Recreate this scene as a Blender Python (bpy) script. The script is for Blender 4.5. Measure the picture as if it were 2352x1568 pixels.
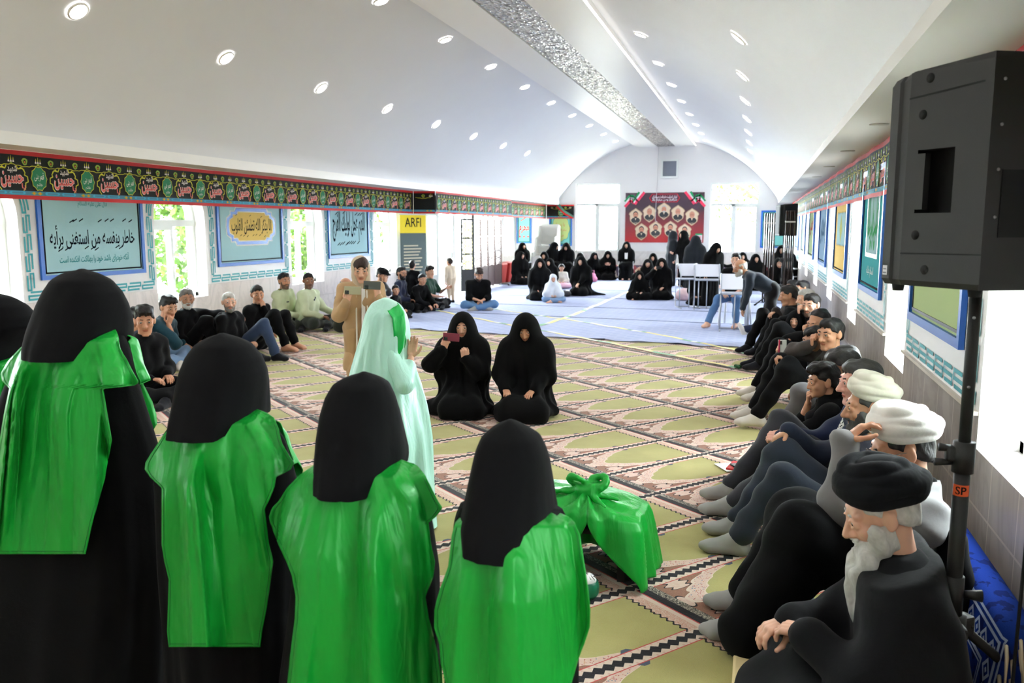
import bpy, bmesh, math, random
import numpy as np
from mathutils import Matrix, Vector

for _o in list(bpy.data.objects):
    bpy.data.objects.remove(_o)
SC = bpy.context.scene
COL = SC.collection
PI = math.pi

# ------------------------------------------------------------ camera
CAM_H = 1.8
FPX = 1913.45
YAW, PITCH = math.radians(16.303), math.radians(7.858)
_f = np.array([-math.sin(YAW) * math.cos(PITCH), math.cos(YAW) * math.cos(PITCH), -math.sin(PITCH)])
_r = np.array([math.cos(YAW), math.sin(YAW), 0.0])
_u = np.cross(_r, _f)
cam_data = bpy.data.cameras.new('camera')
cam_data.sensor_width = 36.0
cam_data.lens = FPX * 36.0 / 2352.0
cam_data.clip_start = 0.05
cam_data.clip_end = 300
cam_data.dof.use_dof = True
cam_data.dof.focus_distance = 4.6
cam_data.dof.aperture_fstop = 4.0
cam = bpy.data.objects.new('camera', cam_data)
COL.objects.link(cam)
cam.matrix_world = Matrix(((_r[0], _u[0], -_f[0], 0), (_r[1], _u[1], -_f[1], 0), (_r[2], _u[2], -_f[2], CAM_H), (0, 0, 0, 1)))
SC.camera = cam

# ------------------------------------------------------------ world, sun, exposure
SKY_LO, SKY_HI = 8.0, 72.0
world = bpy.data.worlds.new('sky')
SC.world = world
world.use_nodes = True
_wn = world.node_tree.nodes
_bg = _wn['Background']
_bg.inputs[0].default_value = (0.88, 0.95, 1.0, 1)
# overcast sky, much brighter towards the far (rear) side of the hall
_wl = world.node_tree.links
_tc0 = _wn.new('ShaderNodeTexCoord'); _sx0 = _wn.new('ShaderNodeSeparateXYZ'); _mr0 = _wn.new('ShaderNodeMapRange')
_mr0.inputs['From Min'].default_value = -.1; _mr0.inputs['From Max'].default_value = .95
_mr0.inputs['To Min'].default_value = SKY_LO; _mr0.inputs['To Max'].default_value = SKY_HI
_wl.new(_tc0.outputs['Generated'], _sx0.inputs[0]); _wl.new(_sx0.outputs[1], _mr0.inputs['Value']); _wl.new(_mr0.outputs['Result'], _bg.inputs[1])
sun_data = bpy.data.lights.new('sun', 'SUN')
sun_data.energy = 7.0
sun_data.angle = math.radians(1.0)
sun = bpy.data.objects.new('sun', sun_data)
COL.objects.link(sun)
sun.rotation_euler = (math.radians(20), math.radians(14), 0)
SC.view_settings.view_transform = 'Standard'
SC.view_settings.look = 'None'
SC.view_settings.gamma = 1.0
SC.view_settings.exposure = 1.08
SC.view_settings.use_curve_mapping = False
SC.cycles.max_bounces = 7
SC.cycles.diffuse_bounces = 5
SC.cycles.glossy_bounces = 3
SC.cycles.transmission_bounces = 4
SC.cycles.transparent_max_bounces = 8
SC.cycles.sample_clamp_indirect = 6.0
SC.cycles.caustics_reflective = False
SC.cycles.caustics_refractive = False
LAMP_W = 12.0
DISC_E = 22.0


def at(px, py, Y):
    """photo pixel -> point on the plane y = Y"""
    d = ((px - 1176) * _r - (py - 784) * _u) / FPX + _f
    t = Y / d[1]
    return np.array([d[0] * t, Y, d[2] * t + CAM_H])


def gnd(px, py, z=0.0):
    d = ((px - 1176) * _r - (py - 784) * _u) / FPX + _f
    t = (z - CAM_H) / d[2]
    return np.array([d[0] * t, d[1] * t, z])


# ------------------------------------------------------------ object helpers
def tag(o, label=None, cat=None, group=None, kind=None):
    if label: o['label'] = label
    if cat: o['category'] = cat
    if group: o['group'] = group
    if kind: o['kind'] = kind
    return o


def empty(name, loc=(0, 0, 0), rz=0.0, label=None, cat=None, group=None, rot=None):
    o = bpy.data.objects.new(name, None)
    o.empty_display_size = 0.1
    COL.objects.link(o)
    o.location = loc
    o.rotation_euler = rot if rot else (0, 0, rz)
    return tag(o, label, cat, group)


class MB:
    """collects vertices, faces and material slots for ONE mesh object"""
    def __init__(s):
        s.v = []; s.n = 0; s.f = []; s.m = []; s.sm = []

    def add(s, v, f, m=0, smooth=False):
        v = np.asarray(v, float).reshape(-1, 3)
        s.v.append(v)
        n = s.n
        if isinstance(f, np.ndarray):
            f = f.tolist()
        for q in f:
            s.f.append([i + n for i in q])
        if isinstance(m, (list, np.ndarray)):
            s.m.extend([int(a) for a in m])
        else:
            s.m.extend([m] * len(f))
        s.sm.extend([smooth] * len(f))
        s.n += len(v)
        return s

    def box(s, c, d, m=0, M=None, bev=0.0):
        x, y, z = d[0] / 2, d[1] / 2, d[2] / 2
        if bev > 0:
            b = min(bev, x * .9, y * .9, z * .9)
            bm = bmesh.new()
            bmesh.ops.create_cube(bm, size=1.0)
            bmesh.ops.scale(bm, vec=(2 * x, 2 * y, 2 * z), verts=bm.verts)
            bmesh.ops.bevel(bm, geom=bm.edges[:], offset=b, segments=2, affect='EDGES', profile=0.5)
            bm.verts.index_update()
            v = np.array([q.co[:] for q in bm.verts]); f = [[q.index for q in p.verts] for p in bm.faces]
            bm.free()
        else:
            v = np.array([(a * x, b * y, e * z) for a in (-1, 1) for b in (-1, 1) for e in (-1, 1)])
            f = [(0, 1, 3, 2), (4, 6, 7, 5), (0, 4, 5, 1), (2, 3, 7, 6), (0, 2, 6, 4), (1, 5, 7, 3)]
        if M is not None: v = v @ np.asarray(M).T
        return s.add(v + np.asarray(c, float), f, m)

    def quad(s, a, b, c, d, m=0):
        return s.add([a, b, c, d], [(0, 1, 2, 3)], m)

    def tube(s, pts, r, n=8, m=0, cap=True, smooth=True):
        pts = np.asarray(pts, float)
        k = len(pts)
        rs = np.full(k, r) if np.isscalar(r) else np.asarray(r, float)
        t = np.gradient(pts, axis=0)
        t /= np.linalg.norm(t, axis=1)[:, None] + 1e-12
        ref = np.array([0, 0, 1.0]) if abs(t[0][2]) < .9 else np.array([1.0, 0, 0])
        a = np.arange(n) * 2 * PI / n
        V = []
        for i in range(k):
            x = np.cross(ref, t[i]); x /= np.linalg.norm(x) + 1e-12
            y = np.cross(t[i], x)
            ref = y if False else ref
            V.append(pts[i] + rs[i] * (np.cos(a)[:, None] * x + np.sin(a)[:, None] * y))
        F = []
        for i in range(k - 1):
            for j in range(n):
                F.append((i * n + j, i * n + (j + 1) % n, (i + 1) * n + (j + 1) % n, (i + 1) * n + j))
        if cap:
            F.append(tuple(range(n))[::-1]); F.append(tuple((k - 1) * n + j for j in range(n)))
        return s.add(np.vstack(V), F, m, smooth)

    def cyl(s, a, b, r, n=16, m=0, r2=None):
        return s.tube([a, b], [r, r if r2 is None else r2], n, m)

    def sphere(s, c, r, n=12, m=0, M=None):
        r = np.array([r, r, r] if np.isscalar(r) else r, float)
        V = [(0, 0, 1)]
        h = n // 2
        for i in range(1, h):
            p = PI * i / h
            for j in range(n):
                q = 2 * PI * j / n
                V.append((math.sin(p) * math.cos(q), math.sin(p) * math.sin(q), math.cos(p)))
        V.append((0, 0, -1))
        F = [(0, 1 + j, 1 + (j + 1) % n) for j in range(n)]
        for i in range(h - 2):
            for j in range(n):
                F.append((1 + i * n + j, 1 + (i + 1) * n + j, 1 + (i + 1) * n + (j + 1) % n, 1 + i * n + (j + 1) % n))
        e = len(V) - 1
        F += [(e, 1 + (h - 2) * n + (j + 1) % n, 1 + (h - 2) * n + j) for j in range(n)]
        V = np.array(V) * r
        if M is not None: V = V @ np.asarray(M).T
        return s.add(V + np.asarray(c, float), F, m, True)

    def prism(s, poly, d, m=0, side=None):
        """poly: list of 3-D points (planar), extruded by vector d"""
        p = np.asarray(poly, float); n = len(p); d = np.asarray(d, float)
        V = np.vstack([p, p + d])
        s.add(V, [tuple(range(n))[::-1], tuple(range(n, 2 * n))], m)
        return s.add(V, [(i, (i + 1) % n, n + (i + 1) % n, n + i) for i in range(n)], m if side is None else side)

    def build(s, name, mats, parent=None, loc=None):
        me = bpy.data.meshes.new(name)
        V = np.vstack(s.v) if s.v else np.zeros((0, 3))
        me.from_pydata(V.tolist(), [], s.f)
        if not isinstance(mats, (list, tuple)): mats = [mats]
        for a in mats: me.materials.append(a)
        me.polygons.foreach_set('material_index', np.array(s.m, np.int32))
        me.polygons.foreach_set('use_smooth', np.array(s.sm, bool))
        me.update()
        o = bpy.data.objects.new(name, me)
        COL.objects.link(o)
        if parent: o.parent = parent
        if loc is not None: o.location = loc
        return o


def struct(o):
    o['kind'] = 'structure'
    return o


def Rx(a): c, s = math.cos(a), math.sin(a); return np.array([[1, 0, 0], [0, c, -s], [0, s, c]])
def Ry(a): c, s = math.cos(a), math.sin(a); return np.array([[c, 0, s], [0, 1, 0], [-s, 0, c]])
def Rz(a): c, s = math.cos(a), math.sin(a); return np.array([[c, -s, 0], [s, c, 0], [0, 0, 1]])
def V3(*a): return np.array(a, float)
def nrm(v): return np.asarray(v, float) / (np.linalg.norm(v) + 1e-12)


# ------------------------------------------------------------ node expressions
class E:
    """arithmetic on shader sockets"""
    nt = None
    def __init__(s, k): s.k = k
    @staticmethod
    def op(o, *a, clamp=False):
        n = E.nt.nodes.new('ShaderNodeMath'); n.operation = o; n.use_clamp = clamp
        for i, x in enumerate(a):
            if isinstance(x, E): E.nt.links.new(x.k, n.inputs[i])
            else: n.inputs[i].default_value = float(x)
        return E(n.outputs[0])
    def __add__(a, b): return E.op('ADD', a, b)
    __radd__ = __add__
    def __sub__(a, b): return E.op('SUBTRACT', a, b)
    def __rsub__(a, b): return E.op('SUBTRACT', b, a)
    def __mul__(a, b): return E.op('MULTIPLY', a, b)
    __rmul__ = __mul__
    def __truediv__(a, b): return E.op('DIVIDE', a, b)
    def __lt__(a, b): return E.op('LESS_THAN', a, b)
    def __gt__(a, b): return E.op('GREATER_THAN', a, b)
    def abs(a): return E.op('ABSOLUTE', a)
    def sin(a): return E.op('SINE', a)
    def fract(a): return E.op('FRACT', a)
    def floor(a): return E.op('FLOOR', a)
    def pow(a, b): return E.op('POWER', a, b)
    def max(a, b): return E.op('MAXIMUM', a, b)
    def min(a, b): return E.op('MINIMUM', a, b)
    def sqrt(a): return E.op('SQRT', a)
    def atan2(a, b): return E.op('ARCTAN2', a, b)


def srgb(r, g, b):
    return tuple(((c / 255) / 12.92 if c / 255 <= .04045 else ((c / 255 + .055) / 1.055) ** 2.4) for c in (r, g, b)) + (1.0,)


class Mat:
    def __init__(s, name, col=(200, 200, 200), rough=.6, spec=.4, metal=0.0, lin=None):
        s.m = bpy.data.materials.new(name); s.m.use_nodes = True
        s.nt = s.m.node_tree; s.b = s.nt.nodes['Principled BSDF']
        s.b.inputs['Base Color'].default_value = lin if lin else srgb(*col)
        s.b.inputs['Roughness'].default_value = rough
        s.b.inputs['Specular IOR Level'].default_value = spec
        s.b.inputs['Metallic'].default_value = metal
        s.m.diffuse_color = srgb(*col)
        E.nt = s.nt

    def node(s, t, **kw):
        n = s.nt.nodes.new(t)
        for k, v in kw.items(): setattr(n, k, v)
        return n

    def coords(s, kind='Object'):
        tc = s.node('ShaderNodeTexCoord'); sx = s.node('ShaderNodeSeparateXYZ')
        s.nt.links.new(tc.outputs[kind], sx.inputs[0])
        s.vec = tc.outputs[kind]
        return E(sx.outputs[0]), E(sx.outputs[1]), E(sx.outputs[2])

    def comb(s, x, y, z=0.0):
        n = s.node('ShaderNodeCombineXYZ')
        for i, a in enumerate((x, y, z)):
            if isinstance(a, E): s.nt.links.new(a.k, n.inputs[i])
            else: n.inputs[i].default_value = a
        return n.outputs[0]

    def noise(s, scale, detail=2.0, vec=None, rough=.5, dist=0.0):
        n = s.node('ShaderNodeTexNoise'); n.inputs['Scale'].default_value = scale; n.inputs['Detail'].default_value = detail
        n.inputs['Roughness'].default_value = rough; n.inputs['Distortion'].default_value = dist
        if vec is None:
            if not hasattr(s, 'vec'): s.coords()
            vec = s.vec
        s.nt.links.new(vec, n.inputs['Vector'])
        return E(n.outputs['Fac'])

    def voronoi(s, scale, vec=None, out='Distance', feature='F1'):
        n = s.node('ShaderNodeTexVoronoi'); n.feature = feature; n.inputs['Scale'].default_value = scale
        if vec is None:
            if not hasattr(s, 'vec'): s.coords()
            vec = s.vec
        s.nt.links.new(vec, n.inputs['Vector'])
        return E(n.outputs[out]) if out == 'Distance' else n.outputs[out]

    def mix(s, fac, a, b):
        n = s.node('ShaderNodeMix', data_type='RGBA'); n.clamp_factor = True
        if isinstance(fac, E): s.nt.links.new(fac.k, n.inputs[0])
        else: n.inputs[0].default_value = fac
        for i, c in ((6, a), (7, b)):
            if isinstance(c, tuple): n.inputs[i].default_value = c
            else: s.nt.links.new(c, n.inputs[i])
        return n.outputs[2]

    def color(s, sock): s.nt.links.new(sock, s.b.inputs['Base Color']); return s
    def roughness(s, e): s.nt.links.new(e.k, s.b.inputs['Roughness']); return s

    def bump(s, e, dist=.01, strength=.5):
        n = s.node('ShaderNodeBump'); n.inputs['Distance'].default_value = dist; n.inputs['Strength'].default_value = strength
        s.nt.links.new(e.k, n.inputs['Height']); s.nt.links.new(n.outputs[0], s.b.inputs['Normal'])
        return s


_mc = {}
def plain(name, col, rough=.6, spec=.3, metal=0.0, lin=None):
    if name.endswith(('board', 'ink', 'line', 'field', 'inset', 'square', 'leaf')) and rough == .5: rough, spec = .95, .06
    if name not in _mc: _mc[name] = Mat(name, col, rough, spec, metal, lin).m
    return _mc[name]


def emis(name, col, strength):
    if name in _mc: return _mc[name]
    M = Mat(name, col, .5)
    M.b.inputs['Emission Color'].default_value = srgb(*col); M.b.inputs['Emission Strength'].default_value = strength
    _mc[name] = M.m
    return M.m


def cloth(name, col, rough=.85, spec=.2, bump=.25, scale=60, sheen=0.15, vary=.12):
    if name in _mc: return _mc[name]
    M = Mat(name, col, rough, spec)
    M.coords()
    n = M.noise(9, 3)
    c = srgb(*col); d = tuple(x * (1 - vary) for x in c[:3]) + (1,); l = tuple(min(1, x * (1 + vary)) for x in c[:3]) + (1,)
    M.color(M.mix(n, d, l))
    M.bump(M.noise(14, 3) + .12 * M.noise(scale * 8, 1), .012, bump)
    M.b.inputs['Sheen Weight'].default_value = sheen
    M.b.inputs['Sheen Roughness'].default_value = .5
    _mc[name] = M.m
    return M.m


def satin(name, col, rough=.37, aniso=.6, spec=.6):
    if name in _mc: return _mc[name]
    M = Mat(name, col, rough, spec)
    x, y, z = M.coords()
    c = srgb(*col)
    st = M.noise(6, 3, M.comb(x * 1.6, y * 1.6, z * .45), .55, .6)
    M.color(M.mix(M.noise(420, 1, M.comb(x, y, z * .1)), tuple(k * .92 for k in c[:3]) + (1,), c))
    cr = M.noise(7, 2, M.comb(x, y, z * .55), .5, .8)
    fold = (cr - .5).abs() * -1.0
    M.bump(st * 1.2 + fold * .5, .05, .30)
    M.b.inputs['Anisotropic'].default_value = aniso
    mx = max(c[:3]); M.b.inputs['Specular Tint'].default_value = tuple(.5 + .5 * k / mx for k in c[:3]) + (1,)
    M.b.inputs['Sheen Weight'].default_value = .25
    M.b.inputs['Sheen Tint'].default_value = tuple(min(1, k * 1.5 + .05) for k in c[:3]) + (1,)
    _mc[name] = M.m
    return M.m


# ------------------------------------------------------------ arabic lettering (joined glyph forms from the default font)
_AR = {'ا': (0xFE8D, 2), 'ب': (0xFE8F, 4), 'ة': (0xFE93, 2), 'ت': (0xFE95, 4), 'ث': (0xFE99, 4), 'ج': (0xFE9D, 4), 'ح': (0xFEA1, 4),
       'خ': (0xFEA5, 4), 'د': (0xFEA9, 2), 'ذ': (0xFEAB, 2), 'ر': (0xFEAD, 2), 'ز': (0xFEAF, 2), 'س': (0xFEB1, 4), 'ش': (0xFEB5, 4),
       'ص': (0xFEB9, 4), 'ض': (0xFEBD, 4), 'ط': (0xFEC1, 4), 'ظ': (0xFEC5, 4), 'ع': (0xFEC9, 4), 'غ': (0xFECD, 4), 'ف': (0xFED1, 4),
       'ق': (0xFED5, 4), 'ک': (0xFED9, 4), 'ل': (0xFEDD, 4), 'م': (0xFEE1, 4), 'ن': (0xFEE5, 4), 'ه': (0xFEE9, 4), 'و': (0xFEED, 2),
       'ی': (0xFEF1, 4), 'ى': (0xFEEF, 2), 'أ': (0xFE83, 2), 'آ': (0xFE81, 2), 'ئ': (0xFE89, 4)}


def shape(s):
    out = []
    for w in s.split(' '):
        r = []
        for i, ch in enumerate(w):
            if ch not in _AR: r.append(ch); continue
            b, n = _AR[ch]
            prev = i > 0 and w[i - 1] in _AR and _AR[w[i - 1]][1] == 4
            nxt = n == 4 and i + 1 < len(w) and w[i + 1] in _AR
            form = 3 if prev and nxt else 1 if prev else 2 if nxt else 0
            if ch == 'ی' and form < 2: b = 0xFEEF
            r.append(chr(b + form))
        out.append(''.join(reversed(r)))
    return ' '.join(reversed(out))


_tc = {}
def text2d(s, latin=False, bold=0.0):
    """-> (verts Nx2 normalised so that width 1.0 and centred, faces, height)"""
    key = (s, latin, bold)
    if key in _tc: return _tc[key]
    cu = bpy.data.curves.new('lettering', 'FONT')
    cu.body = s if latin else shape(s)
    cu.resolution_u = 3; cu.offset = bold
    o = bpy.data.objects.new('lettering', cu)
    COL.objects.link(o)
    bpy.context.view_layer.update()
    me = bpy.data.meshes.new_from_object(o)
    n = len(me.vertices)
    v = np.zeros(n * 3); me.vertices.foreach_get('co', v); v = v.reshape(-1, 3)[:, :2]
    f = [tuple(p.vertices) for p in me.polygons]
    bpy.data.objects.remove(o); bpy.data.curves.remove(cu); bpy.data.meshes.remove(me)
    lo, hi = v.min(0), v.max(0)
    w = hi[0] - lo[0]
    v = (v - (lo + hi) / 2) / w
    _tc[key] = (v, f, (hi[1] - lo[1]) / w)
    return _tc[key]


def put_text(mb, s, o, ux, uz, width, height=None, m=0, latin=False, bold=0.0):
    """flat lettering on a plane: o centre, ux / uz unit vectors in the plane"""
    v, f, h = text2d(s, latin, bold)
    sy = width if height is None else height / h
    P = np.asarray(o, float) + v[:, :1] * width * np.asarray(ux, float) + v[:, 1:] * sy * np.asarray(uz, float)
    mb.add(P, f, m)


# ------------------------------------------------------------ signed-distance bodies
def _ev(p, X, Y, Z):
    if len(p) == 4:
        a, b, ra, rb = p
        ba = b - a; L = float(ba @ ba) + 1e-12
        x, y, z = X - a[0], Y - a[1], Z - a[2]
        t = np.clip((x * ba[0] + y * ba[1] + z * ba[2]) / L, 0, 1)
        return np.sqrt((x - t * ba[0]) ** 2 + (y - t * ba[1]) ** 2 + (z - t * ba[2]) ** 2) - (ra + (rb - ra) * t)
    c, r, M = p
    x, y, z = X - c[0], Y - c[1], Z - c[2]
    if M is not None:
        x, y, z = (x * M[0, 0] + y * M[1, 0] + z * M[2, 0], x * M[0, 1] + y * M[1, 1] + z * M[2, 1], x * M[0, 2] + y * M[1, 2] + z * M[2, 2])
    k0 = np.sqrt((x / r[0]) ** 2 + (y / r[1]) ** 2 + (z / r[2]) ** 2)
    k1 = np.sqrt((x / r[0] ** 2) ** 2 + (y / r[1] ** 2) ** 2 + (z / r[2] ** 2) ** 2) + 1e-9
    return k0 * (k0 - 1) / k1


def _bb(p):
    if len(p) == 4:
        a, b, ra, rb = p; r = max(ra, rb)
        return np.minimum(a, b) - r, np.maximum(a, b) + r
    c, r, M = p
    q = np.max(r) if M is not None else np.asarray(r)
    return c - q, c + q


def sdf(prims, h, k=.02, cuts=(), mod=None, grow=0.0):
    """smooth union of capsules (a,b,ra,rb) and ellipsoids (c,r,M) -> verts, quads"""
    prims = [((p[0], p[1], p[2] + grow, p[3] + grow) if len(p) == 4 else (p[0], np.asarray(p[1], float) + grow, p[2])) for p in prims]
    bb = [_bb(p) for p in prims]
    lo = np.min([b[0] for b in bb], 0) - 2.5 * h - k * .3 - .012
    hi = np.max([b[1] for b in bb], 0) + 2.5 * h + k * .3 + .012
    n = np.ceil((hi - lo) / h).astype(int) + 1
    ax = [(lo[i] + h * np.arange(n[i])).astype(np.float32) for i in range(3)]
    F = np.full(n, 0.5, np.float32)
    for p, b in zip(prims, bb):
        m = k + 3 * h + .02
        i0 = np.maximum(np.floor((b[0] - m - lo) / h).astype(int), 0); i1 = np.minimum(np.ceil((b[1] + m - lo) / h).astype(int) + 1, n)
        S = tuple(slice(i0[i], i1[i]) for i in range(3))
        d = _ev(p, ax[0][S[0]][:, None, None], ax[1][S[1]][None, :, None], ax[2][S[2]][None, None, :]).astype(np.float32)
        g = F[S]; q = np.maximum(k - np.abs(g - d), 0) / k
        F[S] = np.minimum(g, d) - q * q * k * .25
    X, Y, Z = ax[0][:, None, None], ax[1][None, :, None], ax[2][None, None, :]
    if mod is not None: F = mod(X, Y, Z, F).astype(np.float32)
    for c in cuts:
        if callable(c): F = np.maximum(F, c(X, Y, Z).astype(np.float32))
        else: F = np.maximum(F, -_ev(c, X, Y, Z).astype(np.float32))
    F[0] = F[-1] = .1; F[:, 0] = F[:, -1] = .1; F[:, :, 0] = F[:, :, -1] = .1
    # surface nets
    ins = F < 0
    c = n - 1
    acc = np.zeros((c[0], c[1], c[2], 3), np.float32); cnt = np.zeros(c, np.float32)
    for a in range(3):
        b1, b2 = [(1, 2), (0, 2), (0, 1)][a]
        sA = [slice(None)] * 3; sB = [slice(None)] * 3
        sA[a] = slice(0, n[a] - 1); sB[a] = slice(1, n[a])
        fa, fb = F[tuple(sA)], F[tuple(sB)]
        cr = ins[tuple(sA)] != ins[tuple(sB)]
        t = np.where(cr, fa / np.where(cr, fa - fb, 1), 0)
        for o1 in (0, 1):
            for o2 in (0, 1):
                s = [slice(None)] * 3
                s[b1] = slice(o1, o1 + c[b1]); s[b2] = slice(o2, o2 + c[b2])
                m = cr[tuple(s)]
                acc[..., a] += np.where(m, t[tuple(s)], 0); acc[..., b1] += o1 * m; acc[..., b2] += o2 * m
                cnt += m
    on = cnt > 0
    idx = -np.ones(c, np.int64); idx[on] = np.arange(on.sum())
    ijk = np.argwhere(on)
    V = lo + h * (ijk + acc[on] / cnt[on][:, None])
    Q = []
    for a in range(3):
        b1, b2 = [(1, 2), (2, 0), (0, 1)][a]
        sA = [slice(None)] * 3; sB = [slice(None)] * 3
        sA[a] = slice(0, n[a] - 1); sB[a] = slice(1, n[a])
        cr = ins[tuple(sA)] != ins[tuple(sB)]
        E_ = np.argwhere(cr)
        E_ = E_[(E_[:, b1] > 0) & (E_[:, b2] > 0) & (E_[:, b1] < c[b1]) & (E_[:, b2] < c[b2])]
        if not len(E_): continue
        up = ins[tuple(sA)][tuple(E_.T)]
        e1 = np.zeros(3, int); e1[b1] = 1; e2 = np.zeros(3, int); e2[b2] = 1
        q = np.stack([idx[tuple((E_ - e1 - e2).T)], idx[tuple((E_ - e2).T)], idx[tuple(E_.T)], idx[tuple((E_ - e1).T)]], 1)
        q[~up] = q[~up][:, ::-1]
        Q.append(q)
    Q = np.vstack(Q) if Q else np.zeros((0, 4), int)
    return V, Q


def mesh_np(name, V, Q, mats, parent=None, mi=None, smooth=True):
    """fast mesh object from numpy quads"""
    me = bpy.data.meshes.new(name)
    V = np.ascontiguousarray(V, np.float32); Q = np.ascontiguousarray(Q, np.int32)
    me.vertices.add(len(V)); me.vertices.foreach_set('co', V.ravel())
    me.loops.add(Q.size); me.loops.foreach_set('vertex_index', Q.ravel())
    me.polygons.add(len(Q)); me.polygons.foreach_set('loop_start', np.arange(0, Q.size, Q.shape[1], dtype=np.int32))
    if not isinstance(mats, (list, tuple)): mats = [mats]
    for a in mats: me.materials.append(a)
    if mi is not None: me.polygons.foreach_set('material_index', np.ascontiguousarray(mi, np.int32))
    me.polygons.foreach_set('use_smooth', np.full(len(Q), smooth))
    me.update(calc_edges=True); me.validate()
    o = bpy.data.objects.new(name, me)
    COL.objects.link(o)
    if parent: o.parent = parent
    return o


def wob(amp, seed=0, f=1.0, stretch=(1, 1, 1)):
    """cloth wrinkles for a distance field"""
    rs = np.random.RandomState(seed); ph = rs.rand(6) * 6.28
    a, b, c = stretch
    def mod(X, Y, Z, F):
        X = X * a * f; Y = Y * b * f; Z = Z * c * f
        w = np.sin(31 * X + 17 * Z + ph[0] + 1.5 * np.sin(9 * Y)) + np.sin(27 * Y - 21 * Z + ph[1] + 1.4 * np.sin(11 * X)) + .7 * np.sin(43 * Z + 19 * X - 13 * Y + ph[2])
        return F + amp * .6 * w
    return mod


ORD = ['first', 'second', 'third', 'fourth', 'fifth', 'sixth', 'seventh', 'eighth', 'ninth', 'tenth', 'eleventh', 'twelfth']
# ============================================================ the hall
XL, XR, YB, YF = -8.35, 1.08, 29.0, -3.5
ZS = 2.557                       # soffit height
XC, RV, ZV = -3.1, 4.377, 0.323  # barrel vault
LIPL, LIPR = -6.72, 0.60
XLV = -7.6                       # entrance wall, set forward
Y1, Y2 = 19.5, 24.75             # entrance stretch


class Pl:
    """a flat board on a wall: o origin, u across, w up, n into the room"""
    def __init__(s, o, u, n):
        s.o = np.asarray(o, float); s.u = np.asarray(u, float); s.n = np.asarray(n, float); s.z = V3(0, 0, 1)
    def P(s, u, w, d=0.0): return s.o + u * s.u + w * s.z + d * s.n
    def rect(s, mb, u0, u1, w0, w1, d, m=0):
        mb.quad(s.P(u0, w0, d), s.P(u1, w0, d), s.P(u1, w1, d), s.P(u0, w1, d), m)
    def slab(s, mb, u0, u1, w0, w1, d0, d1, m=0):
        mb.prism([s.P(u0, w0, d0), s.P(u1, w0, d0), s.P(u1, w1, d0), s.P(u0, w1, d0)], (d1 - d0) * s.n, m)
    def frame(s, mb, u0, u1, w0, w1, t, d0, d1, m=0):
        s.slab(mb, u0, u1, w0, w0 + t, d0, d1, m); s.slab(mb, u0, u1, w1 - t, w1, d0, d1, m)
        s.slab(mb, u0, u0 + t, w0 + t, w1 - t, d0, d1, m); s.slab(mb, u1 - t, u1, w0 + t, w1 - t, d0, d1, m)
    def poly(s, mb, pts, d, m=0):
        mb.add([s.P(a, b, d) for a, b in pts], [tuple(range(len(pts)))], m)
    def line(s, mb, pts, t, d, m=0):
        pts = np.asarray(pts, float)
        for a, b in zip(pts[:-1], pts[1:]):
            q = b - a; L = np.hypot(*q) + 1e-9; p = np.array([-q[1], q[0]]) / L * t / 2; e = q / L * t * .3
            s.poly(mb, [a - p - e, b - p + e, b + p + e, a + p - e], d, m)
    def disk(s, mb, u, w, ru, rw, d, m=0, n=20):
        s.poly(mb, [(u + ru * math.cos(2 * PI * i / n), w + rw * math.sin(2 * PI * i / n)) for i in range(n)], d, m)
    def text(s, mb, t, u, w, width, height=None, d=0.0, m=0, latin=False, bold=0.0):
        put_text(mb, t, s.P(u, w, d), s.u, s.z, width, height, m, latin, bold)


# ---- materials of the shell
def wallmat(name, col, rough=.55):
    M = Mat(name, col, rough, .3); M.coords()
    c = srgb(*col)
    M.color(M.mix(M.noise(1.3, 3), tuple(k * .95 for k in c[:3]) + (1,), c))
    M.bump(M.noise(120, 2), .002, .15)
    return M.m


def tilemat(name, col, grout, axis, w, h, z0, rough=.25):
    M = Mat(name, col, rough, .5)
    x, y, z = M.coords()
    a = {'x': x, 'y': y}[axis]
    fu = (a / w).fract(); fz = ((z - z0) / h).fract()
    g = ((fu - .5).abs() > (.5 - .006 / w)).max((fz - .5).abs() > (.5 - .006 / h))
    c = srgb(*col)
    vein = (M.noise(2.2, 5, M.comb(x, y * 1.0, z * .5), .6, 1.0) - .5).abs()
    body = M.mix(vein * 14.0, tuple(k * .86 for k in c[:3]) + (1,), c)
    M.color(M.mix(g, body, srgb(*grout)))
    M.bump(g * -1.0, .004, .5)
    return M.m


m_wall = wallmat('white wall plaster', (242, 240, 240))
m_ceil = wallmat('white ceiling plaster', (222, 222, 226), .6)
m_lip = plain('white gloss trim', (236, 234, 232), .4)
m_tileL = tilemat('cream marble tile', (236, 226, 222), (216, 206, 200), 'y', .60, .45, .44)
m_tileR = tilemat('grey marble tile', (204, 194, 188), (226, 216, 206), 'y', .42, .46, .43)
m_tileB = tilemat('pale marble tile', (240, 236, 232), (222, 216, 210), 'x', .60, .45, .44)
m_upvc = plain('white window plastic', (235, 238, 236), .35, .5)
m_sill = plain('white sill stone', (232, 230, 226), .25, .5)
m_teal = plain('teal paint', (58, 158, 168), .5)
m_blue = plain('blue frame', (28, 96, 186), .35, .5)
m_blk = plain('black line', (22, 22, 26), .5)
m_red = plain('red cloth', (176, 26, 26), .7)


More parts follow.
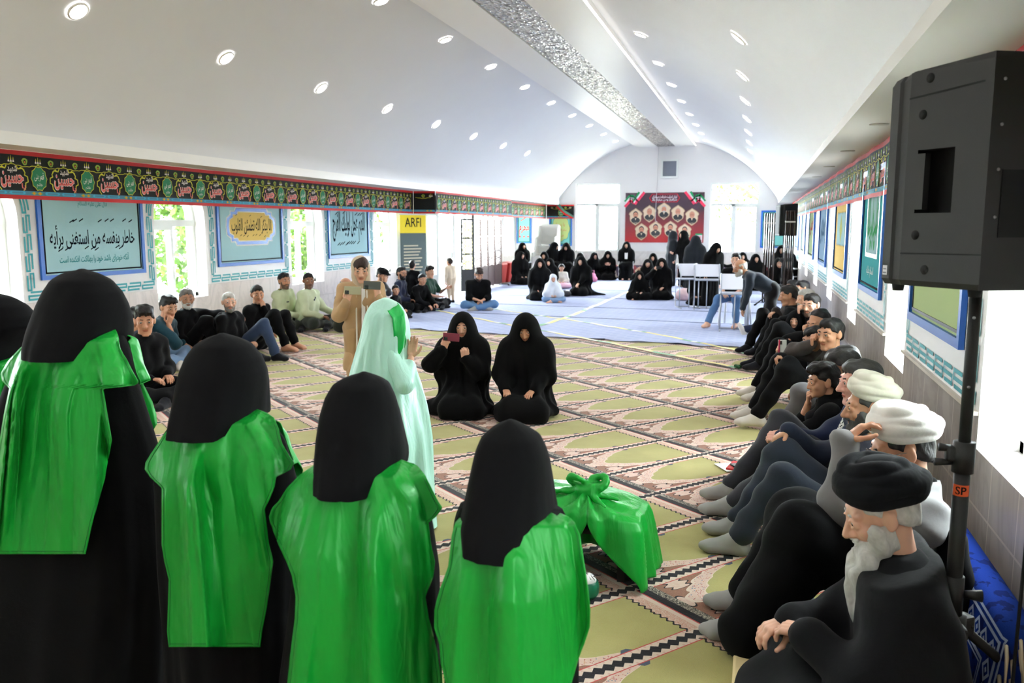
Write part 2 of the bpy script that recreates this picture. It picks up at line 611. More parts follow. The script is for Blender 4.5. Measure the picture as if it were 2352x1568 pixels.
def glassmat():
    M = bpy.data.materials.new('window glass'); M.use_nodes = True
    nt = M.node_tree; nt.nodes.clear()
    out = nt.nodes.new('ShaderNodeOutputMaterial'); t = nt.nodes.new('ShaderNodeBsdfTransparent'); g = nt.nodes.new('ShaderNodeBsdfGlossy')
    t.inputs[0].default_value = (.93, .97, .95, 1); g.inputs['Roughness'].default_value = .03
    mx = nt.nodes.new('ShaderNodeMixShader'); mx.inputs[0].default_value = .06
    nt.links.new(t.outputs[0], mx.inputs[1]); nt.links.new(g.outputs[0], mx.inputs[2]); nt.links.new(mx.outputs[0], out.inputs[0])
    return M


m_glass = glassmat()


# ---- floor with the prayer carpet
def carpetmat():
    M = Mat('prayer carpet pile', (180, 176, 110), .95, .08)
    x, y, z = M.coords()
    ph = math.radians(39.5655)
    a = x * math.cos(ph) - y * math.sin(ph) + .002 * (M.noise(30, 1) - .5)
    b = x * math.sin(ph) + y * math.cos(ph)
    W, Hh = .5107, 1.0850
    u = ((a + 2.938) / W + 40.0).fract() - .5           # -.5 .. .5, column line at u=+-.5 ; niche axis at 0
    v = ((b - 1.650) / Hh + 40.0).fract() * Hh
    au = u.abs() * W                                     # metres from the niche axis
    side = W / 2 - au                                    # metres from the column line
    n1 = M.noise(3.0, 3); n2 = M.noise(70, 2); n3 = M.noise(260, 1)
    green = M.mix(n1, srgb(146, 139, 82), srgb(182, 174, 114))
    green = M.mix((n3 - .45) * .5, green, srgb(132, 126, 74))
    cream = srgb(212, 192, 176); pink = srgb(204, 166, 154); brown = srgb(130, 88, 72); black = srgb(26, 22, 28); red = srgb(186, 70, 66)
    fl = M.voronoi(78.0)
    fcol = M.voronoi(78.0, out='Color'); n4 = M.noise(420, 2)
    sx = M.node('ShaderNodeSeparateXYZ'); M.nt.links.new(fcol, sx.inputs[0]); hue = E(sx.outputs[0])
    flower = M.mix(hue > .5, srgb(172, 92, 92), srgb(188, 134, 96))
    flower = M.mix(hue > .78, flower, srgb(116, 128, 146))
    floral = M.mix((fl * 1.0 + .25 * n2) < .42, M.mix(n2, cream, pink), flower)
    # lobed niche outline: y of the arch for a given distance from the axis
    def arch(base, wide, sc):
        t = (au / wide)
        return base + .40 * (t * .62 + t * t * t * t * .38) - sc * ((au * (PI / .062)).sin().abs())
    g0 = arch(.252, .205, .022); f0 = arch(.142, .222, .034); w0 = arch(.120, .222, .034)
    # brown spandrel with pale leaf corners
    sp = M.mix(n4 > .53, brown, srgb(160, 116, 96))
    lf = ((au - .165) * (au - .165) * 1.0 + (v - .20) * (v - .20) * .5).sqrt()
    lf2 = ((au - .0) * (au - .0) * .5 + (v - .098) * (v - .098) * 2.2).sqrt()
    leaf = M.mix(n2 * 1.6 - .3, cream, pink)
    sp = M.mix(lf < (.052 + .010 * (au * 160.0).sin()), sp, black)
    sp = M.mix(lf < (.044 + .010 * (au * 160.0).sin()), sp, leaf)
    sp = M.mix(lf2 < .048, sp, black)
    sp = M.mix(lf2 < .040, sp, leaf)
    col = M.mix(v > w0, sp, cream)
    col = M.mix(v > f0, col, floral)
    col = M.mix(v > (g0 - .012), col, cream)
    col = M.mix(v > g0, col, green)
    # side border
    inarch = v > .45
    sb = M.mix(((v * 26.0).fract() - .5).abs() < .14, cream, pink)
    horn = ((v - .62).abs() < (.055 - (side - .03) * .9)) * (side < .075)
    col = M.mix(horn, col, srgb(72, 82, 98))
    col = M.mix(side < .052, col, sb)
    col = M.mix(((side - .050).abs() < .003), col, red)
    # far end: lace strip
    lace = M.mix((M.noise(110, 1, dist=1.5) - .5).abs() < .06, srgb(196, 146, 126), cream)
    e = Hh - v
    col = M.mix(e < (.118 + .008 * (au * 150.0).sin()), col, black)
    col = M.mix(e < (.106 + .008 * (au * 150.0).sin()), col, lace)
    col = M.mix(e < .050, col, cream)
    # near end: black band with grey scrolls
    scr = M.mix((M.noise(95, 1, dist=1.5) - .5).abs() < .045, black, srgb(200, 188, 170))
    col = M.mix(v < .080, col, scr)
    col = M.mix((v < .036).max(e < .014), col, black)
    col = M.mix(((e - .018).abs() < .004), col, red)
    # column bands: black with pale diamonds both sides
    zig = ((v * 19.0).fract() - .5).abs() * .044
    col = M.mix(side < .034, col, cream)
    col = M.mix(side < (.010 + zig), col, black)
    M.color(col)
    M.bump(n3 * .6 + .5 * n2, .006, .5)
    M.b.inputs['Sheen Weight'].default_value = .15
    return M.m


mb = MB()
mb.box((-3.6, 12.5, -.05), (11.5, 33.5, .1))
floor = struct(mb.build('floor', plain('floor concrete', (150, 145, 140), .9)))
mb = MB()
mb.box(((XL + XR) / 2, (YF + 13.9) / 2, .004), (XR - XL - .02, 13.9 - YF - .04, .012))
carp = mb.build('prayer_carpet', carpetmat())
tag(carp, 'olive green and pink prayer carpet with rows of arched niches covering the near floor', 'carpet')


def bluecarpet():
    M = Mat('pale blue carpet pile', (190, 202, 232), .95, .05)
    x, y, z = M.coords()
    rib = ((x * 22.0).sin() * (y * 22.0).sin())
    n = M.noise(2.0, 3)
    c = M.mix(n, srgb(160, 168, 196), srgb(182, 188, 212))
    M.color(M.mix((rib > .25) * .35, c, srgb(142, 154, 194)))
    M.bump(M.noise(160, 2) + .4 * rib, .006, .4)
    return M.m


m_bluec = bluecarpet()
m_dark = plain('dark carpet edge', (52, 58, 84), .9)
# blue carpet laid in widths across the hall, front edge slightly skewed and curled
sk = -0.128
ys = [13.02, 16.0, 18.15, 20.6, 23.2, 26.0, 28.9]
for i in range(6):
    mb = MB()
    n = 48
    V = []
    for j in range(n + 1):
        x = XL + .03 + (XR - XL - .06) * j / n
        if ys[i] > Y1 - 1 and x < XLV + .05: x = XLV + .05
        k = sk * (1 - i / 6.0)
        y0 = ys[i] + k * (x + 2.6) + (.05 * math.sin(j * 1.1) + .03 * math.sin(j * 2.7) if i == 0 else .008 * math.sin(j * .9))
        y1 = ys[i + 1] + sk * (1 - (i + 1) / 6.0) * (x + 2.6) - .012
        z0 = .020 + (.022 * max(0, math.sin(j * 1.9)) if i == 0 else .004)
        V += [(x, y0 + .02, .013), (x, y0, z0), (x, y0 + .03, .022), (x, y1, .019)]
    F = []; mm = []
    for j in range(n):
        for q in range(3):
            a = j * 4 + q
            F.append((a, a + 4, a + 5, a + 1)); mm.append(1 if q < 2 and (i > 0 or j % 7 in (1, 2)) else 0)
    mb.add(V, F, mm)
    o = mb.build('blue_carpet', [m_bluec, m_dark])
    lab = ['pale blue carpet width with the curled front edge over the prayer carpet', 'second pale blue carpet width from the prayer carpet', 'third pale blue carpet width from the prayer carpet', 'fourth pale blue carpet width from the prayer carpet', 'fifth pale blue carpet width from the prayer carpet', 'pale blue carpet width along the back wall'][i]
    tag(o, lab, 'carpet', 'pale blue carpet widths')


# ---- walls with arched openings; s = coordinate along the wall
def arch_wall(name, x, out, s0, s1, opens, mats, zt, thick=.36, sill=.71, spring=1.90, dado=.89):
    mb = MB()
    def P(s, z, d=0.0): return (x + out * d, s, z)
    def rect(a, b, z0, z1, m=0):
        if b - a > 1e-6: mb.quad(P(a, z0), P(b, z0), P(b, z1), P(a, z1), m)
    cur = s0
    for a, b in opens:
        rect(cur, a, 0, dado, 1); rect(cur, a, dado, zt, 0)
        rect(a, b, 0, sill, 1)
        r = (b - a) / 2; c = (a + b) / 2
        N = 16
        arc = [(c - r * math.cos(PI * i / N), spring + min(r, .60) * math.sin(PI * i / N)) for i in range(N + 1)]
        for i in range(N):
            (p, q), (p2, q2) = arc[i], arc[i + 1]
            mb.quad(P(p, q), P(p2, q2), P(p2, zt), P(p, zt), 0)
            mb.quad(P(p, q), P(p2, q2), P(p2, q2, thick), P(p, q, thick), 0)
        for e in (a, b):
            mb.quad(P(e, sill), P(e, spring), P(e, spring, thick), P(e, sill, thick), 0)
        mb.quad(P(a, sill), P(b, sill), P(b, sill, thick), P(a, sill, thick), 2)
        cur = b
    rect(cur, s1, 0, dado, 1); rect(cur, s1, dado, zt, 0)
    return struct(mb.build(name, mats))


opL = [(-.45, .75), (3.05, 4.25), (6.62, 7.86), (10.18, 11.34), (13.86, 15.06), (17.42, 18.66)]
opR = [(.25, 1.25), (3.46, 4.50), (6.70, 7.66), (9.92, 10.80), (13.10, 14.00), (16.3, 17.2), (19.5, 20.4), (22.7, 23.6), (25.9, 26.8)]
arch_wall('wall_left', XL, -1, YF, Y1, opL, [m_wall, m_tileL, m_sill], 2.75)
arch_wall('wall_left_rear', XL, -1, Y2, YB, [(27.55, 28.75)], [m_wall, m_tileL, m_sill], 2.75, sill=.8)
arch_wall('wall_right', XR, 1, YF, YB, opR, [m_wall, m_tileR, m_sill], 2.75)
# dado ledge on the right wall
mb = MB()
cur = YF
for a, b in opR + [(YB, YB)]:
    mb.box((XR - .008, (cur + a) / 2, .885), (.03, a - cur - .01, .02)); cur = b
struct(mb.build('trim_right', plain('cream ledge', (226, 216, 204), .4)))


def arch_window(idx, x, out, a, b, sill=.71, spring=1.90, thick=.36):
    r = (b - a) / 2; c = (a + b) / 2; rz = min(r, .60)
    xf = x + out * (thick - .10)
    pl = Pl((xf, 0, 0), (0, 1, 0), (-out, 0, 0))
    N = 16; t = .055
    mb = MB()
    pl.slab(mb, a, b, sill, sill + t, 0, .07)
    for s in (a, b - t): pl.slab(mb, s, s + t, sill, spring, 0, .07)
    for i in range(N):
        p, q = PI * i / N, PI * (i + 1) / N
        o = [(c - r * math.cos(p), spring + rz * math.sin(p)), (c - r * math.cos(q), spring + rz * math.sin(q)), (c - (r - t) * math.cos(q), spring + (rz - t) * math.sin(q)), (c - (r - t) * math.cos(p), spring + (rz - t) * math.sin(p))]
        mb.prism([pl.P(u, w, 0) for u, w in o], .07 * pl.n)
    pl.slab(mb, a, b, 1.80, 1.90, 0, .08)
    w = struct(mb.build('window_%d' % idx, m_upvc))
    mb = MB(); pl.frame(mb, a + t, c + .02, sill + t, 1.80, .055, .01, .10); pl.slab(mb, c - .03, c + .03, sill + t, 1.80, 0, .075)
    mb.build('casement', m_upvc, w)
    mb = MB(); pl.rect(mb, a + .02, b - .02, sill + .02, 1.85, .03)
    pl.poly(mb, [(c - (r - .02) * math.cos(PI * i / N), spring + (rz - .02) * math.sin(PI * i / N)) for i in range(N + 1)], .03)
    mb.build('pane', m_glass, w)
    mb = MB(); pl.slab(mb, c - .045, c - .02, 1.20, 1.32, .10, .125)
    mb.build('handle', m_upvc, w)


wi = 1
for a, b in opL: arch_window(wi, XL, -1, a, b); wi += 1
arch_window(wi, XL, -1, 27.55, 28.75, .8); wi += 1
for a, b in opR: arch_window(wi, XR, 1, a, b); wi += 1

# ---- rear wall with two tall windows
mb = MB()
zt = 4.9
wb = [(-6.15, -4.58, .90, 3.28), (-1.56, .03, .87, 3.24)]
xs = [-8.75, -6.15, -4.58, -1.56, .03, 1.5]
for i in (0, 2, 4): mb.quad((xs[i], YB, 0), (xs[i + 1], YB, 0), (xs[i + 1], YB, zt), (xs[i], YB, zt), 0)
for a, b, z0, z1 in wb:
    mb.quad((a, YB, 0), (b, YB, 0), (b, YB, z0), (a, YB, z0), 0); mb.quad((a, YB, z1), (b, YB, z1), (b, YB, zt), (a, YB, zt), 0)
    for u in (a, b): mb.quad((u, YB, z0), (u, YB + .35, z0), (u, YB + .35, z1), (u, YB, z1), 0)
    for z in (z0, z1): mb.quad((a, YB, z), (b, YB, z), (b, YB + .35, z), (a, YB + .35, z), 0)
struct(mb.build('wall_rear', [m_wall]))
mb = MB(); mb.box((-3.6, YB - .012, .48), (9.4, .02, .96)); struct(mb.build('trim_rear', m_tileB))
for a, b, z0, z1 in wb:
    pl = Pl((0, YB + .12, 0), (1, 0, 0), (0, -1, 0))
    mb = MB(); pl.frame(mb, a, b, z0, z1, .06, 0, .07); zc = z0 + (z1 - z0) * .70
    pl.slab(mb, a, b, zc - .05, zc + .04, 0, .075); c = a + (b - a) * .47; pl.slab(mb, c - .05, c + .05, z0, zc, 0, .075)
    w = struct(mb.build('window_%d' % wi, m_upvc)); wi += 1
    mb = MB(); pl.frame(mb, c + .05, b - .06, z0 + .06, zc - .05, .05, .01, .10); mb.build('casement', m_upvc, w)
    mb = MB(); pl.rect(mb, a, b, z0, z1, .03); mb.build('pane', m_glass, w)
    mb = MB(); pl.slab(mb, a - .05, b + .05, z0 - .03, z0, -.2, .16); mb.build('window_sill', m_sill, w)
# front wall behind the camera
mb = MB(); mb.quad((-8.75, YF, 0), (1.5, YF, 0), (1.5, YF, zt), (-8.75, YF, zt)); struct(mb.build('wall_front', m_wall))

# ---- vault, soffits, lips
mb = MB()
N = 72
al = math.atan2(ZS + .08 - ZV, LIPL - XC); ar = math.atan2(ZS + .08 - ZV, LIPR - XC)
arc = [(XC + RV * math.cos(al + (ar - al) * i / N), ZV + RV * math.sin(al + (ar - al) * i / N)) for i in range(N + 1)]
arc[0] = (LIPL, ZS + .08); arc[-1] = (LIPR, ZS + .08)
V = [(x, y, z) for y in (YF, YB) for x, z in arc]
mb.add(V, [(i, i + 1, N + 2 + i, N + 1 + i) for i in range(N)], 0, True)
struct(mb.build('ceiling', m_ceil))
mb = MB(); mb.box(((LIPL - 8.75) / 2, (YF + YB) / 2, ZS + .06), (LIPL + 8.75, YB - YF, .12)); struct(mb.build('soffit_left', m_lip))
mb = MB(); mb.box(((LIPR + 1.5) / 2, (YF + YB) / 2, ZS + .06), (1.5 - LIPR, YB - YF, .12)); struct(mb.build('soffit_right', m_lip))
# dropped flat panel along the crown, mirror mosaic strip in it
mb = MB()
mb.box((-3.72, (YF + YB) / 2, 4.53), (.70, YB - YF, .14)); mb.box((-2.43, (YF + YB) / 2, 4.53), (.66, YB - YF, .14)); mb.box((-3.06, (YF + YB) / 2, 4.57), (.66, YB - YF, .06))
struct(mb.build('trim_crown', m_lip))


def mosaic():
    M = Mat('mirror mosaic', (120, 114, 108), .22, .6)
    x, y, z = M.coords()
    v = M.comb(x * 1.0, y * .45, z)
    c = M.voronoi(26.0, v, 'Color')
    sx = M.node('ShaderNodeSeparateXYZ'); M.nt.links.new(c, sx.inputs[0]); h = E(sx.outputs[0])
    M.color(M.mix(h, srgb(84, 78, 72), srgb(196, 190, 184)))
    M.roughness(.08 + .5 * E(sx.outputs[1]))
    M.bump(M.voronoi(26.0, v), .02, .8)
    M.nt.links.new((h * .5 + .2).k, M.b.inputs['Metallic'])
    return M.m


mb = MB(); mb.box((-3.055, (YF + YB) / 2, 4.50), (.60, YB - YF, .06)); struct(mb.build('trim_mosaic', mosaic()))
# glowing edge line of the dropped panel
mb = MB(); mb.box((-2.09, (YF + YB) / 2, 4.475), (.02, YB - YF - .1, .02)); struct(mb.build('trim_light', emis('cove light', (255, 252, 244), 1.8)))

# ---- entrance stretch: glazed return, open white door, posts
pl = Pl((0, Y1, 0), (1, 0, 0), (0, -1, 0))
mb = MB(); pl.rect(mb, -8.7, XLV, 2.12, 2.75, 0); pl.rect(mb, -8.7, -8.30, 0, 2.12, 0); pl.rect(mb, -8.3, XLV, 0, .55, 0); struct(mb.build('wall_return', m_wall))
mb = MB()
pl.frame(mb, -8.30, XLV, .55, 2.12, .06, -.05, .03); pl.slab(mb, -7.99, -7.90, .55, 2.12, -.05, .04)
w = struct(mb.build('window_%d' % wi, m_upvc)); wi += 1
mb = MB(); pl.rect(mb, -8.3, XLV, .55, 2.12, -.02); mb.build('pane', m_glass, w)
ple = Pl((XLV, 0, 0), (0, 1, 0), (1, 0, 0))
mb = MB()
ple.slab(mb, Y1, Y2, 2.16, 2.75, -.1, 0); ple.slab(mb, 24.45, Y2, 0, 2.2, -.12, .03)
mb.quad((XLV, Y2, 0), (-8.7, Y2, 0), (-8.7, Y2, 2.75), (XLV, Y2, 2.75))
struct(mb.build('wall_entrance', m_wall))
mb = MB()
for s in (20.2, 20.75, 21.55): ple.slab(mb, s - .04, s + .04, 0, 2.16, -.08, .0)
ple.slab(mb, 20.2, 21.55, .75, .83, -.07, -.01)
d1 = struct(mb.build('door_1', m_upvc))
mb = MB(); ple.rect(mb, 20.2, 21.55, .02, 2.16, -.04); mb.build('pane', m_glass, d1)
# white door leaf standing open into the hall
a0 = math.radians(18)
pd = Pl((XLV + .03, 20.16, 0), (math.cos(a0) * .25, math.sin(a0) * -.9, 0), (0.9, 0.25, 0))
mb = MB(); pd.frame(mb, 0, .75, .02, 2.08, .09, 0, .05); pd.slab(mb, .09, .66, .72, .84, 0, .05)
d2 = struct(mb.build('door_2', m_upvc))
mb = MB(); pd.rect(mb, .09, .66, .1, 2.0, .025); mb.build('pane', m_glass, d2)
mb = MB(); pd.slab(mb, .04, .06, 1.0, 1.15, .05, .09); mb.build('handle', plain('steel', (170, 172, 176), .3, .5, .9), d2)

# ---- greek key borders
U, TH, TK = .262, .112, .024
KEY = [(0, .214, 0, TK), (.036, .250, TH - TK, TH), (0, .250, .044, .068), (0, TK, TK, .044), (.226, .250, .068, TH - TK)]


def key_path(mb, fn, L, m=0):
    n = max(1, int(round(L / U))); sc = L / (n * U)
    for i in range(n):
        for a, b, t0, t1 in KEY:
            k = 1 if (b - a) < .06 else 3
            for j in range(k):
                s0 = (i * U + a + (b - a) * j / k) * sc; s1 = (i * U + a + (b - a) * (j + 1) / k) * sc
                mb.add([fn(s0, t0), fn(s1, t0), fn(s1, t1), fn(s0, t1)], [(0, 1, 2, 3)], m)


def key_border(idx, x, out, a, b):
    """U-shaped border: up both jambs, arching over the window at either end"""
    xx = x - out * .006
    mb = MB()
    key_path(mb, lambda s, t: (xx, a + s, .915 + t), b - a)
    z0, zs = 1.03, 1.95
    key_path(mb, lambda s, t: (xx, a + t, z0 + s), zs - z0)
    key_path(mb, lambda s, t: (xx, b - t, z0 + s), zs - z0)
    R = .60
    key_path(mb, lambda s, t: (xx, (a - R) + (R + t) * math.cos(s / R), zs + (R + t) * math.sin(s / R)), .80)
    key_path(mb, lambda s, t: (xx, (b + R) - (R + t) * math.cos(s / R), zs + (R + t) * math.sin(s / R)), .80)
    struct(mb.build('trim_%d' % idx, m_teal))


ki = 1
for a, b in [(4.37, 6.50), (7.92, 10.13), (11.44, 13.74), (15.16, 17.32)]: key_border(ki, XL, -1, a, b); ki += 1
for a, b in [(1.34, 3.38), (4.57, 6.63), (7.74, 9.85), (10.88, 13.03), (14.08, 16.22), (17.28, 19.42), (20.48, 22.62), (23.68, 25.82)]: key_border(ki, XR, 1, a, b); ki += 1


# ---- calligraphy boards
def board(pl, u0, u1, w0, w1, field, label, frame=None, inner=None, extra=None, t=.055):
    root = empty('calligraphy_panel', pl.P((u0 + u1) / 2, w0, 0), 0, label, 'wall panel')
    L = Pl(pl.o - pl.P((u0 + u1) / 2, w0, 0), pl.u, pl.n)
    mb = MB(); L.frame(mb, u0, u1, w0, w1, t, 0, .03); mb.build('frame', frame or m_blue, root)
    mb = MB(); L.frame(mb, u0 + t + .018, u1 - t - .018, w0 + t + .018, w1 - t - .018, .018, .0, .016); mb.build('inner_border', inner or m_blk, root)
    mb = MB(); L.rect(mb, u0 + t, u1 - t, w0 + t, w1 - t, .010); mb.build('backing', field, root)
    if extra: extra(L, root)
    return root


m_pale = plain('pale blue board', (168, 204, 210), .5)
m_ink = plain('black ink', (18, 22, 36), .5)
m_tealink = plain('teal ink', (40, 140, 146), .5)


def strokes(L, mb, u0, u1, w0, w1, n, seed, d, ln=.07, th=.014):
    rs = random.Random(seed)
    for i in range(n):
        u = u0 + (u1 - u0) * (i + rs.random() * .6) / n; w = rs.choice([w0, w1]) + rs.uniform(-.02, .02)
        L.line(mb, [(u, w), (u + ln * .9, w + ln * .45)], th, d)


def pan1(L, root):
    mb = MB()
    L.text(mb, 'خاطر بنفسه من استغنی برأیه', 9.02, 1.665, 1.46, .30, .013, bold=.012)
    strokes(L, mb, 8.40, 9.70, 1.50, 1.86, 15, 3, .0131)
    mb.build('lettering', m_ink, root)
    mb = MB(); L.text(mb, 'آنکه خودرای باشد خود را بهلاکت افکنده است', 9.02, 1.385, 1.20, .12, .013, bold=.008); L.text(mb, 'قال علی علیه السلام', 9.02, 2.08, .5, .09, .013); mb.build('translation', m_tealink, root)


pL = Pl((XL + .004, 0, 0), (0, 1, 0), (1, 0, 0))
pR = Pl((XR - .004, 0, 0), (0, -1, 0), (-1, 0, 0))
pB = Pl((0, YB - .004, 0), (1, 0, 0), (0, -1, 0))
board(pL, 8.12, 9.93, 1.15, 2.36, m_pale, 'pale blue framed panel with black calligraphy and a teal line below', extra=pan1)


def cart(u, w, a, b, k):
    """stepped cartouche outline"""
    q = []
    for sx, sy, rev in ((1, 1, 0), (-1, 1, 1), (-1, -1, 0), (1, -1, 1)):
        pts = [(a, 0), (a - k * .15, b * .45), (a - k * .9, b * .62), (a - k * .9, b * .8), (a - k * 1.7, b * .8), (a - k * 2.0, b)]
        if rev: pts = pts[::-1]
        q += [(u + sx * x, w + sy * y) for x, y in pts]
    return q


def pan2(L, root):
    c, w = 12.60, 1.80
    mb = MB(); L.poly(mb, cart(c, w, .745, .325, .14), .012, 1); L.poly(mb, cart(c, w, .725, .305, .14), .0125, 0); L.poly(mb, cart(c, w, .66, .25, .13), .013, 1); L.poly(mb, cart(c, w, .645, .235, .13), .0135, 2)
    mb.build('cartouche', [m_blue, plain('white line', (235, 235, 230), .5), plain('ochre field', (229, 196, 116), .5)], root)
    mb = MB(); L.text(mb, 'الا بذکر الله تطمئن القلوب', c, w, 1.18, .27, .0145, bold=.012); strokes(L, mb, c - .5, c + .45, w - .17, w + .17, 10, 5, .0146, .05, .010); mb.build('lettering', m_ink, root)


board(pL, 11.617, 13.563, 1.15, 2.36, m_pale, 'pale blue framed panel with a yellow cartouche of calligraphy', extra=pan2)


def pan3(L, root):
    mb = MB()
    L.text(mb, 'اللهم عجل لولیک الفرج', 16.18, 1.80, 1.46, .62, .013, bold=.014)
    strokes(L, mb, 15.55, 16.75, 1.42, 2.05, 14, 9, .0131, .12, .018)
    mb.build('lettering', m_ink, root)


board(pL, 15.26, 17.11, 1.15, 2.36, m_pale, 'pale blue framed panel filled with tall black calligraphy', extra=pan3)
board(pL, 4.55, 6.35, 1.15, 2.36, m_pale, 'pale blue framed panel at the near end of the left wall')


# right wall boards (u = -y)
def rb(y0, y1, field, label, extra=None, frame=None, inner=None): return board(pR, -y1, -y0, 1.15, 2.36, field, label, frame, inner, extra)


def panG(L, root):
    mb = MB()
    for y, s in ((5.93, 0), (5.72, 1), (5.55, 0)):
        c = -y
        L.poly(mb, [(c, 2.04), (c + .03, 1.95), (c, 1.84), (c - .03, 1.95)], .013) if not s else L.line(mb, [(c - .05, 1.86), (c + .05, 1.98)], .02, .013)
    L.text(mb, 'السلام علیک', -5.67, 2.18, 1.0, .24, .013, bold=.012)
    mb.build('lettering', m_ink, root)


m_bf = plain('dark bronze frame', (44, 40, 36), .3, .5)
rb(4.876, 6.468, plain('sage green board', (182, 200, 148), .5), 'sage green board in a dark frame behind the loudspeaker stand', panG, inner=m_bf)


def panT(L, root):
    c = -8.80
    mb = MB(); L.rect(mb, c - .44, c + .44, 1.50, 2.30, .0125, 1); L.rect(mb, c - .40, c + .40, 1.54, 2.26, .013, 0)
    mb.build('inset', [m_pale, plain('gold line', (226, 178, 92), .4)], root)
    mb = MB(); L.text(mb, 'علی ولی الله', c, 1.88, .74, .62, .014, bold=.03); strokes(L, mb, c - .3, c + .2, 1.70, 2.12, 5, 4, .0141, .2, .03); mb.build('lettering', plain('green ink', (72, 166, 108), .5), root)
    mb = MB(); L.text(mb, 'السلام علیک', c, 1.36, .5, .11, .014, bold=.01); mb.build('caption', plain('white ink', (226, 238, 236), .5), root)


rb(8.0, 9.6, plain('teal board', (62, 160, 168), .5), 'teal panel with green calligraphy on a gold bordered inset', panT)


def panY(L, root):
    c = -12.0
    mb = MB(); L.rect(mb, c - .55, c + .55, 1.55, 1.98, .0125, 0)
    for i in range(6):
        for w in (1.55, 1.98): L.disk(mb, c - .5 + i * .2, w, .02, .02, .013, 1, 8)
    L.poly(mb, [(c, 1.96), (c + .2, 1.76), (c, 1.57), (c - .2, 1.76)], .013, 2)
    mb.build('inset', [m_pale, m_ink, plain('olive leaf', (190, 196, 130), .5)], root)


rb(11.15, 12.85, plain('ochre board', (232, 200, 124), .5), 'ochre yellow panel with a pale blue middle square', panY)


def panD(L, root):
    mb = MB(); L.text(mb, 'یا مهدی', -15.15, 1.8, 1.1, .6, .013, bold=.02); mb.build('lettering', plain('slate ink', (70, 104, 128), .5), root)


rb(14.3, 16.0, plain('slate blue board', (140, 168, 190), .5), 'slate blue panel third from the loudspeaker along the right wall', panD)


def panE(L, root):
    mb = MB(); L.text(mb, 'یا حسین', -18.35, 1.85, 1.0, .5, .013, bold=.02); mb.build('lettering', plain('crimson ink', (196, 60, 66), .5), root)


m_pgreen = plain('pale green board', (190, 214, 160), .5)
rb(17.5, 19.2, m_pgreen, 'pale green panel with red lettering on the right wall', panE)
rb(20.7, 22.4, plain('mint board', (196, 222, 210), .5), 'pale mint panel second from the rear on the right wall')
rb(23.9, 25.6, m_pale, 'pale blue panel rearmost on the right wall')


# rear wall boards
def panRed(L, root):
    mb = MB(); L.text(mb, 'محرم', -8.03, 1.66, .36, .34, .013, bold=.03); L.line(mb, [(-8.15, 2.0), (-7.92, 2.14)], .03, .013)
    for i in range(3): L.disk(mb, -8.18 + .15 * i, 1.44, .03, .04, .013)
    mb.build('lettering', plain('crimson ink', (196, 60, 66), .5), root)


m_aqua = plain('aqua board', (128, 204, 196), .5)
board(pB, -8.30, -7.76, 1.20, 2.4, m_aqua, 'narrow aqua panel with red lettering in the rear left corner', extra=panRed, t=.035)


def panCirc(L, root):
    mb = MB(); n = 28
    L.poly(mb, [(-6.69 + (.34 + .02 * math.cos(8 * t)) * math.cos(t), 1.72 + (.45 + .03 * math.cos(8 * t)) * math.sin(t)) for t in [2 * PI * i / n for i in range(n)]], .0125, 1)
    L.poly(mb, [(-6.69 + (.325 + .02 * math.cos(8 * t)) * math.cos(t), 1.72 + (.432 + .03 * math.cos(8 * t)) * math.sin(t)) for t in [2 * PI * i / n for i in range(n)]], .013, 0)
    mb.build('medallion', [plain('lime field', (196, 214, 140), .5), m_teal], root)
    mb = MB(); L.text(mb, 'یا زهرا', -6.69, 1.86, .3, .14, .014); L.text(mb, 'سلام الله علیها', -6.69, 1.66, .42, .12, .014); L.text(mb, 'السلام', -6.69, 1.46, .22, .09, .014); mb.build('lettering', plain('rust ink', (206, 110, 90), .5), root)


board(pB, -7.10, -6.28, 1.12, 2.3, m_aqua, 'aqua panel with a lime oval medallion beside the rear left window', extra=panCirc, t=.04)
board(pB, .09, .95, 1.10, 2.32, m_aqua, 'blue edged panel behind the folding partition in the rear right corner', t=.05)
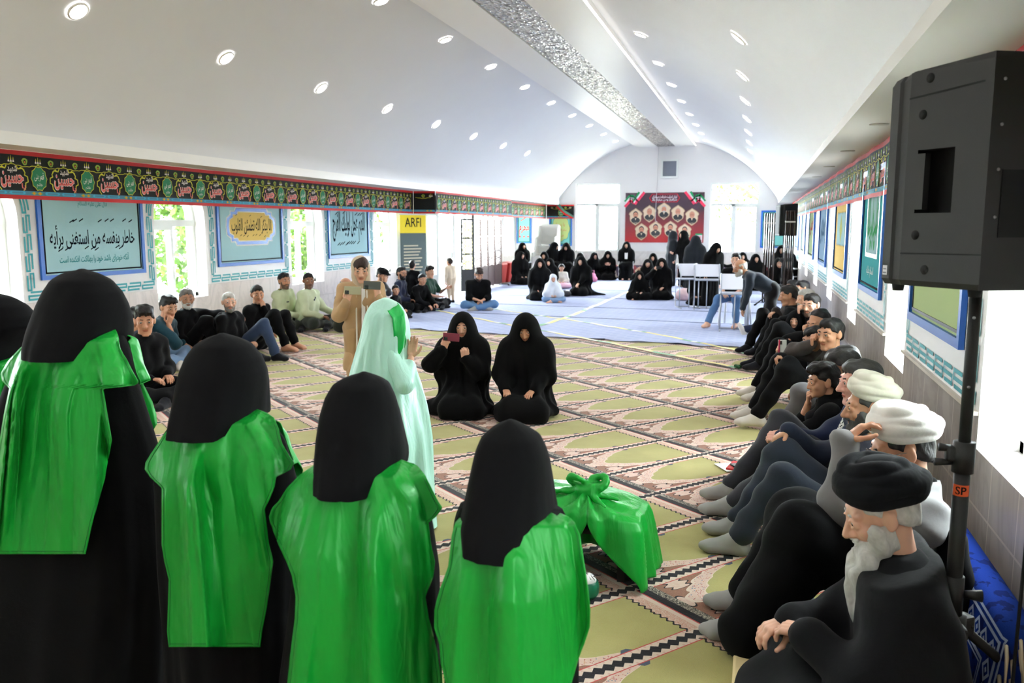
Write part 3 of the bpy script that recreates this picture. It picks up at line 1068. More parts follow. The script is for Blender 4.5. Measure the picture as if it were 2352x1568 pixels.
# ============================================================ banners, lights, poster
def banner(name, label, segs, wav=.006, off=0.0):
    """printed mourning banner hung along straight stretches [(x0,y0),(x1,y1),flip]"""
    zt, z1, z2, z3, zb = 2.554, 2.510, 2.158, 2.114, 2.074
    mats = [plain('banner black', (16, 17, 14), .8), m_red, plain('banner blue', (66, 122, 146), .7), plain('banner yellow', (196, 190, 52), .7), plain('banner green', (22, 110, 72), .7), plain('banner rose', (214, 104, 98), .7), plain('banner white', (226, 214, 206), .7), plain('banner leaf', (132, 160, 54), .7), plain('banner orange', (206, 124, 36), .7), plain('banner sky', (58, 156, 192), .7)]
    mb = MB()
    for (x0, y0), (x1, y1), sgn in segs:
        a = V3(x0, y0, 0); b = V3(x1, y1, 0); L = np.linalg.norm(b - a); u = (b - a) / L; n = V3(u[1], -u[0], 0)
        pl = Pl(a, u, n)
        k = max(1, int(L / .25))
        for i in range(k):
            s0, s1 = L * i / k, L * (i + 1) / k
            d0, d1 = wav * math.sin(s0 * 5.1 + off), wav * math.sin(s1 * 5.1 + off)
            for w0, w1, m in ((z1, zt, 1), (z2, z1, 0), (z3, z2, 2), (zb, z3, 1)):
                for back in (0, -.004):
                    mb.quad(pl.P(s0, w0, d0 + back), pl.P(s1, w0, d1 + back), pl.P(s1, w1, d1 + back), pl.P(s0, w1, d0 + back), m)
        e = .009
        T = .6555
        c0 = -(off % T) - T
        j = 0
        while c0 + j * T < L:
            c = c0 + j * T; j += 1
            g = c + .16; h = c + .16 + T / 2
            def ok(q, r): return q - r > 0 and q + r < L
            # green oval
            if ok(g, .11):
                mb_oval = [(g + (.098 + .007 * math.cos(10 * t)) * math.cos(t), 2.287 + (.122 + .007 * math.cos(10 * t)) * math.sin(t)) for t in [2 * PI * i / 30 for i in range(30)]]
                pl.poly(mb, mb_oval, e, 3)
                pl.poly(mb, [(g + (q - g) * .93, 2.287 + (r - 2.287) * .94) for q, r in mb_oval], e + .001, 4)
                pl.text(mb, 'قمر بنی', g, 2.305, .12, .09, e + .002, 6); pl.text(mb, 'هاشم', g, 2.22, .07, .05, e + .002, 6)
            # medallion
            if ok(h, .2):
                ol = [(-.06, 2.40), (-.075, 2.372), (-.13, 2.38), (-.158, 2.34), (-.150, 2.315), (-.185, 2.30), (-.190, 2.25), (-.158, 2.235), (-.155, 2.19), (-.13, 2.162)]
                for sg in (1, -1): pl.line(mb, [(h + sg * q, w) for q, w in ol], .011, e, 3)
                for sg in (1, -1): pl.poly(mb, [(h + sg * .075, 2.372), (h + sg * .13, 2.372), (h + sg * .16, 2.335), (h + sg * .15, 2.37), (h + sg * .11, 2.395)], e + .0005, 3)
                pl.text(mb, 'حسین', h, 2.262, .275, .165, e + .001, 6, bold=.050); pl.text(mb, 'حسین', h, 2.262, .265, .155, e + .002, 5, bold=.028)
                pl.text(mb, 'شهید', h + .005, 2.365, .115, .075, e + .0025, 6, bold=.02); pl.text(mb, 'یا', h + .13, 2.20, .05, .07, e + .002, 5, bold=.02)
            # flames, leaves, scalloped garland, lower border
            for q in range(2):
                f = c + .16 + q * T / 2
                if ok(f, .05):
                    for dx, hh in ((-.028, .028), (0, .045), (.028, .028)):
                        pl.poly(mb, [(f + dx - .009, 2.437), (f + dx + .009, 2.437), (f + dx + .010, 2.447), (f + dx, 2.462), (f + dx - .010, 2.447)], e, 6)
                        pl.poly(mb, [(f + dx - .006, 2.460), (f + dx + .006, 2.460), (f + dx + .002, 2.462 + hh)], e, 3)
                    pl.poly(mb, [(f - .02, 2.436), (f + .02, 2.436), (f, 2.418)], e, 7)
                f2 = f + T / 4
                if ok(f2, .06):
                    pl.poly(mb, [(f2 + (.034 + .005 * math.cos(9 * t)) * math.cos(t) * (1.15 if math.sin(t) > 0 else .9), 2.448 + .036 * math.sin(t)) for t in [2 * PI * i / 22 for i in range(22)]], e, 7)
                    pl.disk(mb, f2, 2.447, .017, .021, e + .001, 0, 10); pl.disk(mb, f2, 2.444, .008, .012, e + .0015, 8, 8)
                if ok(f + T / 4, T / 4 + .01):
                    pts = []
                    for i in range(13):
                        t = i / 12.0; w = 2.418 - .022 * (1 - abs(2 * t - 1)) + .004 * math.sin(i * 2.2)
                        pts.append((f + t * T / 2, w))
                    pl.line(mb, pts, .007, e, 3)
                if ok(c + .32 + q * .22, .11):
                    bq = c + .32 + q * .22
                    pl.poly(mb, [(bq - .10, 2.136), (bq - .08, 2.122), (bq + .08, 2.122), (bq + .10, 2.136), (bq + .08, 2.152), (bq - .08, 2.152)], e, 9)
                    pl.poly(mb, [(bq - .07, 2.137), (bq - .06, 2.127), (bq + .06, 2.127), (bq + .07, 2.137), (bq + .06, 2.147), (bq - .06, 2.147)], e + .0008, 2)
                o2 = c + .085 + q * .075
                if ok(o2, .03):
                    pl.poly(mb, [(o2 - .034, 2.136), (o2, 2.118), (o2 + .034, 2.136), (o2, 2.155)], e, 7); pl.disk(mb, o2, 2.136, .014, .013, e + .001, 8, 8)
        off += L
    o = mb.build(name, mats)
    return tag(o, label, 'banner')


banner('wall_banner', 'long red and black mourning banner along the whole near left side', [((-7.15, -1.0), (-7.15, 16.86), 1)])
banner('wall_banner', 'short stretch of red and black mourning banner turning over the entrance corner', [((-7.15, 16.88), (-6.70, 17.0), 1)], .0, .44)
banner('wall_banner', 'red and black mourning banner hanging above the entrance doors', [((-6.69, 17.02), (-6.69, 22.86), 1)])
banner('wall_banner', 'red and black mourning banner between the entrance and the rear wall', [((-7.2, 23.2), (-7.2, 28.9), 1)])
bo = banner('wall_banner', 'end of the mourning banner on the rear wall with a folded down corner', [((-7.18, 28.93), (-6.2, 28.93), 1)], .0, .3)
mb = MB()
fp = Pl((0, 28.88, 0), (1, 0, 0), (0, -1, 0))
fp.poly(mb, [(-6.86, 2.60), (-6.72, 2.60), (-6.55, 2.38), (-6.22, 2.18), (-6.20, 2.10), (-6.50, 2.26), (-6.72, 2.45)], 0, 0)
fp.poly(mb, [(-6.86, 2.60), (-6.72, 2.45), (-6.50, 2.26), (-6.20, 2.10), (-6.24, 2.07), (-6.55, 2.22), (-6.80, 2.45)], .001, 1)
mb.build('folded_flap', [plain('banner back green', (84, 128, 112), .8), m_red], bo)
banner('wall_banner', 'red and black mourning banner along the top of the right wall', [((1.045, 28.9), (1.045, -1.0), 1)], .01)

# recessed downlights
m_disc = emis('downlight diffuser', (255, 253, 248), DISC_E)
m_rim = plain('downlight rim', (240, 238, 234), .4)


def downlight(x, y, label):
    th = math.atan2(math.sqrt(max(0, RV ** 2 - (x - XC) ** 2)), x - XC)
    p = V3(XC + (RV - .012) * math.cos(th), y, ZV + (RV - .012) * math.sin(th))
    root = empty('ceiling_light', p, 0, label, 'ceiling light', 'recessed ceiling downlights', rot=(0, PI / 2 - th, 0))
    n = 24; r0, r1 = .078, .098
    a = [2 * PI * i / n for i in range(n)]
    if 'disc' not in _mc:
        mb = MB(); mb.add([(r0 * math.cos(t), r0 * math.sin(t), -.004) for t in a], [tuple(range(n))[::-1]])
        d = mb.build('diffuser', m_disc, root)
        mb = MB()
        mb.add([(r * math.cos(t), r * math.sin(t), z) for r, z in ((r0, -.002), (r0 + .004, -.012), (r1, -.006), (r1, .006)) for t in a], [(k * n + i, k * n + (i + 1) % n, (k + 1) * n + (i + 1) % n, (k + 1) * n + i) for k in range(3) for i in range(n)])
        rm = mb.build('rim', m_rim, root)
        _mc['disc'] = d.data; _mc['rim'] = rm.data
        ld = bpy.data.lights.new('lamp', 'SPOT'); ld.energy = LAMP_W; ld.spot_size = math.radians(150); ld.spot_blend = .6; ld.shadow_soft_size = .07; ld.color = (.97, .98, 1.0)
        _mc['lamp'] = ld
    else:
        for nm in ('diffuser', 'rim'):
            o = bpy.data.objects.new(nm, _mc['disc' if nm == 'diffuser' else 'rim']); COL.objects.link(o); o.parent = root
    l = bpy.data.objects.new('lamp', _mc['lamp']); COL.objects.link(l); l.parent = root; l.location = (0, 0, -.03)


for X, y0, n, nm in ((-5.88, 6.34, 8, 'far left'), (-4.45, 9.6, 9, 'left of the mosaic strip'), (-1.67, 12.12, 8, 'right of the mosaic strip'), (-.25, 8.82, 7, 'far right')):
    for i in range(n):
        downlight(X, y0 + 2.17 * i, '%s nearest round ceiling downlight in the row %s' % (ORD[i], {'far left': 'highest on the left slope', 'left of the mosaic strip': 'just left of the mosaic strip', 'right of the mosaic strip': 'just right of the bright cove line', 'far right': 'low on the right slope'}[nm] if nm != 'far left' else '%s nearest round ceiling downlight in the leftmost row' % ORD[i]) if nm != 'far left' else '%s nearest round ceiling downlight in the leftmost row' % ORD[i])
# the same rows carry on over and behind the camera, outside the photo
for X, y1, n in ((-5.88, 4.17, 4), (-4.45, 7.43, 5), (-1.67, 9.95, 6), (-.25, 6.65, 5)):
    for i in range(n):
        downlight(X, y1 - 2.17 * i, '%s round ceiling downlight overhead, above or behind the camera, in the %s row' % (ORD[i], {-5.88: 'far left', -4.45: 'mid left', -1.67: 'mid right', -.25: 'far right'}[X]))
# small flush lights in the right soffit
for i, y in enumerate((4.6, 6.9, 9.2, 11.5, 13.8)):
    mb = MB(); mb.cyl((.84, y, ZS), (.84, y, ZS - .006), .07, 20)
    tag(mb.build('soffit_light', plain('unlit lamp face', (196, 194, 188), .4)), '%s nearest unlit flush light in the soffit over the right wall' % ORD[i], 'ceiling light', 'unlit soffit lights')

# grille vent and cable on the rear wall
root = empty('vent_grille', (-2.935, YB - .01, 3.42), 0, 'grey louvred vent grille high on the rear wall', 'vent')
L = Pl((0, 0, 0), (1, 0, 0), (0, -1, 0))
mb = MB(); L.frame(mb, -.285, .285, 0, .62, .06, 0, .05); mb.build('frame', m_upvc, root)
mb = MB()
for i in range(13): L.slab(mb, -.225, .225, .065 + i * .0385, .085 + i * .0385, .005, .035)
L.rect(mb, -.23, .23, .06, .56, .002)
mb.build('louvre', plain('grey louvre', (136, 140, 152), .5), root)
mb = MB(); mb.tube([(-3.32, YB - .02, 4.5), (-3.33, YB - .02, 3.4), (-3.36, YB - .05, 2.6), (-3.37, YB - .05, 2.0), (-3.30, YB - .05, 1.95)], .009, 6)
tag(mb.build('wall_cable', plain('white cable', (214, 212, 214), .5)), 'thin white cable running down the rear wall across the poster', 'cable')

# poster of nine portraits
root = empty('portrait_poster', (-3.08, YB - .015, 1.256), 0, 'dark red poster with nine oval portraits and flag ribbons on the rear wall', 'poster')
L = Pl((0, 0, 0), (1, 0, 0), (0, -1, 0))


def postermat():
    M = Mat('poster print', (120, 40, 44), .45, .4)
    x, y, z = M.coords()
    t = (z + .62 * M.noise(1.6, 2)) / 1.9
    c = M.mix(t * 1.7 - .25, srgb(170, 34, 36), srgb(66, 48, 58)); M.color(c)
    M.bump(M.noise(2.2, 2, M.comb(x * 2.2 + z, y, z * .6)), .03, .4)
    return M.m


W2 = 1.327
mb = MB(); L.slab(mb, -W2, W2, 0, 1.682, -.004, .002); mb.build('sheet', postermat(), root)
fg, fw, fr = plain('flag green', (20, 140, 84), .5), plain('flag white', (236, 232, 236), .5), plain('flag red', (222, 60, 92), .5)
mb = MB()
for sg in (-1, 1):
    for k, m in ((0, 0), (1, 1), (2, 2)):
        o = k * .085
        for gi, pts in enumerate(([(W2, 1.40 - o), (W2 - .16, 1.58 - o), (W2 - .26, 1.56 - o), (W2 - .29, 1.44 - o * .6)], [(W2 - .29 - o * .3, 1.40 - o * .5), (W2 - .36 - o * .3, 1.48 - o * .4), (W2 - .46 - o * 1.0, 1.682)])):
            L.line(mb, [(sg * a, min(1.68, b)) for a, b in pts], .088, .004 + .0010 * k + .0045 * gi, m)
mb.build('flag_ribbon', [fg, fw, fr], root)
mb = MB()
hexa = lambda a, b, c: [(-a, 0), (-a + c, b), (a - c, b), (a, 0), (a - c, -b), (-a + c, -b)]
L.poly(mb, [(p, q + 1.50) for p, q in hexa(.52, .14, .09)], .004, 0); L.poly(mb, [(p, q + 1.50) for p, q in hexa(.49, .125, .08)], .005, 1)
mb.build('title_plate', [plain('poster red line', (206, 54, 66), .5), plain('poster plum', (84, 40, 54), .5)], root)
mb = MB(); L.text(mb, 'ایران تسلیت شهادت سرداران', 0, 1.535, .84, .12, .0065, bold=.03); L.text(mb, 'سرافراز وطن مبارک باد', 0, 1.44, .84, .10, .0065, bold=.03); mb.build('title', fw, root)
pts9 = [(-.97, .87), (-.50, .97), (-.01, 1.06), (.46, .97), (.93, .86), (-.76, .36), (-.28, .43), (.22, .44), (.70, .35)]
hairc = [(40, 38, 40), (196, 150, 130), (200, 196, 190), (206, 168, 150), (208, 160, 136), (60, 54, 60), (70, 66, 70), (80, 74, 70), (60, 54, 56)]
for i, (u, w) in enumerate(pts9):
    mb = MB()
    sh = [(0, .30), (.07, .25), (.15, .20), (.215, .14), (.235, .09), (.20, .04), (.205, -.06), (.185, -.15), (.11, -.22), (0, -.30)]
    for s, d, m in ((1.0, .005, 0), (.90, .006, 1)):
        L.poly(mb, [(u + s * a, w + s * b) for a, b in sh] + [(u - s * a, w + s * b) for a, b in sh[-2:0:-1]], d, m)
    L.poly(mb, [(u - .16, w - .10), (u - .09, w - .03), (u + .09, w - .03), (u + .16, w - .10), (u + .13, w - .17), (u, w - .25), (u - .13, w - .17)], .007, 2)
    L.poly(mb, [(u - .035, w - .03), (u + .035, w - .03), (u, w - .12)], .0075, 1)
    L.disk(mb, u, w + .085, .088, .112, .0076, 3, 18); L.disk(mb, u, w + .055, .080, .100, .008, 4, 18)
    for sx in (-.03, .03): L.rect(mb, u + sx - .016, u + sx + .016, w + .066, w + .078, .0085, 2)
    L.disk(mb, u, w - .015, .05, .032, .0084, 3, 12)
    L.text(mb, 'شهید', u, w - .20, .11, .05, .0085, 1)
    o = mb.build('portrait', [plain('portrait tan', (190, 164, 132), .5), plain('portrait cream', (228, 208, 182), .5), plain('portrait coat', (52, 54, 58), .6), plain('portrait hair %d' % i, hairc[i], .6), plain('portrait skin', (206, 142, 118), .6)], root)
mb = MB(); L.rect(mb, 1.06, 1.29, .02, .30, .006, 1); L.rect(mb, 1.06, 1.29, .26, .31, .007, 0); L.rect(mb, 1.08, 1.27, .03, .09, .007, 2); L.text(mb, 'لا', 1.175, .17, .12, .10, .0075, 2); mb.build('emblem', [fg, fw, fr], root)

# yellow topped roll-up sign by the entrance corner
root = empty('rollup_banner', (-8.05, 18.95, .02), math.radians(62), 'dark roll-up banner with a yellow heading standing by the entrance window', 'sign')
L = Pl((0, 0, 0), (1, 0, 0), (0, -1, 0))
mb = MB(); L.rect(mb, -.4, .4, .08, 1.62, 0, 0); L.rect(mb, -.4, .4, 1.62, 2.06, .0, 1); L.rect(mb, -.4, .4, .08, .24, .002, 2)
for i in range(14): L.rect(mb, -.30, -.30 + .45 + .15 * ((i * 37) % 10) / 10, 1.30 - i * .075, 1.33 - i * .075, .003, 3)
L.text(mb, 'ARFI', 0, 1.88, .5, .22, .004, 4, latin=True)
mb.build('sheet', [plain('sign slate', (70, 84, 84), .5), plain('sign yellow', (232, 206, 40), .5), plain('sign green', (44, 128, 90), .5), plain('sign text', (196, 186, 160), .5), m_ink], root)
mb = MB(); mb.box((0, .02, .04), (.84, .16, .07)); mb.tube([(0, .05, .06), (0, .05, 2.06)], .01, 6); mb.box((0, 0.0, 2.07), (.82, .02, .03)); mb.build('stand', plain('alloy', (180, 182, 186), .35, .5, .8), root)

# folding lattice screen in front of the entrance
m_fr = plain('brown painted metal', (92, 74, 72), .45); m_frd = plain('black painted metal', (26, 24, 26), .4)


def lattice_panel(root, L, u0, u1, z0, z1, fm, bm_):
    mb = MB(); L.frame(mb, u0, u1, z0, z1, .045, -.02, .02); L.slab(mb, u0 + .045, u1 - .045, z0 + .045, z0 + .55, -.012, .012)
    for z in (z0 + .55, z0 + .98, z0 + 1.41): L.slab(mb, u0 + .04, u1 - .04, z, z + .035, -.015, .015)
    mb.build('leaf_frame', fm, root)
    mb = MB(); c = (u0 + u1) / 2; w = (u1 - u0) / 2 - .06
    for q in range(3):
        zb = z0 + .585 + q * .43
        for k in range(2):
            zc = zb + .10 + k * .2
            L.line(mb, [(c + w * math.cos(t), zc + .095 * math.sin(t)) for t in [2 * PI * i / 16 for i in range(17)]], .024, .004)
            L.line(mb, [(c + .4 * w * math.cos(t), zc + .05 * math.sin(t)) for t in [2 * PI * i / 10 for i in range(11)]], .02, .005)
            for sx in (-1, 1): L.line(mb, [(c + sx * w, zc - .1), (c + sx * w * .35, zc - .03), (c + sx * w * .35, zc + .03), (c + sx * w, zc + .1)], .02, .006)
        L.line(mb, [(c, zb), (c, zb + .04)], .03, .005)
    mb.build('lattice', bm_, root)


root = empty('folding_screen', (XLV + .12, 21.75, .03), math.radians(90), 'brown folding lattice screen with four leaves behind the man in jeans', 'screen')
L = Pl((0, 0, 0), (1, 0, 0), (0, -1, 0))
for i in range(4): lattice_panel(root, L, .05 + i * .66, .05 + (i + 1) * .66 - .02, .06, 2.0, m_fr, m_fr)
mb = MB(); L.slab(mb, 0, .06, 0, 2.2, -.03, .03); L.slab(mb, 0, 2.70, 2.0, 2.05, -.03, .03)
for u in (.9, 1.35, 1.8): L.slab(mb, u, u + .03, 2.05, 2.16, -.02, .02)
mb.build('outer_frame', m_fr, root)
mb = MB()
for u in (.1, 2.6):
    for d in (-.25, .25): mb.sphere((u, d, 0.0), .03, 10)
    mb.box((u, 0, .03), (.03, .5, .03))
mb.build('castor_foot', m_frd, root)
root = empty('folding_screen', (XLV - .05, 21.25, .03), math.radians(60), 'black narrow lattice leaf left of the brown folding screen', 'screen')
lattice_panel(root, L, 0, .46, .03, 1.98, m_frd, plain('pale brass lattice', (196, 188, 120), .5))
# ============================================================ outside
mb = MB(); mb.box((-3.6, 12, -.35), (90, 110, .4)); struct(mb.build('ground', plain('bright paving', (178, 174, 160), .9)))
m_bark = plain('bark', (84, 84, 62), .9)
_leafm = []
for i, c in enumerate(((78, 110, 36), (56, 88, 28), (100, 128, 54))):
    M = Mat('leaf %d' % i, c, .6, .3)
    M.b.inputs['Transmission Weight'].default_value = 0.0
    _leafm.append(M.m)


def tree(x, y, r, zc, n, seed, label, tx=0.0):
    rs = np.random.RandomState(seed)
    root = empty('tree', (x, y, -.15), 0, label, 'tree', 'leafy trees outside the windows')
    mb = MB(); mb.tube([(tx, 0, 0), (.1 + tx, .05, zc * .5), (tx * .6, .1, zc)], [.16, .12, .06], 8)
    for k in range(5):
        a = k * 1.3; mb.tube([(tx * .9, .1, zc * .6), (r * .5 * math.cos(a), r * .5 * math.sin(a), zc + .2 * r)], [.07, .03], 6)
    mb.build('trunk', m_bark, root)
    d = rs.normal(size=(n, 3)); d /= np.linalg.norm(d, axis=1)[:, None]
    P = d * (r * rs.uniform(.45, 1, n) ** .6)[:, None] * np.array([1, 1, .85]) + np.array([0, 0, zc])
    P += .25 * r * np.sin(P[:, [1, 2, 0]] * 3.1 + seed)
    a = rs.normal(size=(n, 3)); a /= np.linalg.norm(a, axis=1)[:, None]
    b = np.cross(a, rs.normal(size=(n, 3))); b /= np.linalg.norm(b, axis=1)[:, None]
    s = rs.uniform(.07, .15, n)[:, None]
    V = np.stack([P - a * s, P + b * s * .5, P + a * s, P - b * s * .5], 1).reshape(-1, 3)
    o = mesh_np('foliage', V, np.arange(4 * n).reshape(n, 4), _leafm, root, rs.randint(0, 3, n), False)


for i, (x, y, r, zc) in enumerate(((-12.6, 12.0, 1.7, 1.7), (-13.2, 8.0, 1.8, 2.0), (-13.0, 17.5, 1.9, 2.2), (-12.8, 23.0, 1.6, 1.9))):
    tree(x, y, r, zc, 5200, 10 + i, ['green leafy tree outside the second window of the left wall', 'leafy tree outside the nearest window of the left wall', 'leafy tree outside the third window of the left wall', 'leafy tree outside the entrance door'][i])
tree(-1.6, 38.0, 2.4, 4.3, 2600, 21, 'thin leafy tree outside the right rear window', 2.6)
tree(-6.5, 39.0, 1.6, 5.2, 260, 22, 'sparse tree outside the left rear window', -3.0)
for i, (x, y, r, zc) in enumerate(((3.3, 3.2, 1.3, 1.6), (3.4, 6.4, 1.3, 1.6))):  # added trees, block sky light that would overexpose the near right window reveals
    tree(x, y, r, zc, 3000, 31 + i, ['leafy tree outside the nearest window of the right wall', 'leafy tree outside the second window of the right wall'][i])
# parked white car glimpsed past the entrance
root = empty('car', (-13.5, 28.2, -.15), math.radians(80), 'white parked car outside the entrance window', 'car')
mb = MB(); mb.prism([(-2.0, -.8, .3), (2.0, -.8, .3), (2.05, -.8, .75), (1.2, -.8, .85), (.7, -.8, 1.4), (-1.0, -.8, 1.42), (-1.7, -.8, .9), (-2.05, -.8, .8)], (0, 1.6, 0)); mb.build('body', plain('car white', (232, 234, 236), .25, .6), root)
mb = MB(); mb.prism([(1.12, -.81, .9), (.64, -.81, 1.34), (-.95, -.81, 1.36), (-1.5, -.81, .92)], (0, 1.62, 0)); mb.build('side_window', plain('car glass', (40, 48, 54), .1, .6), root)
for wx in (-1.25, 1.25):
    for wy in (-.72, .72):
        mb = MB(); mb.cyl((wx, wy - .09, .3), (wx, wy + .09, .3), .3, 16); mb.build('wheel', plain('tyre', (24, 24, 26), .8), root)
# ============================================================ people
SKIN = {}
def skin(tone):
    if tone not in SKIN:
        c = {'fair': (222, 172, 146), 'mid': (204, 150, 120), 'tan': (188, 138, 110), 'dark': (146, 100, 76), 'pink': (226, 166, 148)}[tone]
        M = Mat('skin ' + tone, c, .5, .4); M.coords()
        k = srgb(*c)
        M.color(M.mix(M.noise(22, 3), tuple(a * .90 for a in k[:3]) + (1,), k))
        M.b.inputs['Subsurface Weight'].default_value = .08
        M.b.inputs['Subsurface Radius'].default_value = (.02, .008, .005)
        lip = tuple(int(a * b) for a, b in zip(c, (.88, .74, .72)))
        SKIN[tone] = (M.m, plain('lips ' + tone, lip, .4, .4))
    return SKIN[tone]


m_eyew = plain('eye white', (196, 188, 180), .25, .5)
m_iris = plain('dark iris', (34, 22, 16), .15, .6)


def hairm(name, col):
    if name in _mc: return _mc[name]
    M = Mat(name, col, .55, .35); x, y, z = M.coords()
    n = M.noise(90, 2, M.comb(x, y * .35, z * .35))
    c = srgb(*col)
    M.color(M.mix(n, tuple(k * .55 for k in c[:3]) + (1,), tuple(min(1, k * 1.3) for k in c[:3]) + (1,)))
    M.bump(n, .006, .8)
    _mc[name] = M.m
    return M.m


HAIR = {'black': hairm('black hair', (24, 20, 20)), 'brown': hairm('brown hair', (52, 36, 28)), 'grey': hairm('grey hair', (120, 116, 112)), 'white': hairm('white hair', (206, 204, 200)), 'salt': hairm('salt and pepper hair', (70, 68, 68))}
C_ = lambda a, b, ra, rb: (np.asarray(a, float), np.asarray(b, float), ra, rb)
El = lambda c, r, M=None: (np.asarray(c, float), np.asarray(r, float), M)


def head_prims(kind):
    f = {'male': 0, 'female': 1, 'child': 2}[kind]
    jw = (.052, .046, .046)[f]; jz = (-.082, -.078, -.068)[f]; ch = (-.104, -.098, -.086)[f]
    ns = (1.0, .82, .68)[f]
    P = [El((0, -.016, .032), (.074, .094, .083)), El((0, .030, -.022), (.062, .062, .082)), El((0, .034, jz), (jw, .050, .036)),
         C_((-.014, .074, ch), (.014, .074, ch), .014, .014),
         C_((0, .086, .016), (0, .090 + .022 * ns, -.030), .008, .0125 * ns), C_((-.013 * ns, .094, -.034), (.013 * ns, .094, -.034), .0085 * ns, .0085 * ns),
         C_((-.046, .070, .031), (.046, .070, .031), .0135, .0135), C_((0, .080, .028), (0, .080, .028), .010, .010)]
    for s in (-1, 1):
        P += [El((s * .044, .062, -.022), (.020, .020, .020)), El((s * .077, -.008, .0), (.010, .019, .029), Rz(s * .35)), C_((s * .074, -.002, -.024), (s * .074, -.002, -.024), .006, .006)]
    return P, ch


def head_mesh(kind, hi):
    """canonical head, face toward +y -> V, Q, slots (0 skin 1 lips 2 white 3 iris 4 brow)"""
    key = ('head', kind, hi)
    if key in _tc: return _tc[key]
    P, ch = head_prims(kind)
    h = {2: .0036, 1: .0058, 0: .0095}[hi]
    cut = [El((s * .032, .096, .008), (.017, .016, .0105)) for s in (-1, 1)]
    V, Q = sdf(P, h, .022, cut)
    lz = -.064 if kind != 'child' else -.056
    L = [C_((-.021, .084, lz + .004), (0, .0885, lz + .005), .003, .0046), C_((.021, .084, lz + .004), (0, .0885, lz + .005), .003, .0046), C_((-.015, .083, lz - .004), (.015, .083, lz - .004), .0042, .0042), C_((0, .086, lz - .005), (0, .086, lz - .005), .0050, .0050)]
    for s in (-1, 1):
        P += [C_((s * .017, .0865, .0105), (s * .033, .0905, .0130), .0044, .0054), C_((s * .033, .0905, .0130), (s * .049, .0805, .0090), .0054, .0044), C_((s * .018, .0855, -.0002), (s * .033, .0875, -.0012), .0036, .0042), C_((s * .033, .0875, -.0012), (s * .048, .0795, .0015), .0042, .0036)]
    V, Q = sdf(P, h, .014, cut)
    LV, LQ = sdf(L, max(.0022, h * .6), .004)
    vs, qs, ms = [V, LV], [Q, LQ + len(V)], [np.zeros(len(Q)), np.ones(len(LQ))]
    n = len(V) + len(LV)
    mb = MB()
    for s in (-1, 1):
        mb.sphere((s * .032, .0775, .0070), .0138, 10, 2); mb.sphere((s * .032, .0850, .0060), (.0082, .0066, .0080), 10, 3)
    ev = np.vstack(mb.v); eq = [q if len(q) == 4 else (q[0], q[1], q[2], q[2]) for q in mb.f]
    B = []
    for s in (-1, 1):
        B += [C_((s * .014, .0880, .0285), (s * .034, .0855, .0320), .0034, .0036), C_((s * .034, .0855, .0320), (s * .051, .0715, .0262), .0036, .0022)]
        
    BV, BQ = sdf(B, max(.0022, h * .6), .003)
    vs += [ev, BV]; qs += [np.array(eq) + n, BQ + n + len(ev)]; ms += [np.array(mb.m), np.full(len(BQ), 4)]
    r = (np.vstack(vs), np.vstack(qs), np.concatenate(ms))
    _tc[key] = r
    return r


def hand_mesh(curl, hi, spread=.12):
    """right hand, wrist at origin, fingers +y, palm -z, thumb -x"""
    key = ('hand', round(curl, 2), hi)
    if key in _tc: return _tc[key]
    P = [C_((0, -.03, 0), (0, .005, 0), .024, .024), C_((-.022, .012, 0), (-.026, .078, .003), .0145, .0125), C_((-.008, .012, .002), (-.009, .082, .005), .0145, .0125), C_((.008, .012, .002), (.009, .078, .004), .0145, .012), C_((.022, .014, 0), (.025, .070, 0), .014, .0115)]
    for x, y, L, r, sp in ((-.027, .080, .068, .0092, -1.2), (-.009, .085, .076, .0094, -.3), (.009, .081, .070, .0090, .4), (.026, .072, .055, .0080, 1.3)):
        p = V3(x, y, .003); a = 0.0
        d0 = V3(math.sin(sp * spread * (1 - curl * .7)), math.cos(sp * spread), 0)
        for k, (q, rr) in enumerate(((.46, 1), (.31, .92), (.23, .84))):
            a += curl * (1.15, 1.45, .95)[k] + .06
            d = V3(d0[0] * math.cos(a), d0[1] * math.cos(a), -math.sin(a))
            e = p + d * L * q
            P.append((p, e, r * rr, r * rr * .93)); p = e
    t = V3(-.024, .012, -.006)
    for d, L, r in ((V3(-.68, .62, -.30 - .3 * curl), .042, .0125), (V3(-.50 + .45 * curl, .80, -.30 - .35 * curl), .034, .0105), (V3(-.30 + .65 * curl, .92, -.22 - .2 * curl), .026, .009)):
        e = t + nrm(d) * L; P.append((t, e, r, r * .92)); t = e
    V, Q = sdf(P, {2: .0032, 1: .0052, 0: .009}[hi], .007)
    _tc[key] = (V, Q)
    return _tc[key]


def ik(S, W, a, b, pole):
    d = W - S; L = np.linalg.norm(d) + 1e-9
    if L > (a + b) * .995: W = S + d / L * (a + b) * .995; L = (a + b) * .995
    if L < abs(a - b) + .02: L = abs(a - b) + .02
    u = d / np.linalg.norm(d)
    x = (a * a - b * b + L * L) / (2 * L); h = math.sqrt(max(0, a * a - x * x))
    p = np.asarray(pole, float); v = nrm(p - u * (p @ u))
    return S + u * x + v * h, W


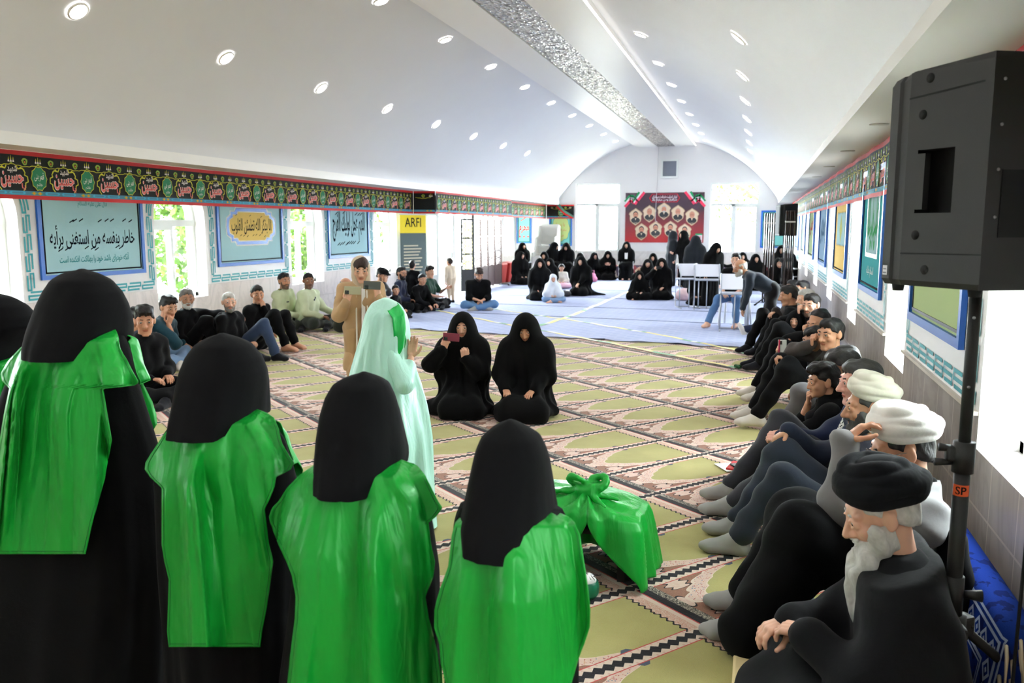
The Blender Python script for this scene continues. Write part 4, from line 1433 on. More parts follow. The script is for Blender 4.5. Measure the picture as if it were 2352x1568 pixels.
class Sk:
    """skeleton in local space: origin on the floor, faces +y, right is +x"""
    def __init__(s, pose='cross', k=1.0, lean=.08, side=0.0, hands=None, legs=None, head=(0, 0, 0), seat=None, broad=1.0, reach=None, elbow=None, twist=0.0):
        s.k = k; s.pose = pose
        z0 = {'cross': .11, 'kneesup': .11, 'oneup': .11, 'kneel': .24, 'stand': .93, 'chair': .52, 'bend': .92}[pose] if seat is None else seat
        P = V3(0, 0, z0)
        up = V3(math.sin(side), math.sin(lean) * math.cos(side), math.cos(lean) * math.cos(side))
        s.up = up
        s.P = P; s.C = P + up * .28; s.N = P + up * .485
        s.Rt = Rz(twist)
        rx = s.Rt @ V3(1, 0, 0); rx = nrm(rx - up * (rx @ up))
        s.rx = rx
        s.Hd = s.N + up * .075 + V3(0, .03, .085)
        yaw, pit, rol = head
        s.HR = Rz(yaw) @ Rx(-pit) @ Ry(rol)
        s.Hd = s.N + up * .07 + s.HR @ V3(0, .020, .100)
        w = .172 * broad
        s.S = [s.N + rx * (e * w) - up * .055 for e in (-1, 1)]
        s.Hp = [P + V3(e * .09, 0, 0) for e in (-1, 1)]
        kn = {'cross': V3(.31, .30, .12), 'kneesup': V3(.15, .40, .50), 'oneup': V3(.31, .30, .12), 'kneel': V3(.11, .40, .085), 'stand': V3(.09, .02, .48), 'chair': V3(.11, .43, .50), 'bend': V3(.12, .0, .48)}[pose]
        an = {'cross': V3(-.10, .34, .07), 'kneesup': V3(.12, .62, .09), 'oneup': V3(-.10, .34, .07), 'kneel': V3(.09, .0, .06), 'stand': V3(.09, -.01, .08), 'chair': V3(.11, .42, .08), 'bend': V3(.12, 0, .08)}[pose]
        m = lambda v, e: V3(v[0] * e, v[1], v[2])
        s.K = [m(kn, -1), m(kn, 1)]; s.A = [m(an, -1), m(an, 1)]
        if pose == 'cross': s.A[0] = V3(.10, .40, .06)
        if pose == 'oneup': s.K[1] = V3(.14, .38, .50); s.A[1] = V3(.10, .52, .08)
        fd = {'cross': V3(-1, .35, 0), 'kneesup': V3(0, 1, 0), 'oneup': V3(-1, .3, 0), 'kneel': V3(0, -1, 0), 'stand': V3(0, 1, 0), 'chair': V3(0, 1, 0), 'bend': V3(0, 1, 0)}[pose]
        s.F = [m(fd, -1), m(fd, 1)]
        if pose == 'oneup': s.F[1] = V3(0, 1, 0)
        for i, q in (legs or {}).items(): s.K[i], s.A[i], s.F[i] = V3(*q[0]), V3(*q[1]), V3(*q[2])
        named = {'lap': (V3(.10, .24, .24), V3(-.5, .85, -.1), V3(0, .1, -1)), 'knee': (V3(.17, .42, .58), V3(0, .8, -.6), V3(0, -.3, -1)), 'side': (V3(.34, .0, .14), V3(.2, .6, -.6), V3(-1, 0, -.3)), 'down': (V3(.24, .03, .46 if pose != 'stand' else .80), V3(0, .05, -1), V3(-1, 0, 0)), 'thigh': (V3(.14, .34, .22), V3(-.2, .95, -.1), V3(0, .1, -1))}
        s.W = []; s.E = []; s.HD = []; s.HN = []; s.curl = []
        for i, e in ((0, -1), (1, 1)):
            h = (hands or {}).get(i, 'lap')
            cu = .35
            if isinstance(h, str):
                if h == 'face':
                    W = s.Hd + s.HR @ V3(e * .055, .105, -.165); d = s.HR @ V3(-e * .30, .0, 1); n = s.HR @ V3(-e * .35, -.9, .1); cu = .75
                elif h == 'brow':
                    W = s.Hd + s.HR @ V3(e * .085, .150, -.085); d = s.HR @ V3(-e * .45, -.12, .9); n = s.HR @ V3(-e * .2, -1, 0); cu = .22
                elif h == 'fist':
                    W = s.Hd + s.HR @ V3(e * .10, .10, -.085); d = s.HR @ V3(-e * .15, .1, 1); n = s.HR @ V3(-e * .8, -.6, 0); cu = 1.0
                else: W, d, n = [m(v, e) for v in named[h]]
            else:
                W, d, n = [V3(*v) for v in h[:3]]
                if len(h) > 3: cu = h[3]
            ex = (elbow or {}).get(i, None)
            pole = V3(*ex) if ex is not None else V3(e * .7, -.35, -.8)
            el, W = ik(s.S[i], np.asarray(W, float), .285, .245, pole)
            s.E.append(el); s.W.append(W); s.HD.append(nrm(d)); s.HN.append(nrm(n)); s.curl.append(cu)
        for nm in ('P', 'C', 'N', 'Hd'): setattr(s, nm, getattr(s, nm) * k)
        for nm in ('S', 'E', 'W', 'Hp', 'K', 'A'): setattr(s, nm, [v * k for v in getattr(s, nm)])
        s.hs = k ** .45 if k < 1 else k       # children keep larger heads
        s.hs = s.hs * (1.06 if k >= .85 else 1.0)

    def top(s, hat=0.0):
        return s.Hd[2] + max((s.HR @ V3(0, y, z))[2] for y, z in ((0, .118 + hat), (-.06, .10 + hat), (.05, .09 + hat))) * s.hs

    # primitive sets
    def torso(s, g=0.0, belly=.0):
        k = s.k; P, C, N, rx = s.P, s.C, s.N, s.rx
        o = []
        for e in (-1, 1):
            o.append((P + rx * e * .065 * k + s.up * .02 * k, C + rx * e * .075 * k, (.105 + g + belly) * k, (.110 + g + belly * .6) * k))
            o.append((C + rx * e * .07 * k, N - s.up * .09 * k + rx * e * .07 * k, (.105 + g) * k, (.085 + g) * k))
            o.append((N - s.up * .02 * k, s.S[0 if e < 0 else 1], (.058 + g) * k, (.062 + g) * k))
        return o
    def neck(s, g=0.0):
        return [(s.N - s.up * .04 * s.k, s.Hd + s.HR @ V3(0, -.02, -.03) * s.hs, (.056 + g) * s.k, (.050 + g) * s.hs)]
    def arm(s, i, g=0.0, upto=1.0):
        k = s.k
        o = [(s.S[i], s.E[i], (.055 + g) * k, (.044 + g) * k)]
        if upto > 0: o.append((s.E[i], s.E[i] + (s.W[i] - s.E[i]) * upto, (.044 + g) * k, (.044 + g - (.014 * upto)) * k))
        return o
    def upper(s, i, f, g=0.0):
        return [(s.S[i], s.S[i] + (s.E[i] - s.S[i]) * f, (.055 + g) * s.k, (.050 + g) * s.k)]
    def leg(s, i, g=0.0, upto=1.0):
        k = s.k
        return [(s.Hp[i], s.K[i], (.092 + g) * k, (.062 + g) * k), (s.K[i], s.K[i] + (s.A[i] - s.K[i]) * upto, (.060 + g) * k, (.060 + g - .020 * upto) * k)]
    def foot(s, i, g=0.0, toes=False):
        k = s.k; f = nrm(s.F[i]); A = s.A[i]
        side = nrm(np.cross(f, V3(0, 0, 1))) if abs(f[2]) < .9 else V3(1, 0, 0)
        dn = V3(0, 0, -.035) * k if s.pose not in ('kneel',) else V3(0, 0, -.02) * k
        a = A + dn - f * .03 * k; b = A + dn + f * .125 * k - V3(0, 0, .008) * k
        o = [(A, a, (.040 + g) * k, (.036 + g) * k), (A, b, (.040 + g) * k, (.026 + g) * k), (a, b + side * .018 * k, (.034 + g) * k, (.024 + g) * k), (a, b - side * .018 * k, (.034 + g) * k, (.024 + g) * k)]
        if toes:
            for q in range(5):
                t = b + side * (q - 2) * .017 * k; o.append((t, t + f * (.050 - .006 * abs(q - .8)) * k - V3(0, 0, .012) * k, .012 * k, .009 * k))
        else: o.append((b, b + f * .035 * k, (.028 + g) * k, (.020 + g) * k))
        return o


def place(V, R, t, sc=1.0): return (V * sc) @ np.asarray(R).T + t


def body(s, root, tone, kind='male', hi=1, feet='none', hidden=False, step=None, brow=None, handson=(0, 1)):
    """one continuous skin mesh: head, neck, trunk, limbs, hands, feet"""
    g = -.012
    pr = s.torso(g) + s.neck()
    for i in (0, 1):
        pr += s.arm(i, -.004) + s.leg(i, -.008)
        if feet == 'bare': pr += s.foot(i, 0, True)
        else: pr += s.foot(i, -.006)
    h = step or {2: .016, 1: .020, 0: .030}[hi]
    V, Q = sdf(pr, h, .03 * s.k)
    vs, qs, ms = [V], [Q], [np.zeros(len(Q))]
    n = len(V)
    hv, hq, hm = head_mesh(kind, hi)
    vs.append(place(hv, s.HR, s.Hd, s.hs)); qs.append(hq + n); ms.append(hm); n += len(hv)
    for i in handson:
        V, Q = hand_mesh(s.curl[i], hi)
        z = -s.HN[i]; y = s.HD[i]; z = nrm(z - y * (y @ z)); x = np.cross(y, z)
        V = V.copy()
        if i == 0: V[:, 0] *= -1; Q = Q[:, ::-1]
        vs.append(place(V, np.stack([x, y, z], 1), s.W[i], .94 * s.k ** .8)); qs.append(Q + n); ms.append(np.zeros(len(Q))); n += len(V)
    sk = skin(tone)
    return mesh_np('body', np.vstack(vs), np.vstack(qs), [sk[0], sk[1], m_eyew, m_iris, brow or HAIR['black']], root, np.concatenate(ms))


def hair(s, root, style, m, hi=1):
    key = ('hair', style, hi)
    if key not in _tc:
        P = [El((0, -.018, .034), (.0795, .100, .0895)), El((0, -.056, -.022), (.060, .047, .05))]
        if style == 'nape': P = [El((0, -.018, .030), (.0765, .0965, .084)), El((0, -.055, -.02), (.062, .050, .05))]
        if style == 'quiff': P += [El((0, .045, .098), (.066, .055, .036)), El((-.02, .075, .085), (.045, .03, .025)), El((0, -.01, .11), (.07, .07, .03))]
        if style == 'short': P += [El((0, .035, .088), (.058, .050, .028))]
        if style == 'long': P += [El((0, -.05, -.06), (.08, .06, .10))]
        def cut(X, Y, Z):
            jag = .006 * np.sin(X * 130) + .004 * np.sin(X * 271 + 1)
            a = .70 * (Y - .020) - .9 * (Z - .020) + jag + .10 * np.maximum(.03 - np.abs(np.abs(X) - .045), 0)
            b = -(Z + .066 - .25 * (Y + .09)) if style != 'long' else -(Z + .15)
            if style == 'bald':
                return np.maximum(np.maximum(a, b), np.maximum(Z - .052, Y - .03))
            if style == 'receding': a = .85 * (Y + .004) - .9 * (Z - .042)
            ear = .012 - np.sqrt(((np.abs(X) - .085) / 1.2) ** 2 + (Y + .004) ** 2 + (Z + .006) ** 2) + .012
            return np.maximum(np.maximum(a, b), ear)
        h = {2: .0042, 1: .0065, 0: .010}[hi]
        _tc[key] = sdf(P, h, .03, [cut], wob(.0035, 3, 3.2, (1, 1, .5)))
    V, Q = _tc[key]
    return mesh_np('hair', place(V, s.HR, s.Hd, s.hs), Q, m, root)


def beard(s, root, style, m, hi=1):
    key = ('beard', style, hi)
    if key not in _tc:
        P = [El((0, .034, -.082), (.058, .056, .043)), El((0, .030, -.03), (.068, .062, .075)), C_((-.014, .076, -.102), (.014, .076, -.102), .0195, .0195)]
        if style == 'full': P += [El((0, .058, -.112), (.045, .035, .035))]
        if style == 'long':
            P += [El((0, .074, -.120), (.060, .046, .06)), El((0, .112, -.175), (.054, .044, .075)), El((0, .142, -.235), (.040, .034, .065)), El((0, .160, -.280), (.022, .022, .045))]
        M_ = [C_((-.024, .092, -.048), (0, .100, -.044), .006, .0075), C_((.024, .092, -.048), (0, .100, -.044), .006, .0075)]
        def cut(X, Y, Z):
            lim = -.050 + 1.5 * np.maximum(np.abs(X) - .048, 0) * 1.6
            a = Z - np.minimum(lim, .012)
            b = -(Y + .012)
            return np.maximum(a, b)
        mouth = El((0, .095, -.064), (.024, .03, .0105))
        h = {2: .0040, 1: .0062, 0: .010}[hi]
        if style == 'moustache': _tc[key] = sdf([(a, b, r * 1.15, q * 1.15) for a, b, r, q in M_], h * .7, .005)
        else:
            gr = {'stubble': -.0030, 'short': .001, 'full': .004, 'long': .004}[style]
            V, Q = sdf(P, h, .02, [cut, mouth], wob(.003 if style != 'long' else .0065, 5, 3.4, (1.3, 1.3, .25)), gr)
            V2, Q2 = sdf(M_, h * .8, .004)
            _tc[key] = (np.vstack([V, V2]), np.vstack([Q, Q2 + len(V)]))
    V, Q = _tc[key]
    return mesh_np('moustache' if style == 'moustache' else 'beard', place(V, s.HR, s.Hd, s.hs), Q, m, root)


def turban(s, root, m, hi=2, big=1.0, crown=None):
    """wound turban: several crossing rolls of cloth round a cap"""
    P = [El((0, -.020, .090), (.072 * big, .086 * big, .064 * big))]
    n = 40
    rolls = []
    for q in range(8):
        tl = (-.42, .42, -.20, .22, .55, -.55, .04, -.05)[q]; lift = (.066, .068, .092, .090, .108, .110, .074, .118)[q]
        R = (.078, .079, .072, .073, .056, .056, .081, .05)[q] * big; rr = (.0195, .020, .022, .021, .022, .022, .022, .022)[q] * big
        M = Ry(tl * .55) @ Rx(.26 + .10 * math.sin(q * 1.7))
        pts = [M @ V3(R * math.cos(2 * PI * i / n), R * 1.16 * math.sin(2 * PI * i / n), 0) + V3(0, -.026, lift + .008) for i in range(n)]
        rolls += [(pts[i], pts[(i + 1) % n], rr * (1 + .16 * math.sin(i * .5 + q)), rr * (1 + .16 * math.sin((i + 1) * .5 + q))) for i in range(n)]
    V, Q = sdf(P + rolls, .0042 if hi == 2 else .008, .0035, (), wob(.0012, 2, 2.2))
    return mesh_np('turban', place(V, s.HR, s.Hd, s.hs * 1.04), Q, m, root)


def garment(name, root, prims, m, h=.018, k=.035, w=.0045, seed=0, cuts=(), f=1.0):
    V, Q = sdf(prims, h, k, cuts, wob(w, seed, f))
    return mesh_np(name, V, Q, m, root)


M_BLK = cloth('black cotton', (13, 13, 15), .92, .10, .2, 60, .03)
M_CHA = cloth('black chador cloth', (8, 8, 9), .9, .10, .2, 40, .02)
M_STUB = hairm('stubble', (112, 86, 72))
M_CHB = cloth('faded black chador cloth', (34, 37, 42), .9, .12, .2, 40, .10)
M_NVY = cloth('navy cotton', (30, 36, 56), .9)
M_JEAN = cloth('blue denim', (78, 112, 156), .9)
M_DJEAN = cloth('dark denim', (44, 58, 84), .9)
M_LJEAN = cloth('light denim', (122, 150, 184), .9)
M_SOCKG = cloth('grey sock knit', (158, 156, 154), .95, .1)
M_SOCKW = cloth('white sock knit', (216, 208, 200), .95, .1)
M_SOCKB = cloth('black sock knit', (24, 24, 30), .95, .1)


def man(px, py, top, rz, label, pose='cross', k=1.0, tone='mid', hairs=('short', 'black'), brd=None, shirt=M_BLK, sleeve='long', pants=M_BLK, feet=0, hi=1, kind='male', loc=None, belly=.0, shirtname='shirt', collar=True, seed=0, group=None, brow=None, handson=(0, 1), cat='person', hat=0.0, **kw):
    """seated / standing figure; (px,py) is where the top of the head is in the photo, at height top"""
    if feet == 0: feet = M_SOCKB
    s = Sk(pose, k, **kw)
    if loc is None:
        top *= 1.04
        kf = min(1.22, max(.90, (top - .02) / s.top(hat)))
        k = k * kf
        s = Sk(pose, k, **kw)
    hx = s.Hd
    if loc is None:
        q = gnd(px, py, top)
        off = Rz(rz) @ V3(hx[0], hx[1], 0)
        loc = (q[0] - off[0], q[1] - off[1], .018 if q[1] < 12.9 else .024)
    root = empty('person', loc, rz, label, cat, group)
    body(s, root, tone, kind, hi, feet if feet in ('bare',) else 'none', brow=brow or (HAIR[hairs[1]] if hairs and hairs[1] in ('white', 'grey') else None), handson=handson)
    if hairs: hair(s, root, hairs[0], HAIR[hairs[1]], hi)
    if brd: beard(s, root, brd[0], M_STUB if brd == ('stubble', 'black') else HAIR[brd[1]], hi)
    h = {2: .0125, 1: .016, 0: .026}[hi]
    g = .016
    pr = s.torso(g, belly)
    for i in (0, 1): pr += s.arm(i, g, .96) if sleeve == 'long' else s.arm(i, g + .004, .38) if sleeve == 'elbow' else s.upper(i, .72, g + .006)
    if collar: pr += [(s.N - s.up * .03 * k, s.N + s.up * .035 * k, .068 * k, .064 * k)]
    garment(shirtname, root, pr, shirt, h, .04 * k, (.0085 if hi == 2 else .006) * k, seed, [lambda X, Y, Z, s=s: np.minimum(((X - s.N[0]) * s.up[0] + (Y - s.N[1]) * s.up[1] + (Z - s.N[2]) * s.up[2]) - .045 * s.k, .105 * s.k - np.sqrt((X - s.N[0]) ** 2 + (Y - s.N[1] - .01) ** 2 + .2 * (Z - s.N[2]) ** 2))])
    if pants is not None:
        pr = []
        for i in (0, 1): pr += s.leg(i, .016, .93)
        pr += [(s.Hp[0], s.Hp[1], .11 * k, .11 * k)]
        garment('trousers', root, pr, pants, h, .05 * k, (.0085 if hi == 2 else .006) * k, seed + 5)
    if feet not in (None, 'bare', 'none'):
        for i in (0, 1):
            garment('sock', root, s.foot(i, .004), feet, h * .7, .02, .001, 1)
    root['hx'] = 0
    del root['hx']
    return root, s


def hood_prims(s, g=.022):
    """cloth round the head and neck"""
    h = s.hs; R = s.HR; H = s.Hd
    q = lambda x, y, z: H + R @ V3(x, y, z) * h
    return [El(q(0, -.018, .030), V3(.078, .100, .090) * h + g, R), El(q(0, .005, -.06), V3(.072, .078, .09) * h + g * .8, R),
            (q(0, -.03, -.08), s.N - V3(0, 0, .06) * s.k, .082 * h + g * .5, .115 * s.k + g * .5)]


def face_cut(s, w=.052, up=.068, dn=.088):
    h = s.hs; R = s.HR
    zc = (up - dn) / 2; hh = (up + dn) / 2
    return [El(s.Hd + R @ V3(0, .115, zc) * h, V3(w, .085, hh) * h, R)]


def chador(s, root, m=M_CHA, name='chador', h=.018, amp=.010, seed=0, spread=1.0, hoodg=.022, face=True, sleeves=True, w=.052, extra=(), up=.068, dn=.088, g=.030):
    k = s.k
    pr = s.torso(g)
    pr += hood_prims(s, hoodg)
    for i in (0, 1):
        sd = s.rx * (-1, 1)[i]
        pr += [(s.Hd + s.HR @ V3(0, -.03, -.02) * s.hs, s.S[i] - s.up * .10 * k + sd * .0, .088 * s.hs, .092 * k), (s.S[i] - s.up * .10 * k, s.C * .5 + s.P * .5 + sd * .20 * k, .088 * k, .105 * k)]
        if sleeves: pr += s.arm(i, g * .75, .93)
        else: pr += [(s.S[i], s.S[i] - V3(0, 0, .22) * k, .09 * k, .11 * k)]
        if s.pose in ('stand', 'bend'):
            pr += [(s.Hp[i], V3(s.A[i][0] * spread, s.A[i][1], .06), .13 * k, .16 * k * spread)]
        else: pr += [(s.Hp[i], s.K[i], .14 * k, .10 * k), (s.K[i], s.A[i], .095 * k, .08 * k)]
    if s.pose in ('cross', 'kneel', 'oneup', 'kneesup'):
        pr += [El(V3(0, .10 * k, .05 * k), V3(.34 * spread, .34 * spread, .09) * k), El(V3(0, -.05 * k, .14 * k), V3(.24, .20, .17) * k), (s.K[0], s.K[1], .10 * k, .10 * k)]
    if s.pose == 'chair':
        pr += [(s.K[0], s.K[1], .11 * k, .11 * k), (s.A[0] + V3(0, -.05, 0), s.A[1] + V3(0, -.05, 0), .13 * k, .13 * k), (V3(-.1, .2, .3) * k, V3(.1, .2, .3) * k, .16 * k, .16 * k)]
    pr += list(extra)
    rs = np.random.RandomState(seed); ph = rs.rand(4) * 6.3
    c = s.P
    def mod(X, Y, Z, F):
        th = np.arctan2(X - c[0], Y - c[1] - .02)
        t = np.clip((s.N[2] * 1.08 - Z) / (s.N[2] * .75), 0, 1)
        return F + amp * t * (np.sin(9 * th + ph[0] + 2.2 * Z) + .6 * np.sin(17 * th + ph[1] - 3 * Z) + .4 * np.sin(23 * Z + 5 * X + ph[2]))
    cuts = list(face_cut(s, w, up, dn)) if face else []
    cuts += [lambda X, Y, Z: -(Z - .004) + 0 * X]
    V, Q = sdf(pr, h, .09 * k, cuts, mod)
    return mesh_np(name, V, Q, m, root)


def woman(px, py, top, rz, label, pose='kneel', k=.94, tone='fair', m=M_CHA, hi=0, loc=None, h=None, kind='female', seed=0, handson=(0, 1), group=None, chk=None, cuff=True, **kw):
    s = Sk(pose, k, **kw)
    if loc is None:
        top *= 1.02
        k *= min(1.22, max(.90, (top - .02) / s.top(.025)))
        s = Sk(pose, k, **kw)
        q = gnd(px, py, top); off = Rz(rz) @ V3(s.Hd[0], s.Hd[1], 0)
        loc = (q[0] - off[0], q[1] - off[1], .018 if q[1] < 12.9 else .024)
    root = empty('person', loc, rz, label, 'person', group)
    body(s, root, tone, kind, hi, handson=handson)
    chador(s, root, m, 'chador', h or {2: .012, 1: .017, 0: .024}[hi], seed=seed, **(chk or {}))
    return root, s
# ============================================================ the seated rows
def deg(a): return math.radians(a)
def facecam(x, y, off=0): return math.atan2(x, -y) + deg(off)


LR = deg(-90)
RR = deg(90)
G = 'grey'

# ---- left row, near to far
man(95, 700, .74, LR, 'dark haired child by the left wall peeping out behind the tall girl in green', k=.74, kind='child', tone='fair', shirt=M_NVY, head=(-.7, .05, 0), hi=1)
man(306, 708, .80, LR + .30, 'boy in black by the left wall hiding his eyes behind one hand', pose='oneup', k=.90, tone='mid', hairs=('quiff', 'black'), sleeve='elbow', pants=cloth('navy trousers', (24, 26, 44)), head=(-.35, .45, 0), lean=.42, hands={1: 'brow', 0: ((-.02, .52, .50), (.9, .3, -.35), (0, 0, -1))}, feet=M_SOCKB, seed=1)
man(330, 698, .99, LR - .1, 'boy in black half hidden behind the boy covering his eyes', pose='cross', k=.92, tone='mid', hairs=('quiff', 'black'), head=(-.75, .15, 0), lean=.2, seed=2)
man(385, 682, .88, LR + .25, 'young man in a dark teal polo shirt resting his chin on his fist', pose='cross', tone='mid', hairs=('quiff', 'black'), shirt=cloth('teal polo cotton', (22, 58, 70)), sleeve='elbow', pants=M_LJEAN, head=(-.55, .22, 0), lean=.42, hands={1: 'face', 0: ((-.33, .38, .16), (-.3, .8, -.5), (0, 0, -1))}, feet=M_SOCKW, seed=3, hi=2, elbow={1: (.3, .2, -1)})
man(428, 662, .94, LR, 'grey haired man with a white moustache in black, one arm stretched over his knee', pose='oneup', tone='tan', hairs=('short', 'grey'), brd=('stubble', 'white'), sleeve='elbow', head=(-.75, .08, 0), lean=.02, hands={0: ((-.30, .52, .56), (-.5, .7, -.5), (0, 0, -1), .3), 1: 'lap'}, legs={0: ((-.20, .40, .50), (-.14, .56, .08), (0, 1, 0))}, seed=4, hi=2, feet=M_SOCKB)
man(525, 671, .90, LR, 'white haired man in a black shirt with one knee up in blue trousers', pose='oneup', k=.98, tone='fair', hairs=('short', 'white'), brd=('stubble', 'grey'), pants=M_DJEAN, head=(-.8, .03, 0), lean=-.02, legs={0: ((-.15, .40, .46), (-.12, .58, .08), (0, 1, 0)), 1: ((.31, .30, .12), (.0, .42, .07), (-1, .3, 0))}, feet=M_SOCKB, seed=6, hi=2)
man(590, 655, .92, LR, 'heavy set man in black with his hand over his mouth', pose='oneup', tone='mid', hairs=('short', 'black'), head=(-.75, .08, 0), lean=.06, hands={0: 'face', 1: 'lap'}, legs={0: ((-.16, .36, .46), (-.14, .52, .08), (.2, 1, 0))}, feet='bare', belly=.03, seed=7, hi=2, broad=1.08)
M_OFF = cloth('pale green uniform cotton', (206, 214, 178), .8)
M_OLV = cloth('dark olive uniform cotton', (38, 42, 36), .9)
m_gold = plain('gold thread', (212, 168, 60), .4, .5, .3)


def officer(px, top, label, seed, **kw):
    root, s = man(px, kw.pop('py'), top, LR, label, tone=kw.pop('tone'), hairs=('short', 'black'), shirt=M_OFF, shirtname='uniform_shirt', pants=M_OLV, feet=M_SOCKB, hi=2, seed=seed, brd=('stubble', 'black'), **kw)
    for i, e in ((0, -1), (1, 1)):
        mb = MB(); c = s.N + (s.S[i] - s.N) * .72 + V3(0, 0, .080)
        M = np.stack([nrm(s.S[i] - s.N), V3(0, 1, 0), np.cross(nrm(s.S[i] - s.N), V3(0, 1, 0))], 1)
        mb.box(c, (.10, .05, .012), 0, M, .004); mb.box(c + M @ V3(-.015, 0, .008), (.028, .026, .006), 1, M, .002)
        mb.build('epaulette', [plain('epaulette black', (26, 28, 30), .7), m_gold], root)
    f = s.C + s.up * .06 + V3(0, .135, 0)
    mb = MB(); mb.box(f + V3(.075, 0.002, 0), (.06, .012, .014), 0, Rx(-.2)); mb.build('name_tag', plain('tag navy', (30, 34, 52), .4), root)
    return root, s


oq_ = officer(652, .97, 'police officer in pale green uniform shirt holding a white paper', 8, py=626, tone='mid', head=(-.55, .02, 0), hands={0: ((-.12, .30, .25), (.5, .8, -.1), (0, 0, -1)), 1: ((.06, .30, .24), (-.6, .7, -.1), (0, 0, -1))})
op_ = officer(708, .96, 'bearded police officer in pale green shirt with dark glasses hung from his collar', 9, py=627, tone='dark', head=(-.85, .04, 0), belly=.03, broad=1.08, hands={0: ((-.30, .34, .22), (-.3, .8, -.4), (0, 0, -1)), 1: 'thigh'})
r_, s_ = op_
mb = MB()
c = s_.C + s_.up * .10 + V3(.03, .150, 0)
mb.box(c + V3(-.022, .0, .02), (.036, .008, .030), 0, Ry(.5), .004); mb.box(c + V3(.020, .004, -.012), (.036, .008, .030), 0, Ry(.5), .004); mb.box(c, (.02, .006, .008), 0, Ry(.5))
tag(mb.build('sunglasses', plain('dark sunglass lens', (18, 24, 44), .1, .6)), 'dark sunglasses hanging from the collar of the bearded officer', 'sunglasses')
bpy.data.objects['sunglasses'].matrix_world = Matrix.Translation(r_.location) @ Matrix.Rotation(r_.rotation_euler[2], 4, 'Z')
r_, s_ = oq_
p_ = Rz(r_.rotation_euler[2]) @ ((s_.W[0] + s_.W[1]) / 2 + V3(0, .10, .035)) + np.array(r_.location)
tag(MB().box(p_, (.15, .11, .003), 0, Rz(.3) @ Ry(.3)).build('paper_sheet', plain('white paper', (236, 234, 232), .6)), 'white folded paper in the hands of the first officer', 'paper')
man(795, 638, .90, LR, 'bald man in black seated behind the girl in beige, knee raised', pose='oneup', tone='mid', hairs=('bald', 'black'), shirt=M_BLK, pants=M_OLV, head=(-.2, .2, 0), legs={0: ((-.12, .36, .48), (-.12, .5, .08), (0, 1, 0))}, seed=10)
root, s = man(878, 617, .95, LR + .2, 'man in a black leather jacket and black cap covering his face with a hand', pose='cross', tone='tan', hairs=('short', 'black'), brd=('stubble', 'black'), shirt=Mat('black leather', (26, 26, 30), .38, .5).m, shirtname='jacket', pants=M_NVY, head=(-.5, .35, 0), lean=.22, hands={1: 'brow', 0: 'lap'}, broad=1.1, seed=11, feet='bare')
mb = MB(); V, Q = sdf([El((0, -.01, .075), (.088, .105, .055)), El((0, .10, .062), (.06, .05, .008))], .007, .02); mesh_np('cap', place(V, s.HR, s.Hd, s.hs), Q, M_BLK, root)
man(868, 655, .66, LR, 'small child peering past the girl in beige beside the man in leather', k=.72, kind='child', tone='mid', head=(-.9, .0, 0), shirt=M_BLK, seed=12, loc=(-6.75, 14.9, .02))
root, s = man(922, 613, .92, LR + .15, 'bearded man with glasses in navy behind the boy in black', tone='mid', hairs=('short', 'black'), brd=('short', 'black'), shirt=cloth('navy shirt', (30, 36, 60)), head=(-.5, .05, 0), seed=13)
mb = MB()
for e in (-1, 1): mb.tube([s.Hd + s.HR @ (V3(e * .033 + .026 * math.cos(t), .100, .006 + .02 * math.sin(t))) * s.hs for t in [2 * PI * i / 12 for i in range(13)]], .0025, 5); mb.tube([s.Hd + s.HR @ V3(e * .058, .098, .01) * s.hs, s.Hd + s.HR @ V3(e * .082, -.01, .01) * s.hs], .002, 5)
mb.build('glasses', plain('glasses frame', (28, 26, 28), .3), root)
man(947, 598, 1.02, LR + 1.2, 'boy in black kneeling up and looking away towards the entrance', pose='kneel', k=.80, kind='child', tone='fair', seat=.50, head=(.5, -.2, 0), legs={0: ((-.10, .10, .08), (-.1, -.26, .06), (0, -1, 0)), 1: ((.10, .10, .08), (.1, -.26, .06), (0, -1, 0))}, seed=14, hands={0: ((-.1, .34, .62), (0, 1, 0), (0, 0, -1)), 1: 'down'})
man(970, 629, .78, LR - .3, 'boy in black leaning forward with both hands on the carpet edge', k=.84, kind='child', tone='mid', head=(-.5, .15, 0), lean=.4, hands={0: ((-.10, .50, .18), (0, .8, -.5), (0, 0, -1)), 1: ((.12, .50, .16), (0, .8, -.5), (0, 0, -1))}, seed=15, hi=1)
man(987, 612, .90, LR - .1, 'young man in a dark green t-shirt holding the toddler', tone='fair', hairs=('quiff', 'black'), shirt=cloth('dark green jersey', (18, 58, 42)), sleeve='short', head=(-.4, .05, 0), hands={0: ((-.22, .34, .42), (-.6, .6, .2), (.6, 0, 0)), 1: ((.05, .36, .26), (-.7, .6, 0), (0, 0, -1))}, seed=16, pants=M_BLK, feet=M_SOCKB)
man(1000, 603, .95, LR + 2.6, 'toddler in beige seen from behind on the lap of the man in green', pose='stand', k=.60, kind='child', tone='mid', hairs=('short', 'brown'), shirt=cloth('beige toddler cotton', (224, 206, 182)), pants=cloth('beige toddler trousers', (206, 184, 158)), seed=17, loc=(-6.86, 18.35, .024), hands={0: 'down', 1: 'down'})
q = gnd(1100, 617, .87)
man(1100, 617, .87, facecam(q[0], q[1], 8), 'man in a black polo shirt and blue jeans sitting cross-legged alone, head bowed', tone='mid', hairs=('quiff', 'brown'), brd=('stubble', 'brown'), sleeve='elbow', pants=cloth('mid denim', (92, 128, 170)), feet=M_SOCKG, head=(.1, .55, 0), lean=.22, hands={0: ((-.04, .34, .20), (.7, .6, -.2), (0, 0, -1)), 1: ((.05, .36, .22), (-.7, .6, -.2), (0, 0, -1))}, seed=18, broad=1.08)

